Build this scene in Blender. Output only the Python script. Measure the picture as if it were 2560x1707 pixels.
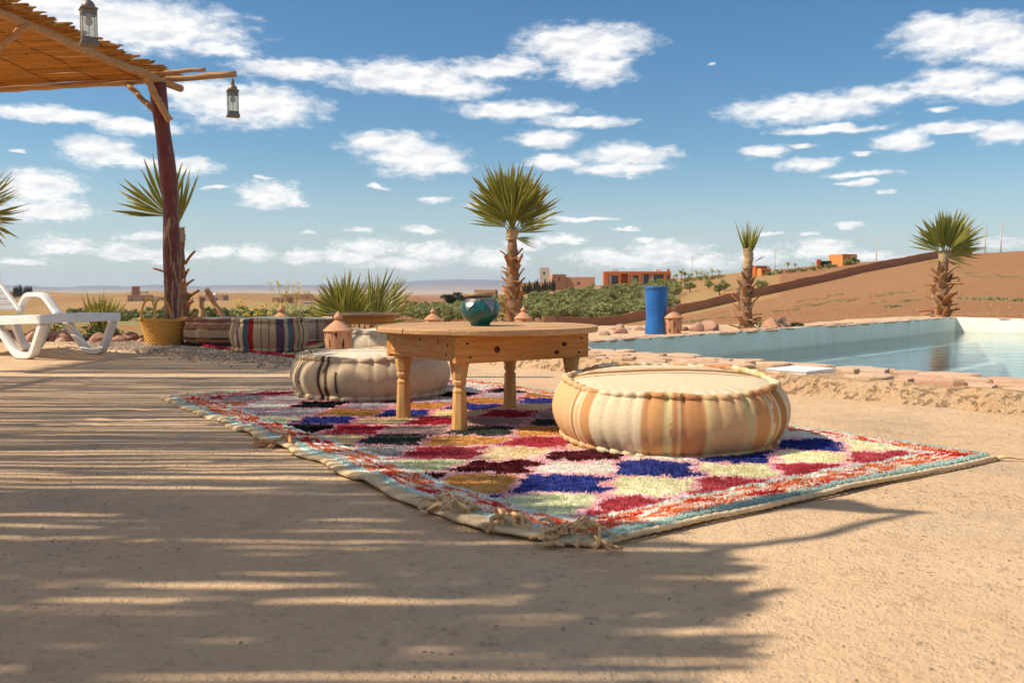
import bpy, bmesh, math, random
import numpy as np
from mathutils import Vector, Matrix, Euler

R = math.radians
PI = math.pi
random.seed(7)
rng = np.random.default_rng(7)
sc = bpy.context.scene
for o in list(bpy.data.objects):
    bpy.data.objects.remove(o)

# ------------------------------------------------------------------ camera
EYE = 0.55
cam_d = bpy.data.cameras.new('camera')
cam = bpy.data.objects.new('camera', cam_d)
sc.collection.objects.link(cam)
cam.location = (0, 0, EYE)
cam.rotation_euler = (PI / 2 - math.atan(131.5 / 2300), 0, 0)
cam_d.sensor_width = 36
cam_d.lens = 36 * 2300 / 2560
cam_d.clip_start = 0.05
cam_d.clip_end = 60000
cam_d.dof.use_dof = True
cam_d.dof.focus_distance = 3.7
cam_d.dof.aperture_fstop = 7.1
sc.camera = cam

# ------------------------------------------------------------------ sky, sun, exposure
SUN_EL = 46.0
SUN_S = 0.17                      # sideways drift of the sunlight (towards +Y) per unit of +X
travel = Vector((1, SUN_S, 0)).normalized() * math.cos(R(SUN_EL)) + Vector((0, 0, -math.sin(R(SUN_EL))))
to_sun = -travel

sun_d = bpy.data.lights.new('sun', 'SUN')
sun_d.energy = 5.0
sun_d.angle = R(0.53)
sun_d.color = (1.0, 0.90, 0.74)
sun = bpy.data.objects.new('sun', sun_d)
sc.collection.objects.link(sun)
sun.rotation_euler = travel.to_track_quat('-Z', 'Y').to_euler()
sun.location = (-20, 0, 30)

world = bpy.data.worlds.new('World')
sc.world = world
world.use_nodes = True
wt = world.node_tree
wt.nodes.clear()


def wn(t, **kw):
    n = wt.nodes.new(t)
    for k, v in kw.items():
        setattr(n, k, v)
    return n


def wmath(op, a, b=None, c=None, clamp=False):
    n = wn('ShaderNodeMath', operation=op, use_clamp=clamp)
    for i, v in enumerate((a, b, c)):
        if v is None:
            continue
        if isinstance(v, (int, float)):
            n.inputs[i].default_value = v
        else:
            wt.links.new(v, n.inputs[i])
    return n.outputs[0]


# clouds: (azimuth, elevation, half width, half height), all in degrees
CLOUDS = [(-21.8,14.6,6.3,1.56),(-26.6,15.3,4.3,1.21),(-17.2,13.8,2.0,0.57),(-15.8,10.7,4.6,1.3),(-19.0,11.3,2.2,0.77),(-26.6,9.5,4.1,0.44),(-21.8,9.2,2.9,0.5),(-24.0,7.7,2.1,0.84),(-21.8,7.2,1.9,0.35),(-19.4,7.1,2.0,0.56),(-27.0,5.6,2.5,1.01),(-26.8,4.3,2.7,0.63),(-14.6,5.6,2.0,0.79),(-13.2,5.1,0.8,0.26),(-13.0,12.9,3.9,0.58),(-6.6,12.7,5.1,1.02),(-4.0,12.1,3.2,0.76),(-0.7,13.3,3.0,0.7),(4.4,14.6,4.4,1.22),(5.0,13.3,2.4,1.22),(0.4,10.8,3.8,0.6),(4.2,10.1,3.0,0.38),(2.1,9.1,2.2,0.6),(-7.4,8.8,3.1,0.75),(-5.8,7.9,3.2,1.08),(-3.7,7.4,1.1,0.49),(7.1,8.1,3.1,0.7),(6.6,7.3,2.9,0.43),(2.5,7.7,1.8,0.49),(25.9,13.6,3.7,1.22),(28.6,12.7,2.7,1.19),(24.1,14.3,1.8,0.69),(25.2,11.2,2.4,0.88),(27.8,10.6,2.3,0.67),(17.4,10.4,4.7,0.88),(21.1,10.9,2.6,0.56),(18.9,9.2,3.4,0.23),(22.9,8.4,1.5,0.65),(25.4,8.9,2.4,0.32),(28.0,8.4,1.8,0.62),(15.1,8.1,1.5,0.34),(17.7,7.3,1.7,0.44),(20.6,6.6,1.9,0.23),(20.4,6.1,1.1,0.18),(21.9,5.6,0.5,0.13),(17.2,8.4,1.0,0.13),(-8.2,6.2,0.6,0.19),(-4.8,5.4,1.1,0.22),(-17.7,5.9,0.8,0.15),(-9.4,3.6,0.9,0.16),(-5.6,3.6,1.2,0.19),(4.4,4.3,2.3,0.16),(3.0,3.1,1.2,0.22),(20.1,3.6,0.9,0.18),(17.9,3.3,0.5,0.13),(-15.2,6.6,0.6,0.1),(-2.1,5.1,0.8,0.19),(-12.3,3.4,0.6,0.11),(-28.2,7.4,0.6,0.1),(7.1,3.7,0.7,0.11),(8.2,3.0,0.7,0.11),(12.1,13.2,0.3,0.11),(20.7,7.8,0.8,0.15),(24.7,9.8,0.8,0.17),(-25.9,2.4,1.6,0.34),(-23.0,2.1,1.3,0.37),(-20.2,1.9,1.7,0.31),(-17.7,2.2,1.1,0.28),(-15.5,2.1,1.0,0.37),(-12.7,1.9,1.2,0.32),(-8.8,2.6,2.0,0.38),(-10.1,2.0,1.4,0.37),(-4.8,2.3,2.0,0.41),(-1.0,1.9,1.6,0.49),(0.9,2.7,1.1,0.22),(5.2,2.1,1.6,0.32),(9.5,2.2,2.2,0.48),(11.9,1.7,1.6,0.32),(14.9,1.9,1.3,0.37),(18.4,2.3,1.8,0.41),(20.4,1.9,1.7,0.3),(23.2,1.6,1.8,0.25),(-27.8,1.5,1.3,0.19),(-21.6,3.0,1.4,0.15),(15.4,3.2,0.8,0.18),(6.6,1.7,2.1,0.32),(-6.6,1.6,2.4,0.27),(28.0,2.5,1.1,0.19)]

tc = wn('ShaderNodeTexCoord')
sep = wn('ShaderNodeSeparateXYZ')
wt.links.new(tc.outputs['Generated'], sep.inputs[0])
azr = wmath('ARCTAN2', sep.outputs[0], sep.outputs[1])
elr = wmath('ARCSINE', sep.outputs[2])
azd = wmath('MULTIPLY', azr, 180 / PI)
eld = wmath('MULTIPLY', elr, 180 / PI)
comb = wn('ShaderNodeCombineXYZ')
wt.links.new(azd, comb.inputs[0])
wt.links.new(eld, comb.inputs[1])


def vscale(vec, s):
    n = wn('ShaderNodeVectorMath', operation='MULTIPLY')
    wt.links.new(vec, n.inputs[0])
    n.inputs[1].default_value = s
    return n.outputs[0]


def vadd(a, b):
    n = wn('ShaderNodeVectorMath', operation='ADD')
    wt.links.new(a, n.inputs[0])
    if isinstance(b, tuple):
        n.inputs[1].default_value = b
    else:
        wt.links.new(b, n.inputs[1])
    return n.outputs[0]


def wnoise(vec, scale, detail, rough, out='Fac'):
    n = wn('ShaderNodeTexNoise')
    n.inputs['Scale'].default_value = scale
    n.inputs['Detail'].default_value = detail
    n.inputs['Roughness'].default_value = rough
    wt.links.new(vec, n.inputs['Vector'])
    return n.outputs[out]


flat = vscale(comb.outputs[0], (1.0, 2.3, 1.0))      # clouds are wider than tall
warp = wnoise(flat, 0.55, 2, 0.6, 'Color')
wsub = vadd(warp, (-0.5, -0.5, -0.5))
warped = vadd(comb.outputs[0], vscale(wsub, (1.8, 0.75, 0.0)))
dmin = None
for (a, e, ra, re) in CLOUDS:
    if e < 3.2:
        ra, re = ra * 1.2, re * 1.55
    sx, sy = 1 / ra, 1 / re
    n = wn('ShaderNodeVectorMath', operation='MULTIPLY_ADD')
    wt.links.new(warped, n.inputs[0])
    n.inputs[1].default_value = (sx, sy, 0)
    n.inputs[2].default_value = (-a * sx, -e * sy, 0)
    l = wn('ShaderNodeVectorMath', operation='LENGTH')
    wt.links.new(n.outputs[0], l.inputs[0])
    v = l.outputs['Value']
    if dmin is None:
        dmin = v
    else:
        mn = wn('ShaderNodeMath', operation='SMOOTH_MIN')
        wt.links.new(dmin, mn.inputs[0])
        wt.links.new(v, mn.inputs[1])
        mn.inputs[2].default_value = 0.18
        dmin = mn.outputs[0]
# the rest of the sky carries the same kind of clouds, from noise
fieldn = wnoise(flat, 0.11, 2, 0.55)
far_field = wmath('MULTIPLY_ADD', fieldn, -5.2, 3.75)
inview = wn('ShaderNodeMapRange', interpolation_type='SMOOTHSTEP')
wt.links.new(wmath('ABSOLUTE', azd), inview.inputs['Value'])
inview.inputs['From Min'].default_value = 31
inview.inputs['From Max'].default_value = 37
inview2 = wn('ShaderNodeMapRange', interpolation_type='SMOOTHSTEP')
wt.links.new(eld, inview2.inputs['Value'])
inview2.inputs['From Min'].default_value = 18
inview2.inputs['From Max'].default_value = 23
outside = wmath('MAXIMUM', inview.outputs[0], inview2.outputs[0])
d_all = wmath('MINIMUM', dmin, wmath('MULTIPLY_ADD', outside, -9, wmath('ADD', far_field, 9)))
fine = wnoise(flat, 0.85, 5, 0.56)
fine2 = wnoise(flat, 3.4, 3, 0.6)
ampl = wn('ShaderNodeMapRange')
wt.links.new(eld, ampl.inputs['Value'])
for k_, v_ in (('From Min', 3.5), ('From Max', 8.0), ('To Min', 0.8), ('To Max', 0.12)):
    ampl.inputs[k_].default_value = v_
d_fin = wmath('ADD', wmath('ADD', d_all, wmath('MULTIPLY_ADD', fine, 1.2, -0.6)), wmath('MULTIPLY', wmath('ADD', fine2, -0.5), ampl.outputs[0]))
dens = wn('ShaderNodeMapRange', interpolation_type='SMOOTHSTEP')
wt.links.new(d_fin, dens.inputs['Value'])
dens.inputs['From Min'].default_value = 1.24
dens.inputs['From Max'].default_value = 0.42
above = wn('ShaderNodeMapRange', interpolation_type='SMOOTHSTEP')
wt.links.new(eld, above.inputs['Value'])
above.inputs['From Min'].default_value = 0.2
above.inputs['From Max'].default_value = 1.6
above.inputs['To Min'].default_value = 0.0
above.inputs['To Max'].default_value = 0.96
fac = wmath('MULTIPLY', dens.outputs[0], above.outputs[0])
# thin towards the rim, greyer in the thick underside
soft2 = wnoise(vadd(flat, (0.25, -0.55, 0.0)), 0.62, 2, 0.55)
relief = wmath('SUBTRACT', wnoise(flat, 0.62, 2, 0.55), soft2)
shade = wmath('MULTIPLY_ADD', relief, 1.7, 0.55, clamp=True)
cr = wn('ShaderNodeValToRGB')
wt.links.new(shade, cr.inputs[0])
cr.color_ramp.elements[0].position = 0.1
cr.color_ramp.elements[0].color = (6.9, 7.1, 7.6, 1)
cr.color_ramp.elements[1].position = 0.75
cr.color_ramp.elements[1].color = (9.9, 9.8, 9.55, 1)

sky = wn('ShaderNodeTexSky', sky_type='NISHITA')
sky.sun_disc = False
sky.sun_elevation = R(SUN_EL)
sky.sun_rotation = math.atan2(to_sun.x, to_sun.y)
sky.altitude = 500
sky.air_density = 1.0
sky.dust_density = 1.0
sky.ozone_density = 1.0
hsv = wn('ShaderNodeHueSaturation')
hsv.inputs['Saturation'].default_value = 1.22
hsv.inputs['Value'].default_value = 1.0
tint = wn('ShaderNodeMix', data_type='RGBA', blend_type='MULTIPLY')
tint.inputs[0].default_value = 1.0
wt.links.new(sky.outputs[0], tint.inputs[6])
tint.inputs[7].default_value = (0.87, 0.985, 1.03, 1)
wt.links.new(tint.outputs[2], hsv.inputs['Color'])
mix = wn('ShaderNodeMix', data_type='RGBA')
wt.links.new(fac, mix.inputs[0])
low = wn('ShaderNodeMapRange', interpolation_type='SMOOTHERSTEP')
wt.links.new(eld, low.inputs['Value'])
for k_, v_ in (('From Min', 10.0), ('From Max', -1.0), ('To Min', 0.0), ('To Max', 0.62)):
    low.inputs[k_].default_value = v_
pale = wn('ShaderNodeMix', data_type='RGBA')
wt.links.new(low.outputs[0], pale.inputs[0])
wt.links.new(hsv.outputs[0], pale.inputs[6])
pale.inputs[7].default_value = (5.6, 6.3, 7.0, 1)
wt.links.new(pale.outputs[2], mix.inputs[6])
wt.links.new(cr.outputs[0], mix.inputs[7])
bg = wn('ShaderNodeBackground')
bg.inputs["Strength"].default_value = 0.092
wt.links.new(mix.outputs[2], bg.inputs['Color'])
world.cycles.sampling_method = 'NONE'
wo = wn('ShaderNodeOutputWorld')
wt.links.new(bg.outputs[0], wo.inputs['Surface'])

sc.view_settings.view_transform = 'Standard'
sc.view_settings.look = 'None'
sc.view_settings.exposure = 0.27
sc.view_settings.gamma = 1.0
sc.view_settings.use_curve_mapping = False
sc.cycles.use_denoising = True
sc.cycles.use_adaptive_sampling = True
sc.cycles.adaptive_threshold = 0.025
sc.cycles.adaptive_min_samples = 16
sc.cycles.max_bounces = 7
sc.cycles.transparent_max_bounces = 12
sc.cycles.volume_bounces = 0
sc.cycles.sample_clamp_indirect = 6
sc.cycles.caustics_reflective = False
sc.cycles.caustics_refractive = False

COL = sc.collection

# ------------------------------------------------------------------ helpers


def tag(o, label=None, cat=None, group=None, kind=None):
    if label:
        o['label'] = label
    if cat:
        o['category'] = cat
    if group:
        o['group'] = group
    if kind:
        o['kind'] = kind
    return o


def empty(name, loc=(0, 0, 0), rz=0.0):
    o = bpy.data.objects.new(name, None)
    o.empty_display_size = 0.1
    o.location = loc
    o.rotation_euler = (0, 0, rz)
    COL.objects.link(o)
    return o


def mesh(name, V, F, mat=None, col=None, smooth=True, uv=None):
    me = bpy.data.meshes.new(name)
    if isinstance(V, np.ndarray):
        V = V.tolist()
    if isinstance(F, np.ndarray):
        F = F.tolist()
    me.from_pydata(V, [], F)
    if mat is not None:
        me.materials.append(mat)
    if col is not None:
        at = me.color_attributes.new('Col', 'FLOAT_COLOR', 'POINT')
        c = np.ones((len(V), 4), dtype=np.float32)
        c[:, :3] = col
        at.data.foreach_set('color', c.ravel())
    if uv is not None:
        at = me.attributes.new('wuv', 'FLOAT_VECTOR', 'POINT')
        c = np.zeros((len(V), 3), dtype=np.float32)
        c[:, :2] = uv
        at.data.foreach_set('vector', c.ravel())
    if smooth:
        me.polygons.foreach_set('use_smooth', np.ones(len(me.polygons), dtype=bool))
    me.update()
    return me


def link(name, me, parent=None, loc=(0, 0, 0), rot=(0, 0, 0), scale=(1, 1, 1)):
    o = bpy.data.objects.new(name, me)
    o.location = loc
    o.rotation_euler = rot
    o.scale = scale
    if parent is not None:
        o.parent = parent
    COL.objects.link(o)
    return o


def copy_tree(o, parent=None):
    c = o.copy()
    COL.objects.link(c)
    c.parent = parent
    for ch in list(o.children):
        copy_tree(ch, c)
    return c


class MB:
    """collects shapes into one mesh"""

    def __init__(self):
        self.V, self.F, self.C = [], [], []

    def add(self, V, F, col=None):
        k = len(self.V)
        self.V.extend([tuple(v) for v in V])
        self.F.extend([tuple(i + k for i in f) for f in F])
        if col is not None:
            self.C.extend([tuple(col)] * len(V) if np.ndim(col) == 1 else [tuple(c) for c in col])
        return self

    def box(self, x0, x1, y0, y1, z0, z1, col=None):
        V = [(x, y, z) for z in (z0, z1) for y in (y0, y1) for x in (x0, x1)]
        F = [(0, 2, 3, 1), (4, 5, 7, 6), (0, 1, 5, 4), (2, 6, 7, 3), (0, 4, 6, 2), (1, 3, 7, 5)]
        return self.add(V, F, col)

    def cbox(self, x0, x1, y0, y1, z0, z1, c=0.004, col=None):
        """box with chamfered edges"""
        bm = bmesh.new()
        bmesh.ops.create_cube(bm, size=1)
        for v in bm.verts:
            v.co = Vector(((x0 + x1) / 2 + v.co.x * (x1 - x0), (y0 + y1) / 2 + v.co.y * (y1 - y0), (z0 + z1) / 2 + v.co.z * (z1 - z0)))
        bmesh.ops.bevel(bm, geom=bm.edges[:], offset=c, segments=1, affect='EDGES', profile=0.5)
        bm.verts.index_update()
        V = [tuple(v.co) for v in bm.verts]
        F = [tuple(v.index for v in f.verts) for f in bm.faces]
        bm.free()
        return self.add(V, F, col)

    def tube(self, path, rad, n=8, col=None, cap=True):
        V, F = tube(path, rad, n, cap)
        return self.add(V, F, col)

    def lathe(self, prof, n=32, col=None, cz=(0, 0, 0)):
        V, F = lathe(prof, n)
        V = [(v[0] + cz[0], v[1] + cz[1], v[2] + cz[2]) for v in V]
        return self.add(V, F, col)

    def build(self, name, mat, parent=None, smooth=True, loc=(0, 0, 0), rot=(0, 0, 0), angle=None):
        me = mesh(name, self.V, self.F, mat, np.array(self.C) if self.C else None, smooth)
        if angle is not None:
            me.set_sharp_from_angle(angle=R(angle))
        return link(name, me, parent, loc, rot)


def tube(path, rad, n=8, cap=True):
    P = [Vector(p) for p in path]
    if isinstance(rad, (int, float)):
        rad = [rad] * len(P)
    V, F = [], []
    ref = Vector((0, 0, 1))
    t0 = (P[1] - P[0]).normalized()
    if abs(t0.dot(ref)) > 0.95:
        ref = Vector((0, 1, 0))
    nrm = (ref - t0 * ref.dot(t0)).normalized()
    for i, p in enumerate(P):
        a = P[max(i - 1, 0)]
        b = P[min(i + 1, len(P) - 1)]
        t = (b - a).normalized()
        nrm = (nrm - t * nrm.dot(t)).normalized()
        bn = t.cross(nrm)
        for k in range(n):
            th = 2 * PI * k / n
            V.append(tuple(p + (nrm * math.cos(th) + bn * math.sin(th)) * rad[i]))
    for i in range(len(P) - 1):
        for k in range(n):
            k2 = (k + 1) % n
            F.append((i * n + k, i * n + k2, (i + 1) * n + k2, (i + 1) * n + k))
    if cap:
        F.append(tuple(range(n - 1, -1, -1)))
        F.append(tuple(range((len(P) - 1) * n, len(P) * n)))
    return V, F


def lathe(prof, n=32):
    V, F = [], []
    for (r, z) in prof:
        for k in range(n):
            th = 2 * PI * k / n
            V.append((r * math.cos(th), r * math.sin(th), z))
    for i in range(len(prof) - 1):
        for k in range(n):
            k2 = (k + 1) % n
            F.append((i * n + k, i * n + k2, (i + 1) * n + k2, (i + 1) * n + k))
    if prof[0][0] > 1e-5:
        F.append(tuple(range(n - 1, -1, -1)))
    if prof[-1][0] > 1e-5:
        F.append(tuple(range((len(prof) - 1) * n, len(prof) * n)))
    return V, F


_perm = rng.random((256, 256))


def vnoise(x, y, seed=0):
    x = np.asarray(x, dtype=float) + seed * 17.13
    y = np.asarray(y, dtype=float) + seed * 9.71
    xi, yi = np.floor(x).astype(int), np.floor(y).astype(int)
    fx, fy = x - xi, y - yi
    fx, fy = fx * fx * (3 - 2 * fx), fy * fy * (3 - 2 * fy)
    g = lambda a, b: _perm[a & 255, b & 255]
    return (g(xi, yi) * (1 - fx) + g(xi + 1, yi) * fx) * (1 - fy) + (g(xi, yi + 1) * (1 - fx) + g(xi + 1, yi + 1) * fx) * fy


def fbm(x, y, oct=4, seed=0, gain=0.5):
    s, a, n = 0, 1.0, 0
    for i in range(oct):
        s = s + a * (vnoise(np.asarray(x) * 2 ** i, np.asarray(y) * 2 ** i, seed + i) - 0.5)
        n += a
        a *= gain
    return s / n * 2


# ------------------------------------------------------------------ materials
class MT:
    """tiny node-material builder"""

    def __init__(self, name):
        self.m = bpy.data.materials.new(name)
        self.m.use_nodes = True
        self.t = self.m.node_tree
        self.b = self.t.nodes['Principled BSDF']
        self.out = self.t.nodes['Material Output']
        self._co = None

    def n(self, typ, ins=None, **kw):
        nd = self.t.nodes.new(typ)
        for k, v in kw.items():
            setattr(nd, k, v)
        for k, v in (ins or {}).items():
            self.set(nd.inputs[k], v)
        return nd

    def set(self, sock, v):
        if hasattr(v, 'is_output'):
            self.t.links.new(v, sock)
        else:
            sock.default_value = v

    def co(self, kind='Object'):
        if self._co is None:
            self._co = self.n('ShaderNodeTexCoord')
        return self._co.outputs[kind]

    def attr(self, name, out='Color'):
        return self.n('ShaderNodeAttribute', attribute_name=name).outputs[out]

    def noise(self, scale, detail=4, rough=0.55, vec=None, out='Fac', dist=0.0):
        nd = self.n('ShaderNodeTexNoise', {'Scale': scale, 'Detail': detail, 'Roughness': rough, 'Distortion': dist})
        self.set(nd.inputs['Vector'], vec if vec is not None else self.co())
        return nd.outputs[out]

    def vor(self, scale, vec=None, feature='F1', out='Distance', rnd=1.0):
        nd = self.n('ShaderNodeTexVoronoi', {'Scale': scale, 'Randomness': rnd}, feature=feature)
        self.set(nd.inputs['Vector'], vec if vec is not None else self.co())
        return nd.outputs[out]

    def ramp(self, fac, stops, interp='LINEAR'):
        nd = self.n('ShaderNodeValToRGB', {0: fac})
        nd.color_ramp.interpolation = interp
        els = nd.color_ramp.elements
        rgba = lambda c: (c[0], c[1], c[2], 1) if not isinstance(c, (int, float)) else (c, c, c, 1)
        els[0].position, els[0].color = stops[0][0], rgba(stops[0][1])
        els[1].position, els[1].color = stops[-1][0], rgba(stops[-1][1])
        for p, c in stops[1:-1]:
            els.new(p).color = rgba(c)
        return nd.outputs[0]

    def math(self, op, a, b=None, c=None, clamp=False):
        nd = self.n('ShaderNodeMath', operation=op, use_clamp=clamp)
        for i, v in enumerate((a, b, c)):
            if v is not None:
                self.set(nd.inputs[i], v)
        return nd.outputs[0]

    def vmul(self, vec, s):
        nd = self.n('ShaderNodeVectorMath', operation='MULTIPLY')
        self.set(nd.inputs[0], vec)
        nd.inputs[1].default_value = s
        return nd.outputs[0]

    def mix(self, fac, a, b, mode='MIX'):
        nd = self.n('ShaderNodeMix', data_type='RGBA', blend_type=mode)
        self.set(nd.inputs[0], fac)
        for i, v in ((6, a), (7, b)):
            if isinstance(v, tuple):
                v = (v[0], v[1], v[2], 1)
            self.set(nd.inputs[i], v)
        return nd.outputs[2]

    def bump(self, h, strength=0.3, dist=0.01, prev=None):
        nd = self.n('ShaderNodeBump', {'Height': h, 'Strength': strength, 'Distance': dist})
        if prev is not None:
            self.set(nd.inputs['Normal'], prev)
        return nd.outputs[0]

    def fin(self, color=None, rough=0.8, metal=0.0, normal=None, spec=0.3, sheen=0.0):
        if color is not None:
            if isinstance(color, tuple):
                color = (color[0], color[1], color[2], 1)
            self.set(self.b.inputs['Base Color'], color)
        self.set(self.b.inputs['Roughness'], rough)
        self.set(self.b.inputs['Metallic'], metal)
        self.b.inputs['Specular IOR Level'].default_value = spec
        if sheen:
            self.b.inputs['Sheen Weight'].default_value = sheen
        if normal is not None:
            self.set(self.b.inputs['Normal'], normal)
        return self.m

    def translucent(self, color, fac):
        tr = self.n('ShaderNodeBsdfTranslucent', {'Color': (color[0], color[1], color[2], 1) if isinstance(color, tuple) else color})
        mx = self.n('ShaderNodeMixShader', {0: fac})
        self.t.links.new(self.b.outputs[0], mx.inputs[1])
        self.t.links.new(tr.outputs[0], mx.inputs[2])
        self.t.links.new(mx.outputs[0], self.out.inputs['Surface'])
        return self.m


def rough_mat(name, c1, c2, scale=6, rough=0.85, bump=0.35, bscale=45, dist=0.006, rnd=0.0, spec=0.25, detail=5):
    """mottled matt surface; rnd adds a lightness change from object to object"""
    t = MT(name)
    col = t.mix(t.ramp(t.noise(scale, detail), [(0.3, 0.0), (0.7, 1.0)]), c1, c2)
    if rnd:
        oi = t.n('ShaderNodeObjectInfo').outputs['Random']
        hs = t.n('ShaderNodeHueSaturation', {'Color': col, 'Value': t.math('MULTIPLY_ADD', oi, rnd, 1 - rnd / 2)})
        col = hs.outputs[0]
    nrm = t.bump(t.noise(bscale, 5, 0.6), bump, dist)
    return t.fin(col, rough, 0, nrm, spec)


M = {}
# terrace: trodden lime-earth screed, sandy, with pits, grit and worn patches
t = MT('terrace_screed')
big = t.noise(0.55, 4, 0.6)
mid = t.noise(3.2, 5, 0.62)
fin_ = t.noise(38, 6, 0.7)
grit = t.vor(95)
grit2 = t.vor(38)
c = t.mix(t.ramp(big, [(0.3, 0.0), (0.7, 1.0)]), (0.610, 0.402, 0.232), (0.680, 0.472, 0.288))
c = t.mix(t.math('MULTIPLY', t.ramp(mid, [(0.48, 0.0), (0.68, 1.0)]), 0.5), c, (0.54, 0.34, 0.185))
worn = t.ramp(t.noise(1.1, 6, 0.68), [(0.52, 0.0), (0.64, 1.0)])
c = t.mix(t.math('MULTIPLY', worn, 0.62), c, (0.45, 0.33, 0.225))
stain = t.ramp(t.noise(0.9, 7, 0.7, None, 'Fac', 0.6), [(0.56, 0.0), (0.70, 1.0)])
c = t.mix(t.math('MULTIPLY', stain, 0.6), c, (0.37, 0.25, 0.155))
crk = t.vor(0.85, t.n('ShaderNodeVectorMath', {0: t.co(), 1: t.vmul(t.noise(3.0, 4, 0.6, None, 'Color'), (0.5, 0.5, 0.5))}, operation='ADD').outputs[0], 'DISTANCE_TO_EDGE')
crack = t.math('MULTIPLY', t.ramp(crk, [(0.0, 1.0), (0.006, 0.0)]), t.ramp(t.noise(0.7, 3), [(0.60, 0.0), (0.66, 0.6)]))
c = t.mix(t.math('MULTIPLY', crack, 0.7), c, (0.25, 0.15, 0.09))
c = t.mix(t.ramp(fin_, [(0.31, 0.6), (0.45, 0.0)]), c, (0.32, 0.205, 0.125))
spk = t.math('MULTIPLY', t.ramp(grit2, [(0.10, 1.0), (0.19, 0.0)]), t.ramp(t.noise(1.3, 6, 0.74), [(0.50, 0.0), (0.60, 1.0)]))
c = t.mix(t.math('MULTIPLY', spk, 0.85), c, (0.085, 0.075, 0.075))
h = t.math('ADD', t.math('MULTIPLY', fin_, 0.75), t.math('MULTIPLY', mid, 1.1))
h = t.math('ADD', h, t.math('MULTIPLY', t.ramp(grit, [(0.0, 1.0), (0.35, 0.0)]), 0.20))
h = t.math('SUBTRACT', h, t.math('MULTIPLY', spk, 0.35))
pits = t.ramp(t.noise(14, 5, 0.75), [(0.33, 0.0), (0.43, 1.0)])
h = t.math('ADD', h, t.math('MULTIPLY', pits, 0.30))
h = t.math('SUBTRACT', h, t.math('MULTIPLY', crack, 0.5))
M['terrace'] = t.fin(c, 0.95, 0, t.bump(h, 0.85, 0.018), 0.12)

# kerb plaster: coarser, more ochre
t = MT('kerb_plaster')
n1 = t.noise(7, 6, 0.68)
n2 = t.noise(55, 6, 0.7)
c = t.mix(t.ramp(n1, [(0.35, 0.0), (0.65, 1.0)]), (0.64, 0.425, 0.24), (0.585, 0.385, 0.22))
pit = t.ramp(t.noise(24, 5, 0.72), [(0.36, 1.0), (0.46, 0.0)])
c = t.mix(t.ramp(n2, [(0.34, 0.7), (0.48, 0.0)]), c, (0.37, 0.22, 0.12))
c = t.mix(t.math('MULTIPLY', pit, 0.4), c, (0.36, 0.215, 0.12))
c = t.mix(t.math('MULTIPLY', t.ramp(t.noise(2.6, 4), [(0.55, 0.0), (0.68, 1.0)]), 0.6), c, (0.60, 0.30, 0.13))
M['kerb'] = t.fin(c, 0.95, 0, t.bump(t.math('SUBTRACT', t.math('ADD', t.math('MULTIPLY', n2, 1.0), n1), t.math('MULTIPLY', pit, 0.7)), 1.0, 0.022), 0.1)

# flat fieldstones
t = MT('field_stone')
oi = t.n('ShaderNodeObjectInfo').outputs['Random']
n1 = t.noise(9, 6, 0.65)
base = t.ramp(oi, [(0.0, (0.60, 0.37, 0.235)), (0.3, (0.66, 0.46, 0.30)), (0.55, (0.57, 0.33, 0.215)), (0.75, (0.63, 0.42, 0.28)), (1.0, (0.56, 0.43, 0.32))])
c = t.mix(t.ramp(n1, [(0.38, 0.45), (0.62, 0.0)]), base, (0.44, 0.27, 0.17))
M['stone'] = t.fin(c, 0.9, 0, t.bump(t.noise(26, 6, 0.65), 0.6, 0.01), 0.2)

t = MT('red_rock')
oi = t.n('ShaderNodeObjectInfo').outputs['Random']
n1 = t.noise(7, 6, 0.65)
base = t.ramp(oi, [(0.0, (0.48, 0.24, 0.145)), (0.3, (0.60, 0.37, 0.25)), (0.55, (0.38, 0.18, 0.12)), (0.8, (0.64, 0.45, 0.31)), (1.0, (0.52, 0.30, 0.20))])
c = t.mix(t.ramp(n1, [(0.38, 0.5), (0.62, 0.0)]), base, (0.21, 0.11, 0.07))
M['rock'] = t.fin(c, 0.9, 0, t.bump(t.noise(20, 6, 0.65), 0.55, 0.02), 0.2)

# pool
t = MT('pool_paint')
n1 = t.noise(2.2, 5, 0.6)
c = t.mix(t.ramp(n1, [(0.35, 0.0), (0.7, 1.0)]), (0.87, 0.81, 0.68), (0.91, 0.86, 0.76))
zz_p = t.n('ShaderNodeSeparateXYZ', {0: t.co()}).outputs[2]
wl = t.ramp(t.math('ADD', t.math('ADD', zz_p, 0.5), t.math('MULTIPLY', t.noise(3, 4), 0.02)), [(0.0, 0.4), (0.345, 0.4), (0.372, 0.22), (0.392, 0.0)])
c = t.mix(wl, c, (0.52, 0.50, 0.38))
stk = t.ramp(t.noise(2.0, 5, 0.65, t.vmul(t.co(), (3.0, 3.0, 0.25))), [(0.5, 0.0), (0.75, 0.35)])
c = t.mix(stk, c, (0.62, 0.54, 0.42))
M['pool_wall'] = t.fin(c, 0.75, 0, t.bump(t.noise(16, 6, 0.7), 0.65, 0.025), 0.25)
t = MT('pool_floor_paint')
n1 = t.noise(1.2, 4, 0.6)
c = t.mix(t.ramp(n1, [(0.35, 0.0), (0.7, 1.0)]), (0.26, 0.48, 0.55), (0.34, 0.55, 0.60))
M['pool_floor'] = t.fin(c, 0.7)
t = MT('pool_water')
t.t.nodes.remove(t.b)
wv = t.vmul(t.co(), (1.0, 3.2, 1.0))
h = t.math('ADD', t.math('MULTIPLY', t.noise(1.7, 3, 0.5, wv), 1.0), t.math('MULTIPLY', t.noise(7, 3, 0.55, wv), 0.22))
nb = t.bump(h, 0.15, 0.05)
gl = t.n('ShaderNodeBsdfGlossy', {'Color': (1, 1, 1, 1), 'Roughness': 0.03, 'Normal': nb})
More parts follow.
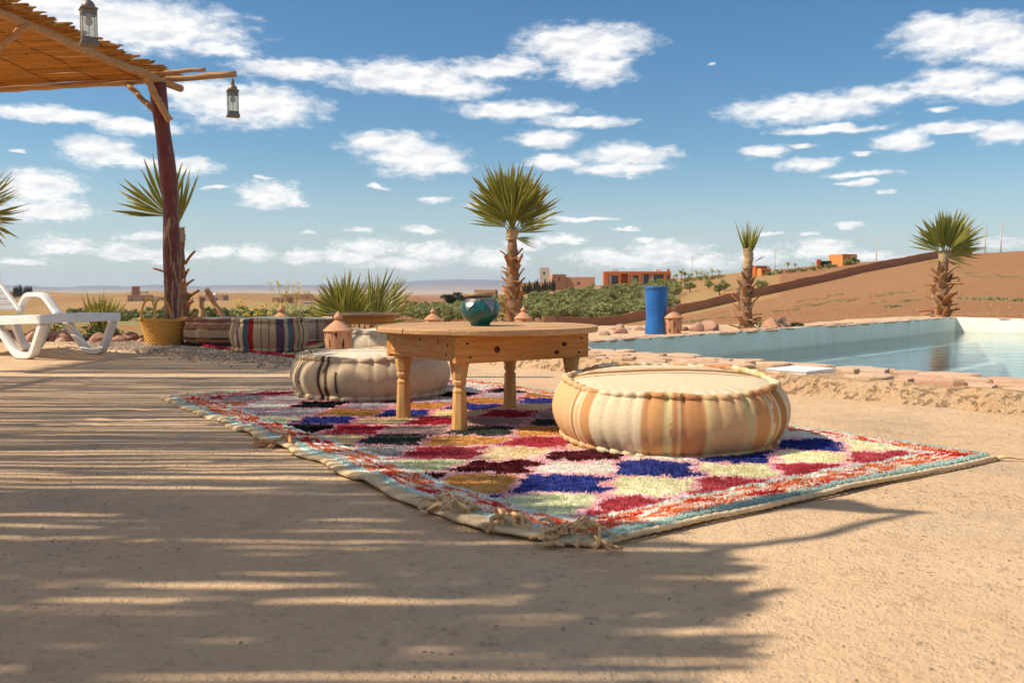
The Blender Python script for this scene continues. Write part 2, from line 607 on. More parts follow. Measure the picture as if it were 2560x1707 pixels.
tr = t.n('ShaderNodeBsdfTransparent', {'Color': (0.70, 0.88, 0.92, 1)})
fr = t.n('ShaderNodeFresnel', {'IOR': 1.33, 'Normal': nb})
mx = t.n('ShaderNodeMixShader', {0: fr.outputs[0]})
t.t.links.new(tr.outputs[0], mx.inputs[1])
t.t.links.new(gl.outputs[0], mx.inputs[2])
t.t.links.new(mx.outputs[0], t.out.inputs['Surface'])
M['water'] = t.m

# red Moroccan earth for the hills, with dry grass and clods
t = MT('red_earth')
pos = t.co('Object')
n1 = t.noise(0.012, 5, 0.6, pos)
n2 = t.noise(0.10, 5, 0.62, pos)
n3 = t.noise(1.4, 5, 0.7, pos)
c = t.mix(t.ramp(n1, [(0.35, 0.0), (0.65, 1.0)]), (0.265, 0.128, 0.060), (0.310, 0.158, 0.078))
c = t.mix(t.ramp(n2, [(0.5, 0.0), (0.72, 0.55)]), c, (0.27, 0.115, 0.052))
c = t.mix(t.ramp(n3, [(0.36, 0.5), (0.5, 0.0)]), c, (0.27, 0.12, 0.055))
fur = t.noise(0.35, 5, 0.7, t.vmul(pos, (0.25, 1.6, 1.0)))
c = t.mix(t.ramp(fur, [(0.52, 0.0), (0.68, 0.5)]), c, (0.345, 0.185, 0.094))
green = t.attr('Col', 'Fac')
gm = t.math('MULTIPLY', green, t.ramp(t.noise(0.12, 6, 0.7, pos), [(0.38, 0.0), (0.56, 1.0)]))
fld = t.vor(0.011, t.vmul(pos, (1.0, 0.28, 1.0)), out='Color')
fsp = t.n('ShaderNodeSeparateColor', {0: fld}).outputs[0]
fcol = t.ramp(fsp, [(0.0, (0.43, 0.17, 0.068)), (0.22, (0.24, 0.225, 0.09)), (0.38, (0.47, 0.23, 0.10)), (0.60, (0.27, 0.235, 0.10)), (0.72, (0.40, 0.145, 0.058))], 'CONSTANT')
c = t.mix(t.math('MULTIPLY', green, 0.85), c, fcol)
c = t.mix(t.math('MULTIPLY', gm, 0.8), c, (0.27, 0.25, 0.10))
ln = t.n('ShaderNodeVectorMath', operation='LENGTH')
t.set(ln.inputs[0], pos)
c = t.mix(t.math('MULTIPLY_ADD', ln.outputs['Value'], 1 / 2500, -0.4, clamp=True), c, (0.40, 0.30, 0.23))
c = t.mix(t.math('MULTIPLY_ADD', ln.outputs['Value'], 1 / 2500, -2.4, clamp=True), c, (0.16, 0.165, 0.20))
M['earth'] = t.fin(c, 0.95, 0, t.bump(t.noise(1.1, 6, 0.72, pos), 0.8, 0.25), 0.05)

M['gravel'] = rough_mat('grey_gravel', (0.28, 0.22, 0.165), (0.46, 0.36, 0.265), 60, 0.9, 0.3, 90, 0.004)
M['clod'] = rough_mat('field_clod', (0.25, 0.105, 0.05), (0.48, 0.27, 0.15), 0.9, 0.95, 0.3, 20, 0.02)
M['grit'] = rough_mat('dark_grit', (0.16, 0.12, 0.10), (0.34, 0.24, 0.16), 30, 0.9, 0.3, 90, 0.003)

# ------------------------------------------------------------------ land
# height of the land: for a bearing (tangent of azimuth) and a depth Y, how far below the eye line it lies
COLX = [-1500, -400, 0, 300, 600, 900, 1100, 1300, 1500, 1700, 1900, 2100, 2350, 2600, 3200, 4500]
ROWY = [14, 22, 40, 70, 110, 140, 165, 200, 260, 330, 450, 700, 1100, 1800, 3000, 5000, 9000]
DROP = [
    [845, 838, 825, 815, 806, 800, 796, 790, 782, 775, 766, 757, 748, 740, 735, 730, 726],   # -1500
    [845, 838, 825, 815, 806, 800, 796, 790, 782, 775, 766, 757, 748, 740, 735, 730, 726],   # -400
    [845, 836, 824, 815, 806, 800, 796, 790, 782, 774, 764, 752, 741, 737, 735, 730, 726],   # 0
    [845, 836, 826, 818, 812, 807, 803, 796, 785, 772, 757, 738, 736, 738, 736, 730, 726],   # 300
    [845, 838, 828, 820, 812, 806, 801, 794, 783, 771, 756, 734, 737, 740, 737, 730, 726],   # 600
    [845, 838, 829, 823, 817, 812, 807, 800, 790, 779, 767, 755, 747, 741, 736, 730, 726],   # 900
    [842, 836, 830, 825, 820, 815, 808, 796, 777, 762, 752, 749, 746, 741, 736, 730, 726],   # 1100
    [838, 836, 833, 829, 822, 812, 797, 776, 746, 733, 733, 738, 740, 738, 735, 730, 726],   # 1300
    [838, 838, 836, 833, 828, 820, 801, 768, 722, 714, 716, 728, 734, 735, 733, 729, 726],   # 1500
    [833, 820, 812, 804, 797, 790, 775, 742, 710, 695, 700, 718, 728, 731, 731, 729, 726],   # 1700
    [818, 806, 793, 779, 762, 749, 738, 711, 688, 677, 688, 708, 722, 728, 730, 729, 726],   # 1900
    [806, 796, 775, 750, 724, 709, 697, 683, 664, 659, 672, 698, 716, 726, 729, 728, 726],   # 2100
    [795, 786, 752, 712, 679, 662, 651, 641, 637, 644, 665, 694, 714, 725, 728, 728, 726],   # 2350
    [793, 784, 745, 700, 664, 645, 634, 627, 627, 640, 662, 692, 713, 724, 728, 728, 726],   # 2600
    [793, 784, 745, 700, 664, 645, 634, 627, 627, 640, 662, 692, 713, 724, 728, 728, 726],
    [793, 784, 745, 700, 664, 645, 634, 627, 627, 640, 662, 692, 713, 724, 728, 728, 726],
]
DROP = np.array(DROP, dtype=float)


def smooth_grid(A, n=1):
    for _ in range(n):
        B = A.copy()
        B[1:-1] = (A[:-2] + 2 * A[1:-1] + A[2:]) / 4
        A = B
    return A


LY = np.log(np.array(ROWY, dtype=float))


def land(x, y, rough=True):
    """height of the land at world x, y"""
    x = np.asarray(x, dtype=float)
    y = np.asarray(y, dtype=float)
    r = np.hypot(x, y)
    depth = np.maximum(np.maximum(y, r * 0.5), 5.0)
    px = np.clip(1280 + 2300 * np.where(y > 1e-3, x / np.maximum(y, 0.5 * r + 1e-3), np.sign(x) * 2), -1499, 4499)
    ci = np.clip(np.searchsorted(COLX, px) - 1, 0, len(COLX) - 2)
    cx = np.array(COLX, dtype=float)
    fx = (px - cx[ci]) / (cx[ci + 1] - cx[ci])
    ly = np.clip(np.log(depth), LY[0], LY[-1] - 1e-6)
    ri = np.clip(np.searchsorted(LY, ly) - 1, 0, len(LY) - 2)
    fy = (ly - LY[ri]) / (LY[ri + 1] - LY[ri])
    v = (DROP[ci, ri] * (1 - fx) + DROP[ci + 1, ri] * fx) * (1 - fy) + (DROP[ci, ri + 1] * (1 - fx) + DROP[ci + 1, ri + 1] * fx) * fy
    z = EYE - (v - 722) / 2300 * depth
    if rough:
        z = z + np.where(px < 1050, 1.0, 0.0) * fbm(x / 75, y / 75, 3, 6) * np.clip(depth - 120, 0, 500) * 0.011
        z = z + fbm(x / 9, y / 9, 3, 3) * np.minimum(depth * 0.0012, 0.35) + fbm(x / 160, y / 160, 3, 5) * np.minimum(np.maximum(depth - 300, 0) * 0.004, 6)
    return z


def P(px, Y):
    """bearing (given as a compass-like column) and depth -> x, y on the ground plan"""
    return ((px - 1280) / 2300 * Y, Y)


def ground_at(px, Y):
    x, y = P(px, Y)
    return (x, y, float(land(x, y)))


# the pool, a slightly skewed rectangle
PA = np.array([0.06, 7.43])
PW = np.array([0.662, -0.7495])          # along the near short side
PN = np.array([-0.7495, -0.662])         # out of the pool, towards the rug
PB = np.array([7.29, 15.1])
PL = (PB - PA) / np.linalg.norm(PB - PA)  # along the far long side
PLN = np.array([-PL[1], PL[0]])          # out of the pool behind the long side
PC = PA + PW * 6.2
PD = PB + np.array([PL[1], -PL[0]]) * 5.6
PEN = PL                                  # out of the pool behind the far short side
ZK = 0.09                                # top of the kerb
ZW = -0.16                               # water level
POOLQ = [PA, PB, PD, PC]


def in_poly(x, y, poly):
    inside = np.zeros(np.shape(x), dtype=bool)
    n = len(poly)
    for i in range(n):
        x0, y0 = poly[i]
        x1, y1 = poly[(i + 1) % n]
        cond = (y0 > y) != (y1 > y)
        with np.errstate(divide='ignore', invalid='ignore'):
            xi = (x1 - x0) * (y - y0) / ((y1 - y0) if y1 != y0 else 1e-9) + x0
        inside ^= cond & (x < xi)
    return inside


def dist_line(x, y, poly, closed=True):
    d = np.full(np.shape(x), 1e9)
    n = len(poly)
    for i in range(n if closed else n - 1):
        a = np.array(poly[i]); b = np.array(poly[(i + 1) % n])
        ab = b - a
        k = np.clip(((x - a[0]) * ab[0] + (y - a[1]) * ab[1]) / (ab @ ab), 0, 1)
        d = np.minimum(d, np.hypot(x - a[0] - k * ab[0], y - a[1] - k * ab[1]))
    return d


TERR = [(-16, -6), (-16, 9.6), (-9, 10.3), (-6, 10.5), (-4, 10.3), (-2.6, 10.9), (-0.8, 12.0), (1.2, 12.5), (3.4, 13.0),
        (6.2, 16.0), (7.6, 17.0), (9.4, 15.6), (13.5, 11.5), (14, -6)]

# land sheet: rings out to the horizon
az = np.concatenate([np.linspace(-180, -62, 60), np.linspace(-61.5, -33, 50), np.linspace(-32.5, 32.5, 330), np.linspace(33, 61.5, 50), np.linspace(62, 180, 60)[:-1]])
az = np.unique(np.round(az, 4))
rr = np.concatenate([[0.5, 3, 6], np.geomspace(8, 60, 80), np.geomspace(62, 700, 110), np.geomspace(720, 14000, 60)])
A, Rr = np.meshgrid(np.radians(az), rr)
X, Y = Rr * np.sin(A), Rr * np.cos(A)
Z = land(X, Y)
inside = in_poly(X, Y, TERR)
dd = dist_line(X, Y, TERR)
Z = np.where(inside, np.minimum(Z, -0.25 - np.minimum(dd * 3.0, 1.9)), Z)
Z = np.where(~inside, np.minimum(Z, -0.12 + dd * 0.35), Z)
# the far range
mt_ = np.clip((Rr - 6500) / 3500, 0, 1)
azd_ = np.degrees(A)
ridge = 42 + 92 * np.exp(-((azd_ + 3.5) / 5.5) ** 2) + 30 * fbm(azd_ / 3.2, azd_ * 0 + 2, 5, 9) + 14 * np.exp(-((azd_ + 17) / 8) ** 2)
Z = Z + mt_ * np.maximum(ridge, 3)
na, nr = len(az), len(rr)
V = np.stack([X, Y, Z], -1).reshape(-1, 3)
ii, jj = np.meshgrid(np.arange(nr - 1), np.arange(na), indexing='ij')
j2 = (jj + 1) % na
F = np.stack([ii * na + jj, (ii + 1) * na + jj, (ii + 1) * na + j2, ii * na + j2], -1).reshape(-1, 4)
pxv = 1280 + 2300 * X / np.maximum(Y, 1)
g = ((pxv < 1000) & (Y > 18)) * 0.75 + ((pxv > 1480) & (Y < 190)) * 0.10 + ((pxv >= 1000) & (pxv <= 1950) & (Y > 135) & (Y < 330)) * 0.55
g = np.where((Y > 420) & (pxv < 760), 0.5, g)
gcol = np.repeat(g.reshape(-1, 1), 3, 1)
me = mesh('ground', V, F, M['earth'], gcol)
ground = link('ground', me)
tag(ground, kind='structure')

# terrace sheet
xs = np.unique(np.round(np.concatenate([np.arange(-16, -3.0, 0.16), np.arange(-3.0, -1.6, 0.06), np.arange(-1.6, 2.7, 0.028), np.arange(2.7, 4.2, 0.07), np.arange(4.2, 14, 0.2)]), 4))
ys = np.unique(np.round(np.concatenate([np.arange(-6, 0.8, 0.25), np.arange(0.8, 3.4, 0.022), np.arange(3.4, 6.6, 0.05), np.arange(6.6, 17.4, 0.12)]), 4))
X, Y = np.meshgrid(xs, ys)
inside = in_poly(X, Y, TERR)
dd = dist_line(X, Y, TERR) * np.where(inside, 1, -1) + fbm(X / 1.3, Y / 1.3, 3, 4) * 0.35
Z = fbm(X / 1.7, Y / 1.7, 3, 1) * 0.006 + fbm(X * 7, Y * 7, 3, 2) * 0.0026 + np.clip(vnoise(X * 2.1, Y * 2.1, 12) - 0.72, 0, 1) * fbm(X * 22, Y * 22, 2, 8) * 0.03
behind = (X - PA[0]) * PLN[0] + (Y - PA[1]) * PLN[1]
Z = Z + 0.06 * np.clip(behind / 0.3 + 1.2, 0, 1) * (Y > 7.0) * np.clip((X + 1.2) / 1.2, 0, 1)
Z = Z - 0.7 * np.clip(0.25 - dd, 0, 1.2) ** 1.3
nx, ny = len(xs), len(ys)
V = np.stack([X, Y, Z], -1).reshape(-1, 3)
ii, jj = np.meshgrid(np.arange(ny - 1), np.arange(nx - 1), indexing='ij')
F = np.stack([ii * nx + jj, ii * nx + jj + 1, (ii + 1) * nx + jj + 1, (ii + 1) * nx + jj], -1).reshape(-1, 4)
cxm = V[F][:, :, 0].mean(1)
cym = V[F][:, :, 1].mean(1)
cen = np.mean(POOLQ, axis=0)
PQ2 = [PA + PN * 0.25 + PLN * 0.12, PB + PLN * 0.12 + PEN * 0.12, PD + PEN * 0.12, PC + PN * 0.25]
keep = ~in_poly(cxm, cym, PQ2)
dc = dist_line(cxm, cym, TERR) * np.where(in_poly(cxm, cym, TERR), 1, -1)
keep &= dc > -1.1
terrace = link('terrace', mesh('terrace', V, F[keep], M['terrace']))
tag(terrace, kind='structure')

# pool basin: walls, steps and floor
mb = MB()
corners = [PA, PB, PD, PC]
zf = -1.25


def wall_strip(a, b, z0, z1, n=60):
    V, F = [], []
    m = 8
    for i in range(n + 1):
        p = a + (b - a) * i / n
        for k in range(m + 1):
            V.append((p[0], p[1], z0 + (z1 - z0) * k / m))
    for i in range(n):
        for k in range(m):
            q = i * (m + 1) + k
            F.append((q, q + m + 1, q + m + 2, q + 1))
    return V, F


for i in range(4):
    mb.add(*wall_strip(corners[i], corners[(i + 1) % 4], zf, ZK - 0.005))
basin = mb.build('pool_basin', M['pool_wall'])
tag(basin, kind='structure')
mb = MB()
mb.add([(c_[0], c_[1], zf + 0.004) for c_ in corners], [(0, 3, 2, 1)])
mb.build('pool_floor', M['pool_floor'], basin)
# two long seats under water along the far side
for k, (w0, w1, zt) in enumerate(((0.0, 0.34, -0.30), (0.34, 0.72, -0.62))):
    mb = MB()
    a0, b0 = PA - PLN * (w0 + 0.003) + PL * 0.01, PB - PLN * (w0 + 0.003) - PL * 0.01
    a1, b1 = PA - PLN * w1 + PL * 0.01, PB - PLN * w1 - PL * 0.01
    V = [(p[0], p[1], z) for z in (zf + 0.008, zt) for p in (a0, b0, b1, a1)]
    F = [(4, 5, 6, 7), (0, 1, 5, 4), (1, 2, 6, 5), (2, 3, 7, 6), (3, 0, 4, 7)]
    mb.add(V, F)
    mb.build('step', M['pool_wall'], basin, smooth=False)
# water sheet
xw = []
mb = MB()
ins = lambda c_: c_ + (cen - c_) / np.linalg.norm(cen - c_) * 0.003
mb.add([(*ins(c_), ZW) for c_ in corners], [(0, 3, 2, 1)])
water = mb.build('pool_water', M['water'], smooth=False)
tag(water, kind='structure')

# near kerb: lumpy plaster bank along the short side
ns_, nt_ = 260, 34
tt = np.linspace(-1.3, 6.4, ns_)
prof_d = np.concatenate([np.linspace(0.0, 0.60, 14), np.linspace(0.615, 0.72, 14), np.linspace(0.735, 0.90, 6)])
prof_z = np.concatenate([np.full(14, ZK), ZK * (1 - np.linspace(0.02, 1, 14) ** 1.25), np.linspace(-0.004, -0.03, 6)])
T, D = np.meshgrid(tt, prof_d, indexing='ij')
Zp = np.repeat(prof_z[None, :], ns_, 0)
wob = fbm(T * 0.9, T * 0 + 1, 3, 6)
D2 = D * (1 + 0.0) + (D > 0.3) * ((wob * 0.06 + fbm(T * 8, D * 3, 3, 16) * 0.035) * (D - 0.3) / 0.4 - 0.05 * np.clip(T / 5, 0, 1))
lump = fbm(T * 5, D * 5, 4, 7) * 0.016 + fbm(T * 22, D * 22, 3, 8) * 0.006
Zp = Zp + np.where(D > 0.02, lump, 0) * np.clip((0.92 - D) / 0.2, 0, 1)
pts = PA[None, None, :] + T[..., None] * PW + D2[..., None] * PN
V = np.concatenate([pts, Zp[..., None]], -1).reshape(-1, 3)
ii, jj = np.meshgrid(np.arange(ns_ - 1), np.arange(nt_ - 1), indexing='ij')
F = np.stack([ii * nt_ + jj, (ii + 1) * nt_ + jj, (ii + 1) * nt_ + jj + 1, ii * nt_ + jj + 1], -1).reshape(-1, 4)
kerb = link('pool_kerb', mesh('pool_kerb', V, F, M['kerb']))
tag(kerb, kind='structure')

# bank behind the far sides
def bank(a, b, nout, w, name):
    n, m = 120, 10
    L = np.linalg.norm(b - a)
    T, D = np.meshgrid(np.linspace(-0.2, L + 0.3, n), np.linspace(0, w, m), indexing='ij')
    d = (b - a) / L
    Zb = ZK - 0.012 + fbm(T * 5, D * 5, 3, 11) * 0.012 - 0.07 * (D / w) ** 3
    pts = a[None, None, :] + T[..., None] * d + D[..., None] * nout
    V = np.concatenate([pts, Zb[..., None]], -1).reshape(-1, 3)
    ii, jj = np.meshgrid(np.arange(n - 1), np.arange(m - 1), indexing='ij')
    F = np.stack([ii * m + jj, (ii + 1) * m + jj, (ii + 1) * m + jj + 1, ii * m + jj + 1], -1).reshape(-1, 4)
    o = link(name, mesh(name, V, F, M['kerb']))
    tag(o, kind='structure')
    return o


bank_long = bank(PA, PB, PLN, 0.55, 'pool_bank')
bank_short = bank(PB, PD, PEN, 0.5, 'pool_bank')


def stone_mesh(seed, n=10):
    r = random.Random(seed)
    ang = sorted(2 * PI * (k + r.uniform(-0.32, 0.32)) / n for k in range(n))
    rad = [1 + r.uniform(-0.26, 0.16) for _ in ang]
    V, F = [], []
    for (s, z) in ((0.95, -0.4), (1.0, 0.55), (0.985, 0.9), (0.93, 1.0)):
        for a, q in zip(ang, rad):
            V.append((0.5 * q * s * math.copysign(abs(math.cos(a)) ** 0.75, math.cos(a)), 0.5 * q * s * math.copysign(abs(math.sin(a)) ** 0.75, math.sin(a)), z + (r.uniform(-0.06, 0.06) if z > 0.4 else 0)))
    V.append((0, 0, 1.02))
    for i in range(3):
        for k in range(n):
            k2 = (k + 1) % n
            F.append((i * n + k, i * n + k2, (i + 1) * n + k2, (i + 1) * n + k))
    for k in range(n):
        F.append((3 * n + k, 3 * n + (k + 1) % n, 4 * n))
    me = mesh('coping_stone', V, F, M['stone'])
    me.set_sharp_from_angle(angle=R(28))
    return me


STONES = [stone_mesh(s) for s in range(9)]


def coping(parent, a, d, nout, length, start, rows, lw, zt, skip=None, name='coping_stone', th=(0.018, 0.034)):
    for (d0, d1) in rows:
        s = start + random.uniform(-0.1, 0.1)
        while s < length:
            L = random.uniform(*lw)
            c0 = s + L / 2
            if not (skip and skip(c0, (d0 + d1) / 2, L)):
                dep = (d1 - d0) * random.uniform(0.86, 1.06)
                p = a + d * c0 + nout * ((d0 + d1) / 2 + random.uniform(-0.02, 0.02))
                thk = random.uniform(*th)
                link(name, random.choice(STONES), parent, (p[0], p[1], zt - 0.004 + random.uniform(-0.006, 0.004)),
                     (random.uniform(-0.03, 0.03), random.uniform(-0.03, 0.03), math.atan2(d[1], d[0]) + random.uniform(-0.1, 0.1)),
                     (L * 0.94, dep * 0.95, thk))
            s += L * random.uniform(0.97, 1.05)


LIDT, LIDN = 2.78, 0.40
coping(kerb, PA, PW, PN, 6.3, -0.6, ((-0.045, 0.12), (0.11, 0.26), (0.25, 0.40), (0.39, 0.54)), (0.09, 0.34), ZK - 0.002,
       skip=lambda c0, dn, L: dn > 0.12 and abs(c0 - LIDT) < 0.13 + L / 2)
coping(bank_long, PA, PL, PLN, 10.4, -0.1, ((-0.022, 0.12), (0.11, 0.28)), (0.16, 0.46), ZK - 0.012, th=(0.010, 0.020))
coping(bank_short, PB, (PD - PB) / np.linalg.norm(PD - PB), PEN, 4.2, 0.0, ((-0.01, 0.17),), (0.2, 0.46), ZK - 0.014, th=(0.008, 0.015))

# ------------------------------------------------------------------ fabrics, wood, clay, metal
t = MT('wool_pile')
pc = t.n('ShaderNodeMix', data_type='RGBA', blend_type='MULTIPLY')
pc.inputs[0].default_value = 1.0
t.set(pc.inputs[6], t.attr('Col'))
pc.inputs[7].default_value = (1.2, 1.2, 1.2, 1)
t.fin(pc.outputs[2], 0.95, 0, None, 0.03)
M['pile'] = t.translucent(pc.outputs[2], 0.5)
t = MT('rug_ground')
M['rug_base'] = t.fin(t.mix(0.0, t.attr('Col'), (0.10, 0.07, 0.05)), 0.95, 0, t.bump(t.noise(160, 3), 0.6, 0.006), 0.05)
t = MT('hem_wool')
c = t.mix(t.ramp(t.noise(24, 5), [(0.3, 0.0), (0.7, 1.0)]), (0.58, 0.41, 0.23), (0.70, 0.53, 0.33))
M['hem'] = t.fin(c, 0.95, 0, t.bump(t.noise(130, 4), 0.7, 0.006), 0.05)
t = MT('tassel_wool')
oi = t.n('ShaderNodeObjectInfo').outputs['Random']
c = t.ramp(oi, [(0.0, (0.66, 0.40, 0.19)), (0.5, (0.68, 0.47, 0.26)), (0.85, (0.68, 0.34, 0.14)), (1.0, (0.66, 0.50, 0.32))])
M['tassel'] = t.fin(c, 0.95, 0, t.bump(t.noise(190, 4), 0.7, 0.005), 0.05)

# hand-woven pouf cloth: colour from the stripes, relief from the weave
t = MT('kilim_cloth')
col = t.attr('Col')
uvv = t.attr('wuv', 'Vector')
sp = t.n('ShaderNodeSeparateXYZ', {0: uvv})
ww = t.math('MULTIPLY', t.math('SINE', t.math('MULTIPLY', sp.outputs[0], 2 * PI / 0.0075)), t.math('SINE', t.math('MULTIPLY', sp.outputs[1], 2 * PI / 0.0075)))
slub = t.noise(70, 4, 0.6)
col2 = t.mix(t.ramp(slub, [(0.35, 0.16), (0.6, 0.0)]), col, (0.30, 0.18, 0.09))
col2 = t.mix(t.math('MULTIPLY', t.ramp(t.noise(3.5, 4), [(0.45, 0.0), (0.7, 1.0)]), 0.16), col2, (0.33, 0.22, 0.13))
hh = t.math('ADD', t.math('MULTIPLY', ww, 0.35), t.math('MULTIPLY', slub, 1.8))
M['kilim'] = t.fin(col2, 0.95, 0, t.bump(hh, 0.40, 0.0035), 0.06)

t = MT('kilim_top')
ob = t.co()
sp = t.n('ShaderNodeSeparateXYZ', {0: ob})
wv = t.math('ADD', sp.outputs[1], t.math('MULTIPLY', t.noise(4, 3), 0.012))
CRM = (0.70, 0.57, 0.38)
band = t.ramp(t.math('ADD', wv, 0.5), [(0.0, CRM), (0.500, (0.36, 0.18, 0.07)), (0.515, CRM), (0.545, (0.30, 0.135, 0.045)), (0.625, CRM), (0.655, (0.36, 0.18, 0.07)), (0.670, CRM)], 'CONSTANT')
band = t.mix(t.ramp(t.noise(60, 4), [(0.35, 0.18), (0.6, 0.0)]), band, (0.40, 0.28, 0.15))
ww = t.math('MULTIPLY', t.math('SINE', t.math('MULTIPLY', sp.outputs[0], 2 * PI / 0.0075)), t.math('SINE', t.math('MULTIPLY', sp.outputs[1], 2 * PI / 0.0075)))
M['kilim_top'] = t.fin(band, 0.95, 0, t.bump(t.math('ADD', t.math('MULTIPLY', ww, 0.5), t.noise(70, 4)), 0.5, 0.004), 0.06)
t = MT('cream_top')
c = t.mix(t.ramp(t.noise(5, 5), [(0.35, 0.0), (0.7, 1.0)]), (0.66, 0.57, 0.42), (0.60, 0.50, 0.36))
M['cream_top'] = t.fin(c, 0.95, 0, t.bump(t.noise(150, 4), 0.5, 0.005), 0.06)


def wood(name, c1, c2, c3, axis=0, knots=True, rough=0.6, sat=1.0):
    t = MT(name)
    s = [9.0, 9.0, 9.0]
    s[axis] = 0.7
    st = t.vmul(t.co(), tuple(s))
    oi = t.n('ShaderNodeObjectInfo').outputs['Random']
    off = t.n('ShaderNodeVectorMath', operation='ADD')
    t.set(off.inputs[0], st)
    cmb = t.n('ShaderNodeCombineXYZ', {0: t.math('MULTIPLY', oi, 7.0), 1: t.math('MULTIPLY', oi, 13.0), 2: 0.0})
    t.set(off.inputs[1], cmb.outputs[0])
    v = off.outputs[0]
    dis = t.noise(1.4, 3, 0.5, v)
    ring = t.math('FRACT', t.math('MULTIPLY', dis, 9.0))
    fib = t.noise(6.5, 6, 0.7, t.vmul(v, (1, 1, 1)))
    c = t.mix(t.ramp(ring, [(0.0, 0.0), (0.75, 0.55), (1.0, 1.0)]), c1, c2)
    c = t.mix(t.ramp(fib, [(0.35, 0.55), (0.6, 0.0)]), c, c3)
    c = t.mix(t.math('MULTIPLY', t.ramp(t.noise(2.2, 4), [(0.52, 0.0), (0.72, 1.0)]), 0.35), c, c3)
    if knots:
        vo = t.vor(4.6, t.vmul(t.co(), (1, 1, 1.0)))
        c = t.mix(t.ramp(vo, [(0.055, 0.85), (0.085, 0.35), (0.13, 0.0)]), c, (0.10, 0.035, 0.012))
    return t.fin(c, rough, 0, t.bump(t.math('ADD', ring, t.math('MULTIPLY', fib, 1.6)), 0.25, 0.003), 0.3)


M['pine_x'] = wood('pine_plank_x', (0.66, 0.325, 0.090), (0.56, 0.245, 0.055), (0.36, 0.135, 0.028), 0, False)
M['pine_y'] = wood('pine_plank_y', (0.66, 0.34, 0.11), (0.56, 0.25, 0.065), (0.36, 0.145, 0.035), 1, False)
M['pine_z'] = wood('pine_leg', (0.68, 0.39, 0.145), (0.60, 0.31, 0.10), (0.42, 0.19, 0.055), 2, False, 0.65)
M['top_plank'] = wood('weathered_top', (0.54, 0.315, 0.150), (0.46, 0.25, 0.110), (0.34, 0.17, 0.07), 0, False, 0.75)
M['knot'] = rough_mat('wood_knot', (0.14, 0.035, 0.018), (0.07, 0.02, 0.01), 60, 0.6, 0.3, 80)
M['nail'] = rough_mat('nail_stain', (0.03, 0.022, 0.02), (0.06, 0.035, 0.025), 80, 0.8, 0.2, 80)
M['pole'] = wood('eucalyptus_pole', (0.55, 0.34, 0.16), (0.46, 0.25, 0.10), (0.24, 0.11, 0.05), 0, False, 0.75)

t = MT('red_painted_post')
st = t.vmul(t.co(), (14, 14, 1.6))
n1 = t.noise(2.2, 6, 0.65, st)
c = t.mix(t.ramp(t.noise(9, 4), [(0.3, 0.0), (0.7, 1.0)]), (0.115, 0.022, 0.014), (0.165, 0.038, 0.024))
gz = t.n('ShaderNodeSeparateXYZ', {0: t.co()}).outputs[2]
wear = t.math('ADD', t.math('MULTIPLY', gz, -0.075), n1)
c = t.mix(t.ramp(wear, [(0.47, 0.0), (0.53, 1.0)]), c, (0.34, 0.22, 0.13))
M['post'] = t.fin(c, 0.5, 0, t.bump(n1, 0.5, 0.008), 0.4)

t = MT('reed')
oi = t.n('ShaderNodeObjectInfo').outputs['Random']
st = t.vmul(t.co(), (2.5, 60, 60))
c = t.mix(t.noise(1.0, 4, 0.6, st), (0.60, 0.345, 0.095), (0.40, 0.205, 0.052))
c = t.n('ShaderNodeHueSaturation', {'Color': c, 'Value': t.math('MULTIPLY_ADD', oi, 0.5, 0.75)}).outputs[0]
node = t.n('ShaderNodeSeparateXYZ', {0: t.co()}).outputs[0]
nn = t.math('FRACT', t.math('ADD', t.math('MULTIPLY', node, 4.4), t.math('MULTIPLY', oi, 9.0)))
c = t.mix(t.ramp(nn, [(0.0, 0.75), (0.03, 0.75), (0.05, 0.0)]), c, (0.14, 0.06, 0.02))
t.fin(c, 0.55, 0, None, 0.3)
M['reed'] = t.translucent((0.80, 0.40, 0.07), 0.40)

t = MT('terracotta')
oi = t.n('ShaderNodeObjectInfo').outputs['Random']
c = t.mix(t.ramp(t.noise(7, 6, 0.65), [(0.35, 0.0), (0.65, 1.0)]), (0.50, 0.235, 0.125), (0.60, 0.325, 0.19))
c = t.mix(t.math('MULTIPLY', t.ramp(t.noise(3, 4), [(0.5, 0.0), (0.7, 1.0)]), 0.35), c, (0.62, 0.42, 0.28))
M['terracotta'] = t.fin(c, 0.85, 0, t.bump(t.noise(60, 5), 0.35, 0.004), 0.2)

t = MT('teal_glaze')
c = t.mix(t.ramp(t.noise(9, 5, 0.65), [(0.35, 0.0), (0.7, 1.0)]), (0.003, 0.050, 0.052), (0.012, 0.130, 0.118))
c = t.mix(t.ramp(t.noise(40, 4), [(0.62, 0.0), (0.72, 0.5)]), c, (0.05, 0.24, 0.22))
M['teal'] = t.fin(c, 0.12, 0, t.bump(t.noise(14, 4), 0.12, 0.004), 0.55)
t = MT('teal_rim_top')
M['teal_light'] = t.fin(t.mix(t.noise(30, 4), (0.05, 0.28, 0.28), (0.30, 0.50, 0.46)), 0.25, 0, t.bump(t.noise(60, 4), 0.3, 0.002), 0.5)
t = MT('pewter')
M['pewter'] = t.fin(t.mix(t.noise(25, 4), (0.40, 0.36, 0.32), (0.27, 0.24, 0.22)), 0.33, 1.0, t.bump(t.noise(55, 4), 0.15, 0.002), 0.5)
t = MT('bone_edge')
M['bone'] = t.fin(t.mix(t.ramp(t.noise(28, 5), [(0.35, 0.0), (0.65, 1.0)]), (0.42, 0.29, 0.15), (0.28, 0.17, 0.08)), 0.5, 0, t.bump(t.noise(50, 4), 0.3, 0.002), 0.4)

